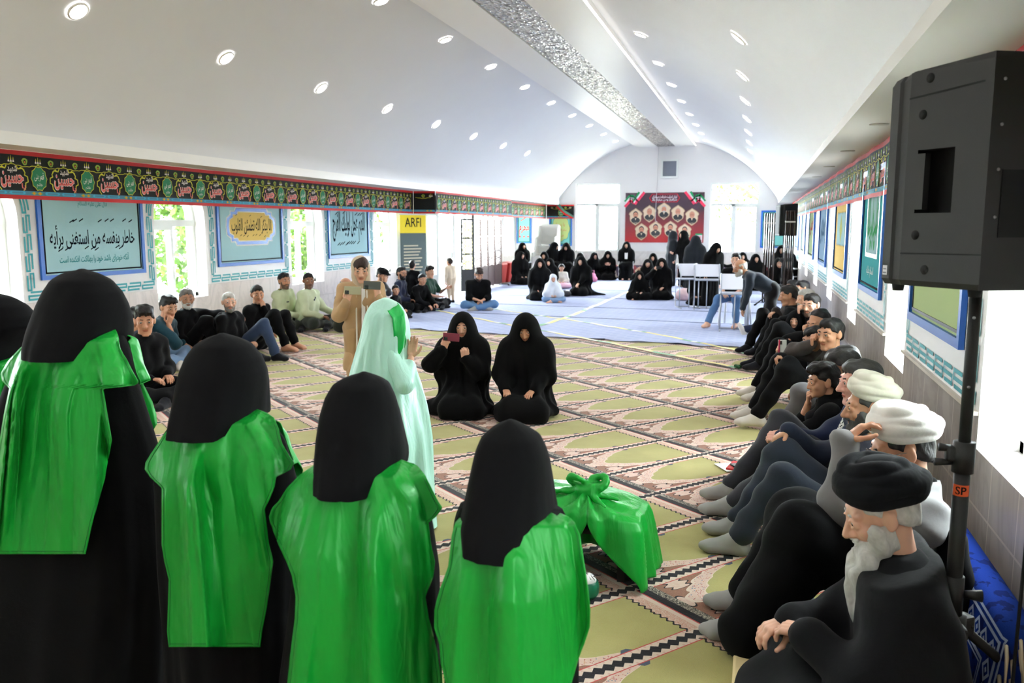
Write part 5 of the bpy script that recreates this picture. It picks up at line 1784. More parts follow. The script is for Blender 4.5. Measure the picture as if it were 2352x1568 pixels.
# ---- right row, far to near
man(1843, 645, .90, RR, 'dark haired man farthest along the right wall behind the white haired man', tone='tan', head=(.4, .1, 0), hairs=('short', 'black'), seed=19)
man(1812, 655, .96, RR - .1, 'man in a dark cap seated behind the man with the moustache', tone='tan', head=(.2, .2, 0), seed=20)
man(1820, 656, .94, RR + .5, 'man with a dark moustache and stern look in dark brown by the right wall', tone='tan', hairs=('short', 'black'), brd=('moustache', 'black'), shirt=cloth('dark brown shirt', (44, 36, 34)), head=(.45, .08, .05), lean=.12, seed=21, hi=2, pose='kneesup', hands={0: 'knee', 1: 'lap'}, elbow={0: (-.3, .2, -1)})
man(1852, 664, .93, RR, 'white haired man between the moustached man and the wall', tone='fair', hairs=('short', 'white'), brd=('short', 'white'), head=(.4, .05, 0), seed=22)
man(1865, 674, .95, RR + .1, 'man in black with close cropped hair raising a fist beside his temple', tone='fair', hairs=('short', 'black'), brd=('stubble', 'black'), head=(.85, .12, 0), hands={1: 'fist', 0: 'lap'}, pose='kneesup', seed=23, hi=2, elbow={1: (1, .3, -.6)})
q = gnd(1828, 712, .76)
woman(1828, 712, .76, facecam(q[0], q[1], -12), 'small girl in a black headscarf looking out between the seated men', pose='cross', k=.76, kind='child', tone='fair', hi=2, head=(.0, .02, 0), seed=24, h=.012)
man(1883, 711, .93, RR + .2, 'dark haired man with his fist against his cheek behind the man in the blazer', tone='mid', hairs=('receding', 'black'), head=(.45, .35, 0), hands={1: 'fist', 0: 'knee'}, pose='kneesup', seed=25, hi=2, elbow={1: (1, .3, -.6)}, feet=M_SOCKW)
man(1873, 750, .86, RR + .1, 'man hidden behind the blazer, only his brow and hand showing, holding up a phone', tone='tan', hairs=('short', 'black'), head=(.55, .25, 0), lean=.2, hands={0: ((-.20, .48, .52), (-.2, .3, 1), (0, -1, .2), .7), 1: 'lap'}, pose='kneesup', seed=26, hi=1, feet=M_SOCKW)
M_BLZ = cloth('charcoal blazer wool', (66, 58, 54), .85)
root, s = man(1910, 731, .96, RR + .15, 'dark haired man in a charcoal blazer leaning his fist on his temple', tone='mid', hairs=('short', 'black'), shirt=M_BLZ, shirtname='blazer', head=(.62, .10, 0), lean=.06, hands={1: 'fist', 0: ((-.10, .28, .34), (.9, .4, -.2), (0, 0, -1))}, pose='kneesup', pants=M_BLK, seed=27, hi=2, elbow={1: (1, .25, -.5)}, feet=M_SOCKW, broad=1.08)
mb = MB()
for e in (-1, 1): mb.prism([s.N + V3(e * .03, .075, -.01), s.N + V3(e * .095, .07, -.07), s.C + V3(e * .05, .16, .03), s.C + V3(e * .012, .155, -.02)], (0, .012, 0))
mb.build('lapel', cloth('blazer lapel wool', (50, 44, 42), .8), root)
man(1940, 796, .92, RR, 'man with salt and pepper hair pressing a ringed hand over his eyes', tone='tan', hairs=('short', 'salt'), brd=('stubble', 'black'), head=(.30, .45, 0), lean=.16, hands={1: 'lap', 0: 'brow'}, pose='oneup', pants=cloth('grey trousers', (92, 90, 92)), seed=28, hi=2, feet=M_SOCKB, elbow={0: (-.6, .5, -.8)})
man(1893, 835, .82, RR, 'boy in black propping his cheek on his hand with an arm stretched out', k=.88, kind='child', tone='mid', hairs=('quiff', 'black'), sleeve='elbow', head=(.25, .12, 0), lean=.15, hands={1: 'face', 0: ((-.16, .52, .24), (-.1, 1, 0), (0, 0, -1))}, seed=29, hi=2, pose='cross')
M_NAVJ = cloth('navy shirt cotton', (26, 34, 62), .85)
root, s = man(1978, 826, .96, RR + .05, 'grey templed man with a black and white checked scarf over a navy shirt, hands clasped', tone='pink', hairs=('short', 'salt'), head=(.18, .08, 0), lean=.05, shirt=M_NAVJ, pants=cloth('charcoal trousers', (48, 48, 54)), hands={0: ((-.06, .46, .44), (.5, .8, -.1), (.6, 0, -.6), .75), 1: ((.06, .44, .44), (-.5, .8, -.1), (-.6, 0, -.6), .7)}, pose='kneesup', legs={0: ((-.22, .44, .34), (-.16, .72, .07), (0, 1, 0)), 1: ((.16, .44, .46), (.12, .72, .07), (0, 1, 0))}, seed=30, hi=2, feet=M_SOCKG)


def scarfmat():
    M = Mat('checked scarf cotton', (230, 228, 222), .9, .1); x, y, z = M.coords()
    w = 70.0
    a = ((x * w).fract() - .5).abs(); b = (((z + y) * w).fract() - .5).abs()
    M.color(M.mix((a + b) < .36, srgb(232, 230, 224), srgb(22, 22, 24))); return M.m


garment('checked_scarf', root, [(s.N + V3(-.075, .03, .03), s.C + V3(-.10, .13, .02), .036, .042), (s.C + V3(-.10, .13, .02), s.P + V3(-.10, .19, .12), .042, .048), (s.N + V3(.075, .03, .03), s.C + V3(.09, .13, .02), .036, .04), (s.N + V3(-.075, .03, .03), s.N + V3(0, -.06, .04), .034, .034), (s.N + V3(.075, .03, .03), s.N + V3(0, -.06, .04), .034, .034)], scarfmat(), .010, .03, .004)
M_WT = cloth('white turban muslin', (234, 230, 224), .85, .2, .3)
M_VEST = cloth('dark navy vest', (34, 40, 58), .85)
root, s = man(2000, 853, 1.0, RR, 'bearded cleric in an off white turban and brown cloak looking ahead', tone='mid', hairs=('nape', 'salt'), brd=('full', 'salt'), head=(.05, .10, 0), lean=.05, shirt=M_VEST, shirtname='vest', pants=cloth('dark denim trousers', (40, 46, 58), .85), hands={0: ((-.12, .36, .36), (.3, .9, -.2), (0, 0, -1)), 1: 'knee'}, pose='kneesup', legs={0: ((-.18, .44, .42), (-.14, .66, .07), (0, 1, 0)), 1: ((.16, .44, .46), (.12, .66, .07), (0, 1, 0))}, seed=31, hi=2, feet=M_SOCKG, hat=.05)
turban(s, root, cloth('cream turban muslin', (228, 222, 206), .85, .2, .3))
M_GREY = cloth('grey robe wool', (118, 116, 116), .85)
root, s = man(2078, 927, 1.03, RR, 'cleric in a bright white turban and grey robe shading his brow, wearing glasses', tone='mid', hairs=('nape', 'black'), brd=('full', 'black'), head=(.10, .30, 0), lean=.10, shirt=M_GREY, shirtname='robe', pants=M_GREY, hands={0: ((-.11, .31, .80), (.25, -.75, .62), (-.1, -.6, -.75), .3), 1: 'lap'}, pose='kneesup', legs={0: ((-.18, .44, .46), (-.14, .62, .07), (0, 1, 0)), 1: ((.16, .44, .40), (.12, .62, .07), (0, 1, 0))}, seed=32, hi=2, feet=M_SOCKG, elbow={0: (-.2, 1.0, -.9)}, broad=1.08, hat=.05)
turban(s, root, M_WT, big=1.04)
mb = MB()
for e in (-1, 1): mb.tube([s.Hd + s.HR @ (V3(e * .033 + .025 * math.cos(t), .104, .004 + .018 * math.sin(t))) * s.hs for t in [2 * PI * i / 14 for i in range(15)]], .0016, 5); mb.tube([s.Hd + s.HR @ V3(e * .058, .102, .01) * s.hs, s.Hd + s.HR @ V3(e * .084, -.01, .012) * s.hs], .0016, 5)
mb.build('glasses', plain('thin steel', (120, 116, 112), .3, .5, .8), root)
garment('collar', root, [(s.N + V3(-.06, .02, .02), s.N + V3(.0, .075, -.01), .02, .02), (s.N + V3(.06, .02, .02), s.N + V3(.0, .075, -.01), .02, .02), (s.N + V3(-.06, .02, .02), s.N + V3(0, -.06, .05), .02, .02), (s.N + V3(.06, .02, .02), s.N + V3(0, -.06, .05), .02, .02)], M_BLK, .008, .015, .001)
# black cloak thrown over shoulders and knees
pr = []
for i in (0, 1): pr += s.leg(i, .045, .96)
pr += [(s.K[0], s.K[1], .10, .10), (s.K[0] + V3(-.05, .06, -.2), s.A[0] + V3(-.10, .0, 0), .10, .12), (s.S[1] + V3(.03, -.04, 0), s.P + V3(.2, -.02, .1), .07, .12), (s.S[0] + V3(-.02, -.10, -.05), s.P + V3(-.2, -.08, .1), .05, .10)]
garment('cloak', root, pr, M_CHA, .014, .08, .006, 3, [lambda X, Y, Z: -(Z - .002) + 0 * X])

root, s = man(2032, 1045, 1.0, RR - .02, 'elderly cleric with a long white beard in black turban and black cloak', tone='fair', hairs=('nape', 'white'), brd=('long', 'white'), head=(.12, .40, 0), lean=.12, shirt=M_BLK, shirtname='robe', pants=None, hands={0: ((-.07, .33, .36), (.55, .80, -.25), (.2, 0, -1), .35), 1: ((.04, .38, .33), (-.5, .8, -.2), (0, 0, -1), .4)}, pose='cross', seed=33, hi=2, hat=.06)
turban(s, root, cloth('black turban muslin', (9, 10, 14), .85, .15, .3, 60, .03), big=1.12)
pr = s.torso(.036) + [(s.N - V3(0, 0, .02), s.S[0], .075, .085), (s.N - V3(0, 0, .02), s.S[1], .075, .085)]
for i in (0, 1): pr += s.arm(i, .032, .86) + [(s.Hp[i], s.K[i], .15, .12), (s.K[i], s.A[i], .12, .10)]
pr += [(s.K[0], s.K[1], .12, .12), El(V3(0, .20, .07), V3(.46, .40, .11)), (V3(-.1, .1, .16), V3(.1, .1, .16), .17, .17), (s.S[0] + V3(-.02, -.08, -.1), s.P + V3(-.22, -.05, 0), .08, .14), (s.S[1] + V3(.02, -.08, -.1), s.P + V3(.22, -.05, 0), .08, .14)]
up = s.up
ncut = lambda X, Y, Z: ((X - s.N[0]) * up[0] + (Y - s.N[1]) * up[1] + (Z - s.N[2]) * up[2]) - .03 + .25 * np.maximum(Y - s.N[1], 0)
cl = garment('cloak', root, pr, cloth('black cloak wool', (12, 12, 15), .85, .15, .25, 60, .03), .0135, .07, .010, 4, [ncut, lambda X, Y, Z: -(Z - .002) + 0 * X], .55)

# ---- the two women on the carpet
HW = {'w': .054}
root, s = woman(1062, 716, .97, facecam(-2.84, 7.9, -6), 'woman in a black chador kneeling and filming with a dark red phone', hi=2, tone='fair', head=(.0, .10, 0), hands={1: ((.17, .30, .70), (-.35, .1, .95), (-.3, -1, 0), .65), 0: ((-.04, .27, .60), (.1, .15, 1), (.3, -1, 0), .75)}, seed=1, chk={'w': .050, 'spread': 1.0, 'extra': ((V3(.2, .15, .05), V3(.88, .16, .012), .10, .018),)}, k=.97, seat=.25)
garment('sleeve', root, [(s.E[1], s.E[1] + (s.W[1] - s.E[1]) * .75, .085, .065)], M_CHA, .012, .02, .004)
SW1 = (root, s)
root, s = woman(1207, 720, .97, facecam(-2.2, 7.8, -8), 'woman in a black chador kneeling with both hands on her thighs, eyes lowered', hi=2, tone='mid', head=(.05, .42, 0), lean=.14, hands={1: ((.17, .30, .285), (-.25, .9, -.2), (0, .15, -1), .2), 0: ((-.10, .31, .285), (.25, .9, -.2), (0, .15, -1), .2)}, seed=2, chk={'w': .046, 'up': .058, 'extra': ((V3(-.12, .40, .08), V3(.12, .40, .08), .13, .13),)}, k=.97, seat=.25)

# ---- girl in beige with two phones
root, s = man(828, 590, 1.46, facecam(-4.29, 8.58, 2), 'girl in a beige suit and headscarf standing and filming with phones in both hands', pose='stand', k=.86, kind='female', tone='fair', hairs=None, elbow={0: (-.35, .1, -1), 1: (.35, .1, -1)}, shirt=cloth('beige linen', (178, 148, 112), .85), shirtname='tunic', pants=cloth('beige linen trousers', (172, 140, 102), .85), feet='bare', hi=2, collar=False, hands={0: ((-.16, .30, 1.30), (.1, .2, 1), (.5, -.7, .2), .5), 1: ((.16, .28, 1.26), (-.3, .15, 1), (-.3, -.9, 0), .6)}, head=(0, .22, 0), seed=40)
k = s.k
g = .026
garment('jacket', root, s.torso(.014) + s.arm(0, .020, .66) + s.arm(1, .020, .66) + [(V3(-.09, 0, .86) * k, V3(-.13, .0, .52) * k, .085 * k, .085 * k), (V3(.09, 0, .86) * k, V3(.13, .0, .52) * k, .085 * k, .085 * k), (V3(-.08, -.05, .8) * k, V3(-.08, -.06, .52) * k, .08 * k, .09 * k), (V3(.08, -.05, .8) * k, V3(.08, -.06, .52) * k, .08 * k, .09 * k)], cloth('beige jacket linen', (182, 150, 112), .85), .012, .05, .006, 41, [El(V3(0, .22, .8) * k, V3(.055, .17, .75) * k), lambda X, Y, Z: -(Z - .48 * k) + 0 * X])
mb = MB()
for e in (-1, 1): mb.tube([V3(e * .055, .13, 1.36) * k, V3(e * .060, .155, 1.1) * k, V3(e * .062, .16, .8) * k, V3(e * .075, .13, .50) * k], .008, 6)
mb.build('jacket_trim', plain('white piping', (232, 226, 214), .7), root)
mb = MB(); mb.prism([V3(-.04, .118, 1.38) * k, V3(.0, .128, 1.38) * k, V3(.012, .150, .86) * k, V3(-.03, .150, .86) * k], V3(0, .012, 0)); mb.build('blouse', plain('white blouse', (238, 236, 236), .7), root)
P = hood_prims(s, .010)
garment('headscarf', root, P[:2] + [(P[2][0], P[2][1], P[2][2] * .95, P[2][3] * .8)], cloth('cream headscarf', (190, 172, 148), .85), .010, .03, .004, 2, [El(s.Hd + s.HR @ V3(0, .10, .02) * s.hs, V3(.066, .085, .13) * s.hs, s.HR)])
V, Q = sdf([El((0, .0, .045), (.079, .098, .083))], .007, .01, [El((0, .13, -.05), (.075, .085, .115)), lambda X, Y, Z: -(Z - .015) - .3 * Y])
mesh_np('hair', place(V, s.HR, s.Hd, s.hs), Q, HAIR['brown'], root)
BG = (root, s)


def phone(p, u, n, label, m, size=(.076, .155), lens=True):
    """u: long axis, n: screen normal (towards the holder)"""
    u = nrm(u); n = nrm(np.asarray(n, float) - u * (np.asarray(n, float) @ u)); x = np.cross(u, n)
    root = empty('phone', p, 0, label, 'phone')
    M = np.stack([x, u, n], 1)
    mb = MB(); mb.box((0, 0, 0), (size[0], size[1], .009), 0, M, .004); mb.build('case', m, root)
    mb = MB(); mb.box(M @ V3(0, 0, .005), (size[0] - .008, size[1] - .01, .001), 0, M); mb.build('screen', plain('phone screen', (20, 22, 28), .1, .6), root)
    if lens:
        mb = MB(); mb.box(M @ V3(.018, size[1] / 2 - .028, -.0055), (.034, .034, .004), 0, M, .0015)
        for a, b in ((.010, .008), (.010, -.008), (-.008, 0)): mb.cyl(M @ V3(.018 + a, size[1] / 2 - .028 + b, -.006), M @ V3(.018 + a, size[1] / 2 - .028 + b, -.0095), .006, 10)
        mb.build('camera_module', plain('lens black', (30, 30, 34), .15, .6), root)
    return root


def wpt(root, v):
    r = root.rotation_euler[2]
    return Rz(r) @ np.asarray(v, float) + np.array(root.location)


def wdir(root, v): return Rz(root.rotation_euler[2]) @ np.asarray(v, float)


r, s = SW1
phone(wpt(r, s.W[1] + V3(-.075, .035, .115)), wdir(r, (1, 0, .08)), wdir(r, (0, -1, 0)), 'dark red phone held sideways by the kneeling woman', plain('dark red case', (122, 50, 66), .4))
r, s = BG
phone(wpt(r, s.W[1] + V3(-.055, .03, .10)), wdir(r, (1, 0, .06)), wdir(r, (0, -1, .1)), 'silver glittering phone held sideways before the face of the girl in beige', plain('glitter case', (196, 184, 156), .25, .6, .4))
phone(wpt(r, s.W[0] + V3(.05, .03, .11)), wdir(r, (1, 0, .06)), wdir(r, (0, -1, .1)), 'dark phone with big lenses in the other hand of the girl in beige', plain('grey case', (92, 92, 92), .25, .6, .3))
# ============================================================ foreground: girls in green, lofted cloth
def rows_px(rows, Y0):
    out = []
    for py, L, R in rows:
        a, b = at(L, py, Y0), at(R, py, Y0)
        out.append(((a[2] + b[2]) / 2, (a[0] + b[0]) / 2, (b[0] - a[0]) / 2))
    return np.array(out)


def resamp(R, n, zend=None, smooth=3):
    """rows (z,cx,rx[,ry]) top to bottom, resampled evenly in z"""
    R = R[np.argsort(-R[:, 0])]
    if zend is not None: R = np.vstack([R, [zend] + list(R[-1, 1:])])
    t = np.linspace(0, 1, n) ** 1.0
    zs = R[0, 0] + (R[-1, 0] - R[0, 0]) * t
    o = [zs] + [np.interp(-zs, -R[:, 0], R[:, j]) for j in range(1, R.shape[1])]
    for j in range(1, len(o)):
        for _ in range(smooth):
            q = o[j].copy(); q[1:-1] = (o[j][:-2] + 2 * o[j][1:-1] + o[j][2:]) / 4; o[j] = q
    return np.stack(o, 1)


def loft(R, Y, n=72, fold=None, p=2.2, top=True):
    """stack of rounded rings R = rows (z, cx, rx, ry, cy offset)"""
    a = np.arange(n) * 2 * PI / n
    c, s = np.cos(a), np.sin(a)
    cx = np.sign(c) * np.abs(c) ** (2 / p); sy = np.sign(s) * np.abs(s) ** (2 / p)
    V = []
    if top:
        R0 = R[0].copy(); R = np.vstack([[R0[0] + .004, R0[1], R0[2] * .45, R0[3] * .45, R0[4]], R]); R = np.vstack([[R0[0] + .005, R0[1], .0008, .0008, R0[4]], R])
    for z, x0, rx, ry, dy in R:
        f = (fold(a, z) if fold else 0) * min(1, rx / .05)
        V.append(np.stack([x0 + (rx + f) * cx, Y + dy + (ry + f) * sy, np.full(n, z)], 1))
    k = len(R)
    V = np.vstack(V)
    i = np.arange(k - 1)[:, None] * n; j = np.arange(n)[None, :]; j2 = (j + 1) % n
    Q = np.stack([i + j, i + n + j, i + n + j2, i + j2], -1).reshape(-1, 4)
    return V, Q


def folds(amp, seed, ks=(7, 11, 17, 26), z0=None, z1=None):
    rs = np.random.RandomState(seed); ph = rs.rand(8) * 6.3; w = rs.rand(8)
    def f(a, z):
        t = 1.0 if z0 is None else min(1, max(0, (z0 - z) / (z0 - z1)))
        v = 0
        for i, k in enumerate(ks):
            v = v + (1 - abs(1 - 2 * (((k * a + ph[i] + 1.2 * math.sin(2.1 * z + ph[i + 4])) / (2 * PI)) % 1)) * 2) * (.9, .7, .45, .3)[i]
        return amp * (.15 + .85 * t) * v
    return f


G_SAT = satin('green satin', (14, 146, 46))
G_DRK = plain('dark green hem stitching', (16, 104, 44), .6)
M_SOLID = None


def green_girl(label, Y0, hood, tab, bodyr, k, seed, hood_ry=.112, tilt=0.0, dip=.035, tone='fair'):
    hz = rows_px(hood, Y0)
    top = hz[0]
    root = empty('person', (0, 0, 0), 0, label, 'person')
    Yc = Y0
    root.location = (hz[3][1], Yc, .018)
    off = np.array([hz[3][1], Yc, .018])
    # body under the cloth, facing into the hall
    tz = top[0] - .018 - .030
    for _ in range(12): k = (tz - .116 * .98 * k ** .45) / 1.585
    s = Sk('stand', k, hands={0: ((-.07, .06, .82), (0, .1, -1), (1, 0, 0)), 1: ((.07, .06, .82), (0, .1, -1), (-1, 0, 0))}, head=(tilt, .1, 0), broad=.56, elbow={0: (0, .3, -1), 1: (0, .3, -1)})
    s.Hd = s.Hd - V3(0, .03, 0)
    ob = body(s, root, tone, 'female', 0)
    # black gown
    B = rows_px(bodyr, Y0)
    B = np.vstack([B, [.02, B[-1, 1], B[-1, 2] * 1.03]])
    ry = np.interp(-B[:, 0], [-B[0, 0], -(B[0, 0] - .22), -(B[0, 0] * .5), -.02], [.09, .135, .16, .20])
    RB = resamp(np.column_stack([B, ry, np.zeros(len(B))]), 90)
    V, Q = loft(RB, Yc, 84, folds(.012, seed, z0=B[0, 0] - .2, z1=.2))
    o = mesh_np('gown', V - off, Q, M_CHA, root)
    # hood
    q = np.linspace(0, 1, len(hz))
    hr = np.interp(hz[:, 0], [hz[-1, 0], hz[-1, 0] + .05, hz[0, 0] - .12, hz[0, 0] - .03, hz[0, 0]], [.185, .165, hood_ry + .014, hood_ry * .72, .02])
    RH = resamp(np.column_stack([hz, hr, np.zeros(len(hz))]), 60, smooth=2)
    V, Q = loft(RH, Yc, 64, folds(.0035, seed + 3, z0=hz[0, 0] - .12, z1=hz[-1, 0]), 2.35)
    mid = (V[:, 1] < Yc)
    dn = np.clip((hz[0, 0] - .1 - V[:, 2]) / (hz[0, 0] - .1 - hz[-1, 0]), 0, 1) ** 2
    bk = np.clip((Yc - V[:, 1]) / .14, 0, 1)
    V[:, 2] -= dip * dn * bk ** 1.5
    V[:, 1] -= .012 * dn * bk
    mesh_np('headscarf', V - off, Q, M_BLK, root)
    # tabard: back sheet hung over the gown
    tab = np.array(tab, float)
    n, m = 150, 96
    pys = np.linspace(tab[0, 0], tab[-1, 0], n)
    PL = np.interp(pys, tab[:, 0], tab[:, 1]); PR = np.interp(pys, tab[:, 0], tab[:, 2])
    S = np.linspace(-1, 1, m)
    PX = (PL + PR)[:, None] / 2 + (PR - PL)[:, None] / 2 * S[None, :]
    PY = np.repeat(pys[:, None], m, 1)
    dirs = ((PX - 1176)[..., None] * _r - (PY - 784)[..., None] * _u) / FPX + _f
    rs = np.random.RandomState(seed); ph = rs.rand(12) * 6.3
    t = ((pys - pys[0]) / (pys[-1] - pys[0]))[:, None]
    tri = lambda q: 1 - np.abs(1 - 2 * ((q / (2 * PI)) % 1)) * 2
    Y = np.full((n, m), Y0 - .15)
    for _ in range(4):
        tt = Y / dirs[..., 1]
        X = dirs[..., 0] * tt; Z = dirs[..., 2] * tt + CAM_H
        bc = np.interp(-Z, -RB[:, 0], RB[:, 1]); br = np.interp(-Z, -RB[:, 0], RB[:, 2]); by = np.interp(-Z, -RB[:, 0], RB[:, 3])
        u = (X - bc) / (br + .02)
        D = by * np.sqrt(np.clip(1 - u * u, 0.02, 1))
        xx = X - bc
        sp = 1 + .45 * t
        F = .70 * np.sin(xx / sp * 30 + ph[0] + .9 * np.sin(1.9 * Z + ph[1])) + .62 * tri(xx / sp * 46 + ph[2] + 1.1 * np.sin(2.4 * Z + ph[3])) + .22 * tri(xx / sp * 66 + ph[4] + 1.5 * np.sin(3.1 * Z + ph[5]))
        ridge = .35 * tri(9 * xx + 11 * Z + ph[6]) + .3 * tri(-13 * xx + 8 * Z + ph[7])
        env = .010 + .036 * np.clip(t * 2.6, 0, 1)
        F = (F + 1.1) * env * .75 + ridge * .005
        wing = np.clip(np.abs(u) - 1, 0, 2)
        topc = np.clip(t / .07, 0, 1)
        Y = Yc - D - .034 - F * (.3 + .7 * np.clip(t * 5, 0, 1)) + wing * .05 + (1 - topc) ** 1.5 * .11
    tt = Y / dirs[..., 1]
    X = dirs[..., 0] * tt; Z = dirs[..., 2] * tt + CAM_H
    V = np.stack([X, Y, Z], -1).reshape(-1, 3)
    i = np.arange(n - 1)[:, None] * m; j = np.arange(m - 1)[None, :]
    Q = np.stack([i + j, i + j + 1, i + m + j + 1, i + m + j], -1).reshape(-1, 4)
    # front sheet, mirrored on the far side of the body
    Yf = Yc + D + .03 + .010 * np.sin(xx * 30 + ph[10]) - (1 - topc) ** 2 * .09
    Xf = bc + (X - bc) * .80
    Vf = np.stack([Xf, Yf, Z - .02], -1).reshape(-1, 3)
    V = np.vstack([V, Vf]); Q = np.vstack([Q, Q[:, ::-1] + n * m])
    # shoulder bridge between the two sheets
    br_ = np.stack([np.arange(m - 1) + n * m, np.arange(1, m) + n * m, np.arange(1, m), np.arange(m - 1)], 1)
    Q = np.vstack([Q, br_])
    tb = mesh_np('tabard', V - off, Q, [G_SAT, G_DRK], root)
    sm = tb.modifiers.new('thickness', 'SOLIDIFY'); sm.thickness = .003; sm.offset = 0
    # stitched hem line along both edges and the bottom
    e = m - 1
    V0 = V[:n * m].reshape(n, m, 3)
    mb = MB()
    for side in (2, m - 3): mb.tube(V0[6::2, side] - off - V3(0, .0022, 0), .0011, 4)
    mb.tube(V0[-3, ::3] - off - V3(0, .0022, 0), .0011, 4)
    mb.build('hem_stitch', G_DRK, tb)
    return root


green_girl('tall girl in black hood and green satin tabard at the far left, seen from behind', 2.38,
    [(620, 180, 196), (626, 150, 218), (642, 134, 240), (670, 119, 262), (700, 111, 272), (730, 106, 275), (752, 103, 274), (775, 104, 268), (790, 112, 262)],
    [(752, 112, 262), (762, 90, 268), (775, 76, 272), (800, 46, 276), (830, 18, 294), (858, 2, 308), (876, 6, 318), (884, 14, 314), (892, 22, 236), (950, 10, 246), (1010, 0, 256), (1100, -14, 240), (1200, -18, 212), (1272, -22, 196)],
    [(760, 112, 268), (800, 70, 288), (890, 30, 308), (1020, -15, 352), (1150, -40, 372), (1300, -60, 388), (1568, -80, 376)], .97, 1, tilt=-.3)
green_girl('second girl in black hood and green satin tabard from the left, seen from behind', 2.26,
    [(768, 500, 520), (774, 482, 542), (790, 461, 566), (820, 442, 588), (850, 434, 596), (880, 431, 596), (910, 430, 592), (940, 428, 588), (958, 432, 584)],
    [(938, 436, 584), (944, 424, 602), (950, 414, 616), (960, 404, 630), (985, 388, 641), (1000, 375, 643), (1020, 362, 649), (1045, 345, 664), (1062, 335, 676), (1078, 333, 668), (1095, 345, 634), (1120, 372, 630), (1170, 372, 608), (1250, 372, 618), (1290, 378, 627), (1330, 388, 622), (1400, 386, 612), (1450, 384, 602), (1485, 388, 598)],
    [(950, 424, 596), (1000, 385, 645), (1060, 362, 662), (1110, 372, 674), (1300, 390, 674), (1500, 418, 672), (1568, 425, 668)], .84, 12, tilt=.1)
green_girl('third girl in black hood and green satin tabard from the left, in the middle', 2.16,
    [(857, 824, 846), (864, 800, 868), (880, 775, 886), (910, 760, 898), (950, 752, 906), (1000, 749, 913), (1040, 750, 918), (1060, 752, 916), (1078, 758, 910)],
    [(1052, 762, 906), (1058, 744, 930), (1067, 724, 956), (1090, 690, 976), (1120, 660, 991), (1150, 640, 1006), (1166, 625, 1016), (1186, 618, 1002), (1200, 621, 984), (1250, 640, 990), (1290, 659, 999), (1320, 671, 996), (1370, 680, 977), (1420, 678, 985), (1500, 668, 1005), (1568, 661, 1014), (1720, 648, 1024)],
    [(1060, 745, 925), (1110, 705, 968), (1200, 690, 988), (1300, 690, 1002), (1568, 664, 1006)], .77, 23)
green_girl('nearest girl in black hood and green satin tabard, right of the other girls', 2.06,
    [(967, 1160, 1184), (975, 1140, 1202), (1000, 1112, 1236), (1030, 1100, 1250), (1060, 1094, 1258), (1100, 1087, 1262), (1140, 1081, 1266), (1175, 1074, 1270), (1205, 1082, 1264)],
    [(1172, 1088, 1258), (1180, 1070, 1290), (1188, 1058, 1308), (1200, 1046, 1320), (1230, 1038, 1333), (1300, 1030, 1343), (1350, 1012, 1350), (1400, 998, 1355), (1440, 998, 1354), (1480, 1010, 1341), (1520, 1013, 1326), (1568, 1025, 1312), (1720, 1034, 1304)],
    [(1165, 1060, 1288), (1200, 1046, 1308), (1300, 1040, 1325), (1568, 1030, 1318)], .74, 34)
green_girl('girl in black hood and green satin tabard cut off at the left edge', 2.62,
    [(675, -30, 0), (682, -60, 25), (700, -82, 48), (725, -95, 68), (745, -100, 75), (770, -98, 62), (800, -96, 48), (822, -90, 40)],
    [(815, -110, 40), (840, -130, 32), (880, -140, 26), (920, -145, 20), (970, -140, 8), (1200, -130, 0)],
    [(820, -100, 30), (900, -130, 20), (1568, -160, 0)], .88, 45)

# ---- girl in the mint satin shawl
Y0 = 4.45
MS = rows_px([(685, 878, 892), (690, 862, 908), (700, 852, 920), (720, 844, 929), (745, 839, 934), (770, 835, 936), (800, 827, 936), (840, 816, 944), (880, 806, 955), (920, 800, 962), (960, 795, 968), (1000, 792, 974), (1050, 788, 980), (1110, 782, 987)], Y0)
MS = np.vstack([MS, [.03, MS[-1, 1], MS[-1, 2] * 1.04]])
root = empty('person', (MS[4, 1], Y0, .018), 0, 'girl draped in a mint satin shawl with a green band over her face, hand raised', 'person')
off = np.array([MS[4, 1], Y0, .018])
k = .8
for _ in range(12): k = (MS[0, 0] - .018 - .022 - .116 * .98 * k ** .45) / 1.585
s = Sk('stand', k, head=(-1.35, .05, 0), twist=-1.2, broad=.8, hands={0: ((-.1, .0, .8), (0, 0, -1), (1, 0, 0)), 1: ((.150 / k, .02 / k, 1.03 / k), (.12, .03, 1), (.2, -1, 0), .12)}, elbow={1: (.5, -.3, -1)})
s.Hd = s.Hd - V3(.005, .03, 0)
body(s, root, 'fair', 'female', 2)
M_MINT = satin('mint satin', (184, 232, 216), .36, .5)
ryv = np.interp(-MS[:, 0], [-MS[0, 0], -(MS[0, 0] - .10), -(MS[0, 0] - .45), -.2], [.03, .115, .17, .26])
RM = resamp(np.column_stack([MS, ryv, np.zeros(len(MS))]), 150, smooth=3)
rs = np.random.RandomState(8); ph = rs.rand(9) * 6.3
def mfold(a, z):
    t = min(1, max(0, (1.32 - z) / 1.0)); h = min(1, max(0, (1.36 - z) / .1))
    tri = lambda q: 1 - np.abs(1 - 2 * ((q / (2 * PI)) % 1)) * 2
    sway = 1.7 * (1.2 - z)
    f = .9 * np.sin(5 * a + ph[0] + 1.2 * sway) + .8 * tri(8 * a + ph[1] + 1.8 * sway) + .55 * np.sin(13 * a + ph[2] - 1.2 * sway) + .4 * tri(19 * a + ph[3] + 2.2 * sway)
    swag = .9 * np.sin(9.0 * z + 2.0 * np.cos(a - 5.2) + ph[4]) * np.clip(np.cos(a - 5.4), 0, 1)
    return (.004 * h + .022 * t) * f * .7 + .015 * h * swag * min(1, t * 3)
V, Q = loft(RM, Y0, 128, mfold)
mesh_np('shawl', V - off, Q, M_MINT, root)
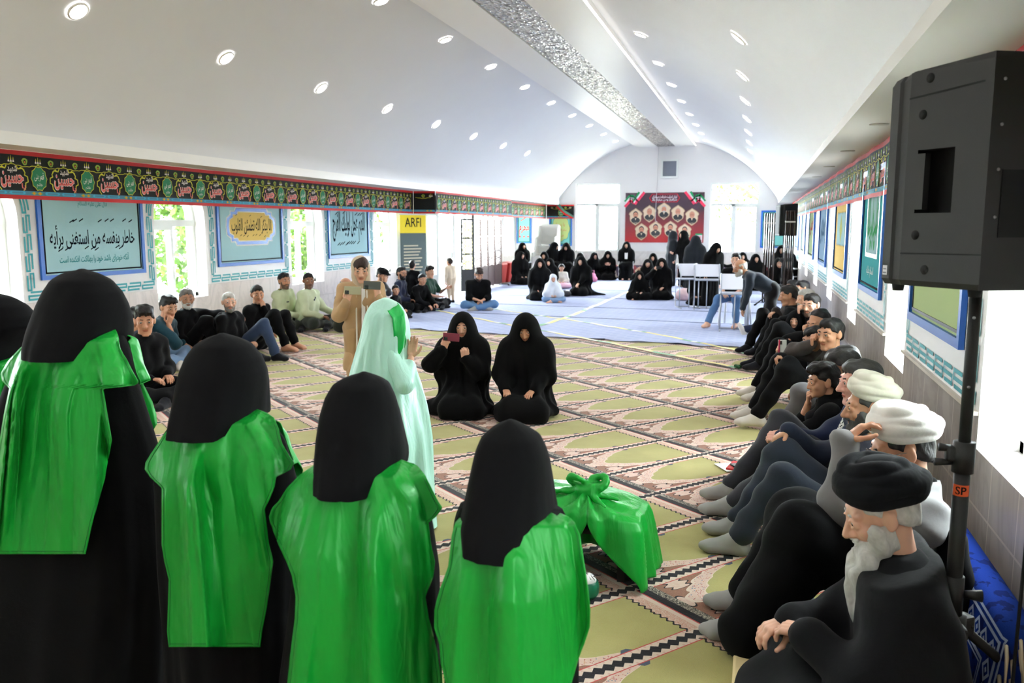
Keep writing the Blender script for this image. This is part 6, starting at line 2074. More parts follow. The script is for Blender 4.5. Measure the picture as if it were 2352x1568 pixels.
# dark mint gown below
D = np.array([[.5, MS[-1, 1], MS[-1, 2] * .7, .12, 0], [.02, MS[-1, 1], MS[-1, 2] * .8, .15, 0]])
V, Q = loft(resamp(D, 20), Y0, 64, folds(.012, 5)); mesh_np('gown', V - off, Q, M_CHA, root)
pr = s.arm(1, .022, .62)
garment('sleeve', root, pr, M_MINT, .011, .03, .004)
# green band hanging in front of the face
fw = at(932, 735, Y0)
n, m = 40, 14
V = []
for i in range(n):
    t = i / (n - 1)
    z = MS[0, 0] - .04 - .30 * t
    xo = np.interp(t, [0, .15, .4, .75, 1], [.085, .122, .138, .135, .105])
    for j in range(m):
        v = j / (m - 1) - .5
        V.append((off[0] + xo + .010 * math.sin(9 * v + 6 * t) - .25 * v * v * .5, Y0 + v * .135 * (1 - .45 * t * t) - .045, z + .02 * math.sin(3 * v)))
i = np.arange(n - 1)[:, None] * m; j = np.arange(m - 1)[None, :]
Q = np.stack([i + j, i + j + 1, i + m + j + 1, i + m + j], -1).reshape(-1, 4)
o = mesh_np('face_band', np.array(V) - off, Q, satin('bright green satin band', (20, 168, 74)), root)
sm = o.modifiers.new('thickness', 'SOLIDIFY'); sm.thickness = .003

# ---- green satin cloth knotted over a low stool, and the small pot under it
cx, cy = -.80, 4.14
tag(MB().box((cx, cy + .02, .27), (.46, .32, .04), 0, None, .01).box((cx - .2, cy - .1, .13), (.04, .04, .25)).box((cx + .2, cy - .1, .13), (.04, .04, .25)).box((cx - .2, cy + .14, .13), (.04, .04, .25)).box((cx + .2, cy + .14, .13), (.04, .04, .25)).build('low_stool', plain('black stool wood', (22, 20, 20), .6)), 'low black stool hidden under the knotted green satin cloth', 'stool')
root = empty('satin_cloth', (cx, cy, .018), 0, 'green satin cloth tied in a knot and draped over a low stool', 'cloth')
n, m = 120, 46
a = np.arange(n) * 2 * PI / n
prof = [(0, .405), (.10, .405), (.20, .398), (.27, .385), (.30, .36), (.315, .31), (.325, .24), (.335, .16), (.345, .08), (.355, .012)]
pt = np.linspace(0, 1, m)
pr_ = np.interp(pt, np.linspace(0, 1, len(prof)), [p[0] for p in prof]); pz = np.interp(pt, np.linspace(0, 1, len(prof)), [p[1] for p in prof])
tri = lambda q: 1 - np.abs(1 - 2 * ((q / (2 * PI)) % 1)) * 2
kx = V3(.02, -.13, .425)
V = []
sS = np.linspace(0, 1, n)
for i in range(m):
    t = np.clip((pt[i] - .35) / .6, 0, 1)
    o = np.clip((pt[i] - .50) / .5, 0, 1); hw = .62 * o * o * (3 - 2 * o) + .002
    a = -1.42 + hw + (2 * PI - 2 * hw) * sS
    sq = 1 / (np.abs(np.cos(a)) ** 3.0 + np.abs(np.sin(a)) ** 3.0) ** (1 / 3.0)
    f = (.034 * tri(6 * a + .6 + .8 * t) + .024 * np.sin(10 * a + 2 + t) + .014 * tri(17 * a)) * (.12 + .88 * t)
    r = (pr_[i] + f) * sq
    x, y = r * np.cos(a) * 1.02, r * np.sin(a) * .82
    d = np.hypot(x - kx[0], y - kx[1]); ak = np.arctan2(y - kx[1], x - kx[0])
    z = pz[i] + (.022 * tri(8 * ak + .5) + .010 * tri(15 * ak)) * np.exp(-(d / .20) ** 2) * (1 - t) + .05 * np.exp(-(d / .10) ** 2) - .03 * np.clip(x / .3, -1, 1) * (1 - t)
    V.append(np.stack([x, y, np.maximum(z, .006)], 1))
V = np.vstack(V)
i = np.arange(m - 1)[:, None] * n; j = np.arange(n - 1)[None, :]
Q = np.stack([i + j, i + n + j, i + n + j + 1, i + j + 1], -1).reshape(-1, 4)
o = mesh_np('drape', V, Q, G_SAT, root)
sm = o.modifiers.new('thickness', 'SOLIDIFY'); sm.thickness = .003
kx = kx + V3(0, 0, .035)
K = [(kx + V3(-.022, 0, 0), kx + V3(.022, 0, .005), .030, .030), (kx, kx + V3(-.02, -.035, -.06), .024, .026), (kx + V3(-.02, -.035, -.06), kx + V3(-.05, -.06, -.13), .026, .020), (kx, kx + V3(.15, .04, -.045), .026, .010), (kx, kx + V3(-.19, .04, -.03), .026, .012), (kx, kx + V3(.10, -.05, -.06), .022, .010)]
for sg in (-1, 1):
    lp = []
    for q in range(13):
        p = 2 * PI * q / 12
        lp.append(kx + V3(sg * .048 * (1 - math.cos(p)), .028 * math.sin(p) + .02, .018 + .030 * math.sin(p) * sg + .016 * (1 - math.cos(p))))
    K += [(lp[q], lp[q + 1], .0135, .0135) for q in range(12)]
    K += [El(kx + V3(sg * .055, .022, .032), (.048, .030, .008), Ry(-sg * .3))]
V, Q = sdf(K, .0062, .014, (), wob(.003, 7, 2.4)); mesh_np('knot', V, Q, G_SAT, root)
pot = empty('small_pot', (-.735, 3.80, .018), 0, 'small green pot with a white lattice cover beside the green cloth', 'pot')
mb = MB(); prof = [(.050, 0), (.062, .02), (.064, .05), (.058, .075), (.052, .08)]
aa = [2 * PI * i / 20 for i in range(20)]
mb.add([(r * math.cos(t), r * math.sin(t), z) for r, z in prof for t in aa], [(k * 20 + i, k * 20 + (i + 1) % 20, (k + 1) * 20 + (i + 1) % 20, (k + 1) * 20 + i) for k in range(4) for i in range(20)] + [tuple(range(20))[::-1]], 0, True)
mb.build('pot_body', plain('green pot glaze', (20, 104, 72), .35), pot)
mb = MB(); mb.sphere((0, 0, .08), (.05, .05, .035), 16, 0)
for k in range(-2, 3):
    mb.tube([(k * .018 - .03, -.035, .10), (k * .018, 0, .117 - abs(k) * .006), (k * .018 + .03, .035, .10)], .0016, 4, 1); mb.tube([(k * .018 + .03, -.035, .10), (k * .018, 0, .117 - abs(k) * .006), (k * .018 - .03, .035, .10)], .0016, 4, 1)
mb.build('lattice_cover', [plain('white cover', (232, 230, 228), .5), m_blk], pot)
# ============================================================ loudspeakers, furniture, small things
m_spk = Mat('black speaker plastic', (26, 25, 25), .5, .4)
m_spk.coords(); m_spk.bump(m_spk.noise(500, 1), .0012, .5); m_spk = m_spk.m
m_spd = plain('speaker recess black', (10, 10, 11), .7)
m_scr = plain('screw steel', (150, 150, 154), .3, .5, .8)


def loudspeaker(loc, rz, label, detail=True):
    """cabinet: front at +y; tapered towards the back"""
    root = empty('loudspeaker', loc, rz, label, 'loudspeaker')
    H = .70
    fx, fy, by, bx = .225, .20, -.19, .135
    bm = bmesh.new()
    poly = [(-fx, fy), (-fx, fy - .045), (-fx + .008, fy - .055), (-fx + .004, fy - .10), (-bx, by), (bx, by), (fx - .004, fy - .10), (fx - .008, fy - .055), (fx, fy - .045), (fx, fy)]
    mb = MB()
    n = len(poly)
    lv = []
    for z, ins in ((0, .018), (.018, 0), (H - .02, 0), (H, .02)):
        sc = 1 - ins * 3
        lv.append([(x * (1 - ins * 2.2), y * (1 - ins * 2.2), z + (.0 if z < .5 else -.03 * max(0, y) / fy)) for x, y in poly])
    V = np.array(lv).reshape(-1, 3)
    skip = 3                                   # side facet with the handle recess, filled below
    F = [(k * n + i, k * n + (i + 1) % n, (k + 1) * n + (i + 1) % n, (k + 1) * n + i) for k in range(3) for i in range(n) if not (detail and k == 1 and i == skip)]
    F += [tuple(range(n))[::-1], tuple(3 * n + i for i in range(n))]
    mb.add(V, [f[::-1] for f in F])
    if detail:
        a = V3(*poly[3], 0); b = V3(*poly[4], 0); L = np.linalg.norm(b - a); u = (b - a) / L
        nn = V3(-u[1], u[0], 0); nn = nn if nn[0] < 0 else -nn
        pl = Pl(a, u, nn)
        z0, z1, h0, h1, u0, u1 = .018, H - .02, .235, .435, .045, .185
        for r in ((0, L, z0, h0), (0, L, h1, z1), (0, u0, h0, h1), (u1, L, h0, h1)): pl.rect(mb, *r, 0)
        for q in (((u0, h0), (u1, h0)), ((u1, h0), (u1, h1)), ((u1, h1), (u0, h1)), ((u0, h1), (u0, h0))):
            (p0, w0), (p1, w1) = q
            mb.quad(pl.P(p0, w0, 0), pl.P(p1, w1, 0), pl.P(p1, w1, -.07), pl.P(p0, w0, -.07), 1)
        pl.rect(mb, u0, u1, h0, h1, -.07, 1)
    cab = mb.build('cabinet', [m_spk, m_spd], root)
    if detail:
        mb = MB(); pl.slab(mb, u0 + .004, u0 + .034, h0 + .012, h1 - .012, -.020, .006); mb.build('handle', m_spk, root)
        for w, uu in ((.655, .075), (.545, .055), (.165, .055), (.055, .10)):
            mb = MB(); c = pl.P(uu, w, .0); mb.cyl(c, c + nn * .001, .0155, 18, 0); mb.build('bolt_recess', m_spd, root)
        mb = MB(); pl.line(mb, [(.0, .60), (L * .9, .618)], .006, .001); pl.line(mb, [(0, .105), (L, .108)], .004, .001); mb.build('seam', m_spd, root)
        pb = Pl((bx, by - .001, 0), (-1, 0, 0), (0, -1, 0))
        mb = MB()
        for w in (.62, .49, .36, .22):
            for e in (.03, .235): c = pb.P(e, w, 0); mb.cyl(c, c + V3(0, -.003, 0), .005, 8)
        mb.build('screw', m_scr, root)
        mb = MB(); pb.slab(mb, .05, .22, .16, .36, -.002, .002); mb.build('input_plate', m_spd, root)
        mb = MB(); c = pb.P(.125, .315, 0); mb.cyl(c, c + V3(0, -.026, 0), .018, 16); mb.build('connector', plain('blue connector', (36, 60, 200), .4), root)
        ps = Pl((-fx - .001, fy, 0), (0, -1, 0), (-1, 0, 0)); mb = MB(); ps.slab(mb, .008, .034, .03, .062, 0, .001); ps.rect(mb, .011, .031, .035, .040, .0015, 1); ps.rect(mb, .011, .031, .048, .052, .0015, 1); mb.build('sticker', [plain('white sticker', (214, 212, 214), .5), plain('sticker print', (120, 120, 124), .5)], root)
        for x, y in ((-.19, .15), (-.11, -.14), (.11, -.14), (.19, .15)):
            mb = MB(); mb.cyl((x, y, .004), (x, y, -.022), .022, 12, 0, .018); mb.build('rubber_foot', m_spd, root)
    mb = MB(); mb.box((0, fy + .003, H / 2 - .01), (.40, .012, .60), 0, None, .004); mb.build('grille', plain('grille black', (22, 22, 23), .6, .3, .3), root)
    return root


def stand(loc, h, label, rz=0.0, hub=.52, detail=True):
    root = empty('speaker_stand', loc, rz, label, 'speaker stand')
    mb = MB(); mb.cyl((0, 0, hub - .1), (0, 0, 1.06), .0245, 18); mb.cyl((0, 0, 1.0), (0, 0, h), .0185, 18); mb.build('pole', m_spk, root)
    mb = MB(); mb.cyl((0, 0, 1.0), (0, 0, 1.10), .033, 18); mb.box((-.03, 0, 1.06), (.05, .036, .05), 0, None, .008); mb.tube([(-.03, 0, 1.075), (-.075, -.01, 1.08)], [.010, .014], 8); mb.tube([(-.03, 0, 1.03), (-.085, -.01, 1.03)], [.009, .013], 8); mb.build('clamp', m_spk, root)
    mb = MB(); mb.cyl((0, 0, hub + .02), (0, 0, hub + .15), .031, 18); mb.cyl((0, 0, hub - .06), (0, 0, hub + .02), .045, 18); mb.tube([(.03, 0, hub + .09), (.085, 0, hub + .09)], [.012, .02], 10); mb.build('collar', m_spk, root)
    for k in range(3):
        a = 2 * PI * k / 3 + 2.75
        d = V3(math.cos(a), math.sin(a), 0)
        mb = MB(); mb.tube([d * .03 + V3(0, 0, hub - .02), d * .60 + V3(0, 0, .02)], .0165, 10)
        M = np.stack([d, V3(-d[1], d[0], 0), V3(0, 0, 1)], 1)
        mb.box(d * .05 + V3(0, 0, hub - .03), (.07, .05, .07), 0, M, .01)
        for q in (.03, .07): c = d * q + V3(0, 0, hub - .03); mb.cyl(c - M[:, 1] * .027, c + M[:, 1] * .027, .006, 8)
        lg = mb.build('leg', m_spk, root)
        mb = MB(); mb.tube([d * .57 + V3(0, 0, .035), d * .62 + V3(0, 0, .012)], .021, 10); mb.build('rubber_tip', m_spd, lg)
    if detail:
        mb = MB()
        a0 = math.atan2(-2.6, -.6)
        seg = 10; r = .0252; za, zb_ = .925, .962
        mb.add([(r * math.cos(a0 + t), r * math.sin(a0 + t), z) for z in (za, zb_) for t in np.linspace(-1.1, 1.1, seg)], [(i, i + 1, seg + i + 1, seg + i) for i in range(seg - 1)], 0, True)
        v, f, hh = text2d('SP', True, .02)
        P = []
        for q in v:
            t = q[0] * 1.3; P.append(((r + .0006) * math.cos(a0 + t), (r + .0006) * math.sin(a0 + t), (za + zb_) / 2 + q[1] * .034))
        mb.add(P, f, 1)
        mb.build('label_band', [plain('orange label', (206, 84, 40), .5), m_blk], root)
        for z in (1.28, 1.50):
            mb = MB(); c = V3(math.cos(a0) * .018, math.sin(a0) * .018, z); mb.cyl(c, c * V3(1.06, 1.06, 1), .005, 8); mb.build('pin_hole', m_scr, root)
    return root


SP = at(2243, 655, 2.9)
stand((SP[0], SP[1], .018), 1.70, 'black tripod speaker stand in the right foreground before the sill', .0, .50)
_sp = loudspeaker((SP[0], SP[1], 1.615), deg(24), 'large black loudspeaker on the tripod stand in the right foreground')
cpt = Rz(deg(24)) @ V3(.01, -.215, .315) * .92 + V3(SP[0], SP[1], 1.615)
_sp.scale = (.92, .92, .96)
cp = [cpt, cpt + V3(.02, -.05, -.03), cpt + V3(.045, -.06, -.20), cpt + V3(.045, -.04, -.6), cpt + V3(.050, -.02, -1.1), cpt + V3(.052, -.0, -1.6), cpt + V3(.06, .0, -1.93), cpt + V3(.2, .1, -2.0)]
mb = MB(); mb.tube(cp, .0052, 8)
tag(mb.build('speaker_cable', m_spd), 'black cable hanging from the back of the foreground loudspeaker', 'cable')

# second loudspeaker far back between the glossy partitions
q = at(1806, 545, 19.4)
stand((q[0] - .05, 19.4, .02), 1.60, 'black speaker stand behind the bending man far back on the right', 0, .5, False)
loudspeaker((q[0], 19.4, 1.595), deg(100), 'black loudspeaker on a stand far back near the right wall', False)


def partition(px0, px1, Y, label, zt=2.1):
    x0, x1 = at(px0, 600, Y)[0], at(px1, 600, Y)[0]
    root = empty('folding_partition', ((x0 + x1) / 2, Y, .02), 0, label, 'partition')
    w = x1 - x0; n = 5
    for i in range(n):
        mb = MB(); mb.box((-w / 2 + w * (i + .5) / n, .04 * (i % 2), zt / 2), (w / n * .72, .42, zt - .03), 0, None, .012); mb.build('leaf', plain('glossy dark brown lacquer', (44, 30, 26), .12, .7), root)
    mb = MB(); mb.box((0, 0, zt * .885), (w * 1.02, .46, .03)); mb.build('rail', plain('pale brass rail', (206, 200, 190), .25, .6, .6), root)
    return root


partition(1752, 1778, 20.6, 'left glossy dark brown folded partition behind the bending man')
partition(1799, 1822, 18.6, 'taller glossy dark brown folded partition nearer the right wall', 2.12)

# ---- blue bolster with white pattern against the right wall
def bolstermat():
    M = Mat('blue woven cover', (44, 78, 176), .95, .08); x, y, z = M.coords()
    W = srgb(168, 180, 206); B = srgb(20, 46, 122); D = srgb(14, 28, 84)
    de = y + .72; dt = .415 - z
    band = de.min(dt)
    col = M.mix(M.noise(14, 4) > .56, B, D)
    su = ((y / .095).fract() - .5).abs() * .095; sv = ((z / .095).fract() - .5).abs() * .095
    isend = de < dt
    s_ = isend * sv + (1.0 - isend) * su
    lo = s_ + (band - .105).abs()
    ring = (lo < .046) * (lo > .028)
    col = M.mix(ring.max(lo < .012), col, W)
    for b_, w_ in ((.172, .007), (.190, .004), (.045, .007), (.024, .004)): col = M.mix((band - b_).abs() < w_, col, W)
    M.color(col); M.bump(M.noise(240, 1), .003, .4); return M.m


root = empty('back_cushion', (.90, 3.72, .018), 0, 'blue and white patterned back cushion with a fringe, leaning on the right wall', 'cushion')
mb = MB(); mb.box((0, 0, .21), (.15, 1.45, .42), 0, Ry(.14), .05)
o = mb.build('cover', bolstermat(), root)
for p_ in o.data.polygons: p_.use_smooth = True
mb = MB(); rs = random.Random(3)
for i in range(46):
    z = .03 + .38 * i / 45; x = -.07 + .13 * rs.random() + .14 * (z - .21)
    mb.tube([(x, -.72, z), (x - .01, -.77, z - .02), (x + rs.uniform(-.02, .02), -.80, max(.004, z - .09 - .05 * rs.random()))], [.006, .006, .003], 4)
mb.build('fringe', plain('cream fringe', (206, 190, 160), .9), root)
mb = MB(); mb.box((.28, 3.30, .034), (.62, .96, .03), 0, None, .012)
tag(mb.build('seat_pad', plain('cream seat pad', (222, 200, 150), .8)), 'cream seat pad under the cleric with the black turban', 'cushion')

# ---- papers, booklet and phone on the carpet
q = gnd(1676, 1072, .02)
tag(MB().box((q[0], q[1], .0195), (.15, .21, .003), 0, Rz(.5)).build('paper_sheet', plain('white paper', (236, 234, 232), .6)), 'white paper on the carpet before the grey socks', 'paper')
tag(MB().box((q[0] + .075, q[1] + .01, .028), (.16, .22, .014), 0, Rz(-.2), .003).build('booklet', plain('red booklet cover', (186, 48, 52), .5)), 'red covered booklet on the carpet under a black phone', 'book')
phone((q[0] + .085, q[1] + .005, .041), (.9, .4, 0), (0, 0, 1), 'black phone lying on the red booklet', plain('black phone case', (22, 22, 24), .4), lens=False)
q = at(1797, 800, 8.15)
ph_ = phone((q[0], 8.15, q[2]), (-.05, 0, 1), (.25, 1, 0), 'white and red phone held upright in the right row', plain('white phone case', (206, 208, 206), .35), (.078, .165))
mb = MB(); mb.box((-.030, -.002, .0), (.014, .012, .164), 0, None, .004); mb.build('red_edge', plain('crimson case', (186, 36, 74), .4), ph_)

# ---- yellow and green ribbons taped on the floor
m_ry, m_rg, m_rw = plain('ribbon yellow', (232, 216, 140), .6), plain('ribbon green', (104, 158, 116), .6), plain('ribbon white', (228, 228, 214), .6)


def ribbon(pix, w, label, seed):
    P = [gnd(a, b)[:2] for a, b in pix]
    P = np.array(P); d = np.r_[0, np.cumsum(np.linalg.norm(np.diff(P, axis=0), axis=1))]
    n = int(d[-1] / .12); t = np.linspace(0, d[-1], n)
    X = np.interp(t, d, P[:, 0]); Yv = np.interp(t, d, P[:, 1])
    mb = MB(); rs = random.Random(seed)
    X = X + .012 * np.sin(t * 3.1); 
    for i in range(n - 1):
        u = nrm(V3(X[i + 1] - X[i], Yv[i + 1] - Yv[i], 0)); p = V3(-u[1], u[0], 0) * w / 2
        z = .027; a, b = V3(X[i], Yv[i], z + .004 * math.sin(i)), V3(X[i + 1], Yv[i + 1], z + .004 * math.sin(i + 1))
        mb.quad(a - p, b - p, b + p, a + p, 0 if (i // 4) % 3 else 1 if rs.random() < .6 else 2)
        mb.quad(a - p - V3(0, 0, .006), b - p - V3(0, 0, .006), b - p, a - p, 2)
    return tag(mb.build('floor_ribbon', [m_ry, m_rg, m_rw]), label, 'ribbon', 'ribbons on the floor')


ribbon([(1046, 700), (1156, 715), (1339, 742), (1522, 773), (1679, 805), (1712, 815)], .07, 'yellow and green ribbon crossing the pale blue carpet, the farther of two', 1)
ribbon([(984, 711), (1134, 742), (1255, 764), (1375, 786), (1522, 815), (1690, 848)], .07, 'yellow and green ribbon running from the blue carpet onto the prayer carpet', 2)
ribbon([(1238, 751), (1306, 730), (1441, 673), (1530, 637)], .10, 'pale yellow ribbon along the middle of the blue carpet', 3)
q = gnd(1690, 846)
V, Q = sdf([(V3(q[0], q[1], .03), V3(q[0] + .12, q[1] + .03, .03), .025, .02), (V3(q[0], q[1], .03), V3(q[0] + .05, q[1] - .08, .028), .02, .015)], .008, .02, (), wob(.004, 3, 2))
tag(mesh_np('cloth_scrap', V, Q, plain('dark green scrap', (28, 72, 40), .8)), 'dark green scrap of cloth at the end of the ribbon', 'cloth')

# ---- white paper held by the officer, prayer beads
# ---- student desks of steel tube
m_tube = plain('grey steel tube', (176, 180, 190), .35, .5, .3)
m_dtop = plain('white desk laminate', (226, 228, 238), .35)


def desk(x, y, rz, w, label, h=.96):
    root = empty('reading_desk', (x, y, .024), rz, label, 'desk')
    for e in (-1, 1):
        X = e * w / 2
        pts = [(X, .34, .012), (X, -.12, .012), (X, -.16, .05), (X, -.16, h - .12), (X, -.13, h - .03), (X, -.06, h), (X, .03, h), (X, .24, h - .22), (X, .26, h - .27), (X, .25, h - .33)]
        mb = MB(); mb.tube(pts, .0145, 8); mb.tube([(X, .20, h - .33), (X, -.16, h - .33)], .012, 8); mb.tube([(X, .18, h - .33), (X, .18, .012)], .012, 8); mb.build('side_frame', m_tube, root)
    mb = MB(); mb.tube([(-w / 2, -.10, .012), (w / 2, -.10, .012)], .012, 8); mb.tube([(-w / 2, .2, h - .33), (w / 2, .2, h - .33)], .012, 8); mb.tube([(-w / 2, -.16, h - .1), (w / 2, -.16, h - .1)], .012, 8); mb.tube([(0, .18, h - .33), (0, .18, .012)], .011, 8); mb.build('cross_bar', m_tube, root)
    mb = MB(); mb.prism([(-w / 2 + .015, -.05, h - .008), (w / 2 - .015, -.05, h - .008), (w / 2 - .015, .25, h - .25), (-w / 2 + .015, .25, h - .25)], (0, .008, .012)); mb.build('top_board', m_dtop, root)
    mb = MB(); mb.box((0, .02, h - .322), (w - .03, .36, .018)); mb.build('shelf', m_dtop, root)
    return root


qa = at(1575, 700, 18.55); qb = at(1617, 700, 18.35)
desk(qa[0], 18.75, PI + .35, .42, 'left grey tube reading desk with a slanted white top before the standing women')
desk(qb[0] + .03, 18.55, PI + .10, .52, 'right grey tube reading desk with a slanted white top before the standing women')
qc = at(1686, 700, 14.75)
desk(qc[0], 14.9, PI + .05, .47, 'grey tube reading desk in front of the seated man in jeans, nearest of the three')


def plastic_chair(x, y, rz, label, group='white plastic chairs'):
    root = empty('plastic_chair', (x, y, .024), rz, label, 'chair', group)
    m = plain('white moulded plastic', (236, 236, 238), .35)
    mb = MB(); mb.box((0, 0, .43), (.44, .43, .03), 0, None, .012); mb.build('seat', m, root)
    V = []; n = 10
    mb = MB()
    for i in range(n + 1):
        a = -1 + 2 * i / n
        V += [(a * .21, -.20 - .06 * (1 - a * a), .44), (a * .20, -.26 - .06 * (1 - a * a), .80 + .06 * (1 - a * a))]
    mb.add(V, [(2 * i, 2 * i + 2, 2 * i + 3, 2 * i + 1) for i in range(n)], 0, True)
    b = mb.build('backrest', m, root); sm = b.modifiers.new('thickness', 'SOLIDIFY'); sm.thickness = .012
    for e in (-1, 1):
        mb = MB(); mb.tube([(e * .24, .18, .02), (e * .235, .18, .42), (e * .235, .16, .60), (e * .235, .10, .64), (e * .225, -.16, .645), (e * .21, -.24, .66)], .018, 6); mb.build('armrest', m, root)
        mb = MB(); mb.tube([(e * .21, -.20, .44), (e * .24, -.27, 0)], [.022, .018], 6); mb.build('leg', m, root)
        mb = MB(); mb.tube([(e * .21, .18, .43), (e * .24, .2, 0)], [.022, .018], 6); mb.build('leg', m, root)
    return root
# ============================================================ people at the back
def W(px, Y, label, pose='kneel', k=.94, off=0.0, chair=None, **kw):
    x = at(px, 600, Y)[0]
    rz = facecam(x, Y, off)
    if chair: plastic_chair(x, Y - 0.0, rz, chair)
    return woman(px, 0, 0, rz, label, pose, k, loc=(x, Y, .024), **kw)


W(1199, 27.3, 'woman in a black chador on a white chair at the far left, above the others', 'chair', off=20, chair='white plastic chair under the woman at the far left', head=(.3, 0, 0), seed=50)
W(1194, 25.0, 'woman in a black chador on the carpet beside the red cushions', 'kneel', off=25, head=(.3, .1, 0), seed=51, k=.98)
plastic_chair(at(1219, 640, 25.3)[0], 25.35, deg(150), 'empty white plastic chair beside the woman next to the red cushions')
W(1264, 27.2, 'woman in a black chador on a chair, leaning right before the pulpit', 'chair', off=45, chair='white plastic chair in front of the pulpit', head=(.4, .45, 0), lean=.25, seed=52, k=.98)
W(1301, 27.4, 'woman in a black chador with bowed head on a chair below the lime medallion', 'chair', chair='white plastic chair below the lime medallion', head=(-.2, .5, 0), lean=.15, seed=53, k=.96)
W(1250, 26.0, 'woman in a black chador kneeling below the woman leaning right', 'kneel', head=(-.2, .15, 0), seed=54, k=.95)
W(1263, 23.4, 'young woman in black seated behind the child in white', 'kneel', head=(-.4, .1, 0), seed=55, k=.84)
W(1240, 19.9, 'woman in a black chador and glasses sitting beside the child in white', 'kneel', head=(.05, .05, 0), seed=56, k=.97, hands={0: ((-.22, .30, .30), (-.3, .8, -.4), (0, 0, -1)), 1: 'lap'})
W(1336, 21.5, 'woman in a black chador kneeling behind a black handbag', 'kneel', off=-10, head=(-.1, .15, 0), seed=57, k=.98, hands={0: ((.02, .42, .30), (.3, .8, -.5), (0, 0, -1)), 1: 'lap'}, chk={'extra': ((V3(-.2, .1, .05), V3(-.62, .0, .012), .09, .015),)})
W(1333, 28.0, 'woman in black with a phone by the left rear window', 'kneel', k=.86, head=(-.2, .3, 0), seed=58)
W(1364, 28.0, 'woman in black resting her cheek on her hand below the left rear window', 'kneel', k=.88, off=15, head=(.1, .15, 0), hands={0: 'face', 1: 'lap'}, seed=59)
W(1396, 28.0, 'woman in a black chador reading a phone under the left rear window', 'kneel', k=.94, head=(0, .35, 0), hands={0: ((-.05, .32, .50), (.3, .5, .8), (0, -1, .2)), 1: ((.05, .32, .50), (-.3, .5, .8), (0, -1, .2))}, seed=60)
r, s = W(1438, 28.1, 'woman with a white blouse under her open chador on a chair left of the poster', 'chair', chair='white plastic chair left of the poster', seed=61, k=.97)
mb = MB(); mb.prism([V3(-.055, .13, 1.0), V3(.055, .13, 1.0), V3(.045, .20, .70), V3(-.045, .20, .70)], (0, .03, 0)); mb.build('blouse', plain('white blouse', (238, 236, 236), .7), r)
W(1500, 26.3, 'woman in black seated under the poster behind the filming women', 'kneel', k=.92, head=(-.1, .2, 0), seed=62)


def printscarf():
    M = Mat('printed scarf', (70, 70, 78), .85); M.coords(); M.color(M.mix(M.voronoi(46.0) < .34, srgb(60, 60, 68), srgb(176, 174, 178))); return M.m


r, s = W(1488, 21.9, 'woman in a patterned grey headscarf raising a finger', 'kneel', k=.90, head=(0, .05, 0), hands={1: ((.24, .26, .70), (.1, .1, 1), (0, -1, 0), .6), 0: 'lap'}, seed=63, chk={'w': .060, 'up': .085})
P = hood_prims(s, .008); garment('headscarf', r, P[:2], printscarf(), .014, .03, .002, 1, face_cut(s, .046, .06, .075))
W(1470, 20.6, 'small girl in a black headscarf sitting cross-legged in front of the filming woman', 'cross', k=.74, kind='child', head=(0, .05, 0), seed=64, hi=1)
r, s = W(1520, 20.9, 'woman in a black chador filming with a small dark camera', 'kneel', k=.97, head=(0, .05, 0), hands={1: ((.16, .26, .73), (-.5, .2, .8), (-.3, -1, 0), .6), 0: ((-.05, .30, .30), (.5, .8, -.2), (0, 0, -1))}, seed=65)
phone(wpt(r, s.W[1] + V3(-.09, .04, .07)), wdir(r, (1, 0, 0)), wdir(r, (0, -1, 0)), 'small dark camera held up by the kneeling woman in the middle', plain('camera black', (30, 30, 32), .4), (.075, .13))
W(1541, 25.4, 'standing woman in a dark chador seen from the side at the poster', 'stand', k=.95, off=100, m=M_CHB, head=(0, .1, 0), hands={0: 'down', 1: 'down'}, seed=66, chk={'spread': .9})
W(1572, 25.2, 'standing woman in a black chador turning to her neighbour before the poster', 'stand', k=.96, off=-60, head=(0, .05, 0), hands={0: 'down', 1: ((.06, .34, 1.02), (.3, .8, .3), (0, -1, 0))}, seed=67, chk={'spread': .9})
W(1596, 20.9, 'broad standing woman in a faded black chador with her back to the camera', 'stand', k=.90, off=170, m=M_CHB, hands={0: 'down', 1: 'down'}, seed=68, lean=.06, chk={'spread': 1.25})
W(1634, 19.3, 'woman in a black chador stooping over the reading desks', 'stand', k=.84, off=35, head=(0, .55, 0), lean=.28, hands={0: 'down', 1: 'down'}, seed=69, chk={'spread': 1.1})
W(1606, 19.6, 'girl in a black headscarf looking out under the reading desk tops', 'kneel', k=.82, kind='child', head=(-.1, .1, 0), seed=70)
W(1705, 27.0, 'woman in black on the rear right stretching an arm out to film', 'kneel', k=.95, head=(.2, .1, 0), hands={1: ((.62, .16, .62), (1, .2, .3), (0, 0, -1)), 0: 'lap'}, seed=71)
W(1735, 24.6, 'woman in a black chador behind the head of the bending man', 'kneel', k=.98, head=(.3, .1, 0), seed=72)
W(1793, 25.6, 'woman in black on a chair covering her mouth between the two partitions', 'chair', k=.94, head=(.1, .1, 0), hands={1: 'face', 0: 'lap'}, chair='white plastic chair between the two glossy partitions', seed=73)
W(1789, 21.6, 'dark haired woman with a phone at her ear between the partitions', 'kneel', k=.98, head=(.1, .15, 0), hands={0: 'face', 1: 'lap'}, seed=74, chk={'w': .062, 'up': .08})
W(1816, 24.0, 'person in black seated, back turned, by the right partition', 'chair', k=.80, off=150, chair='white plastic chair beside the right partition', seed=75)

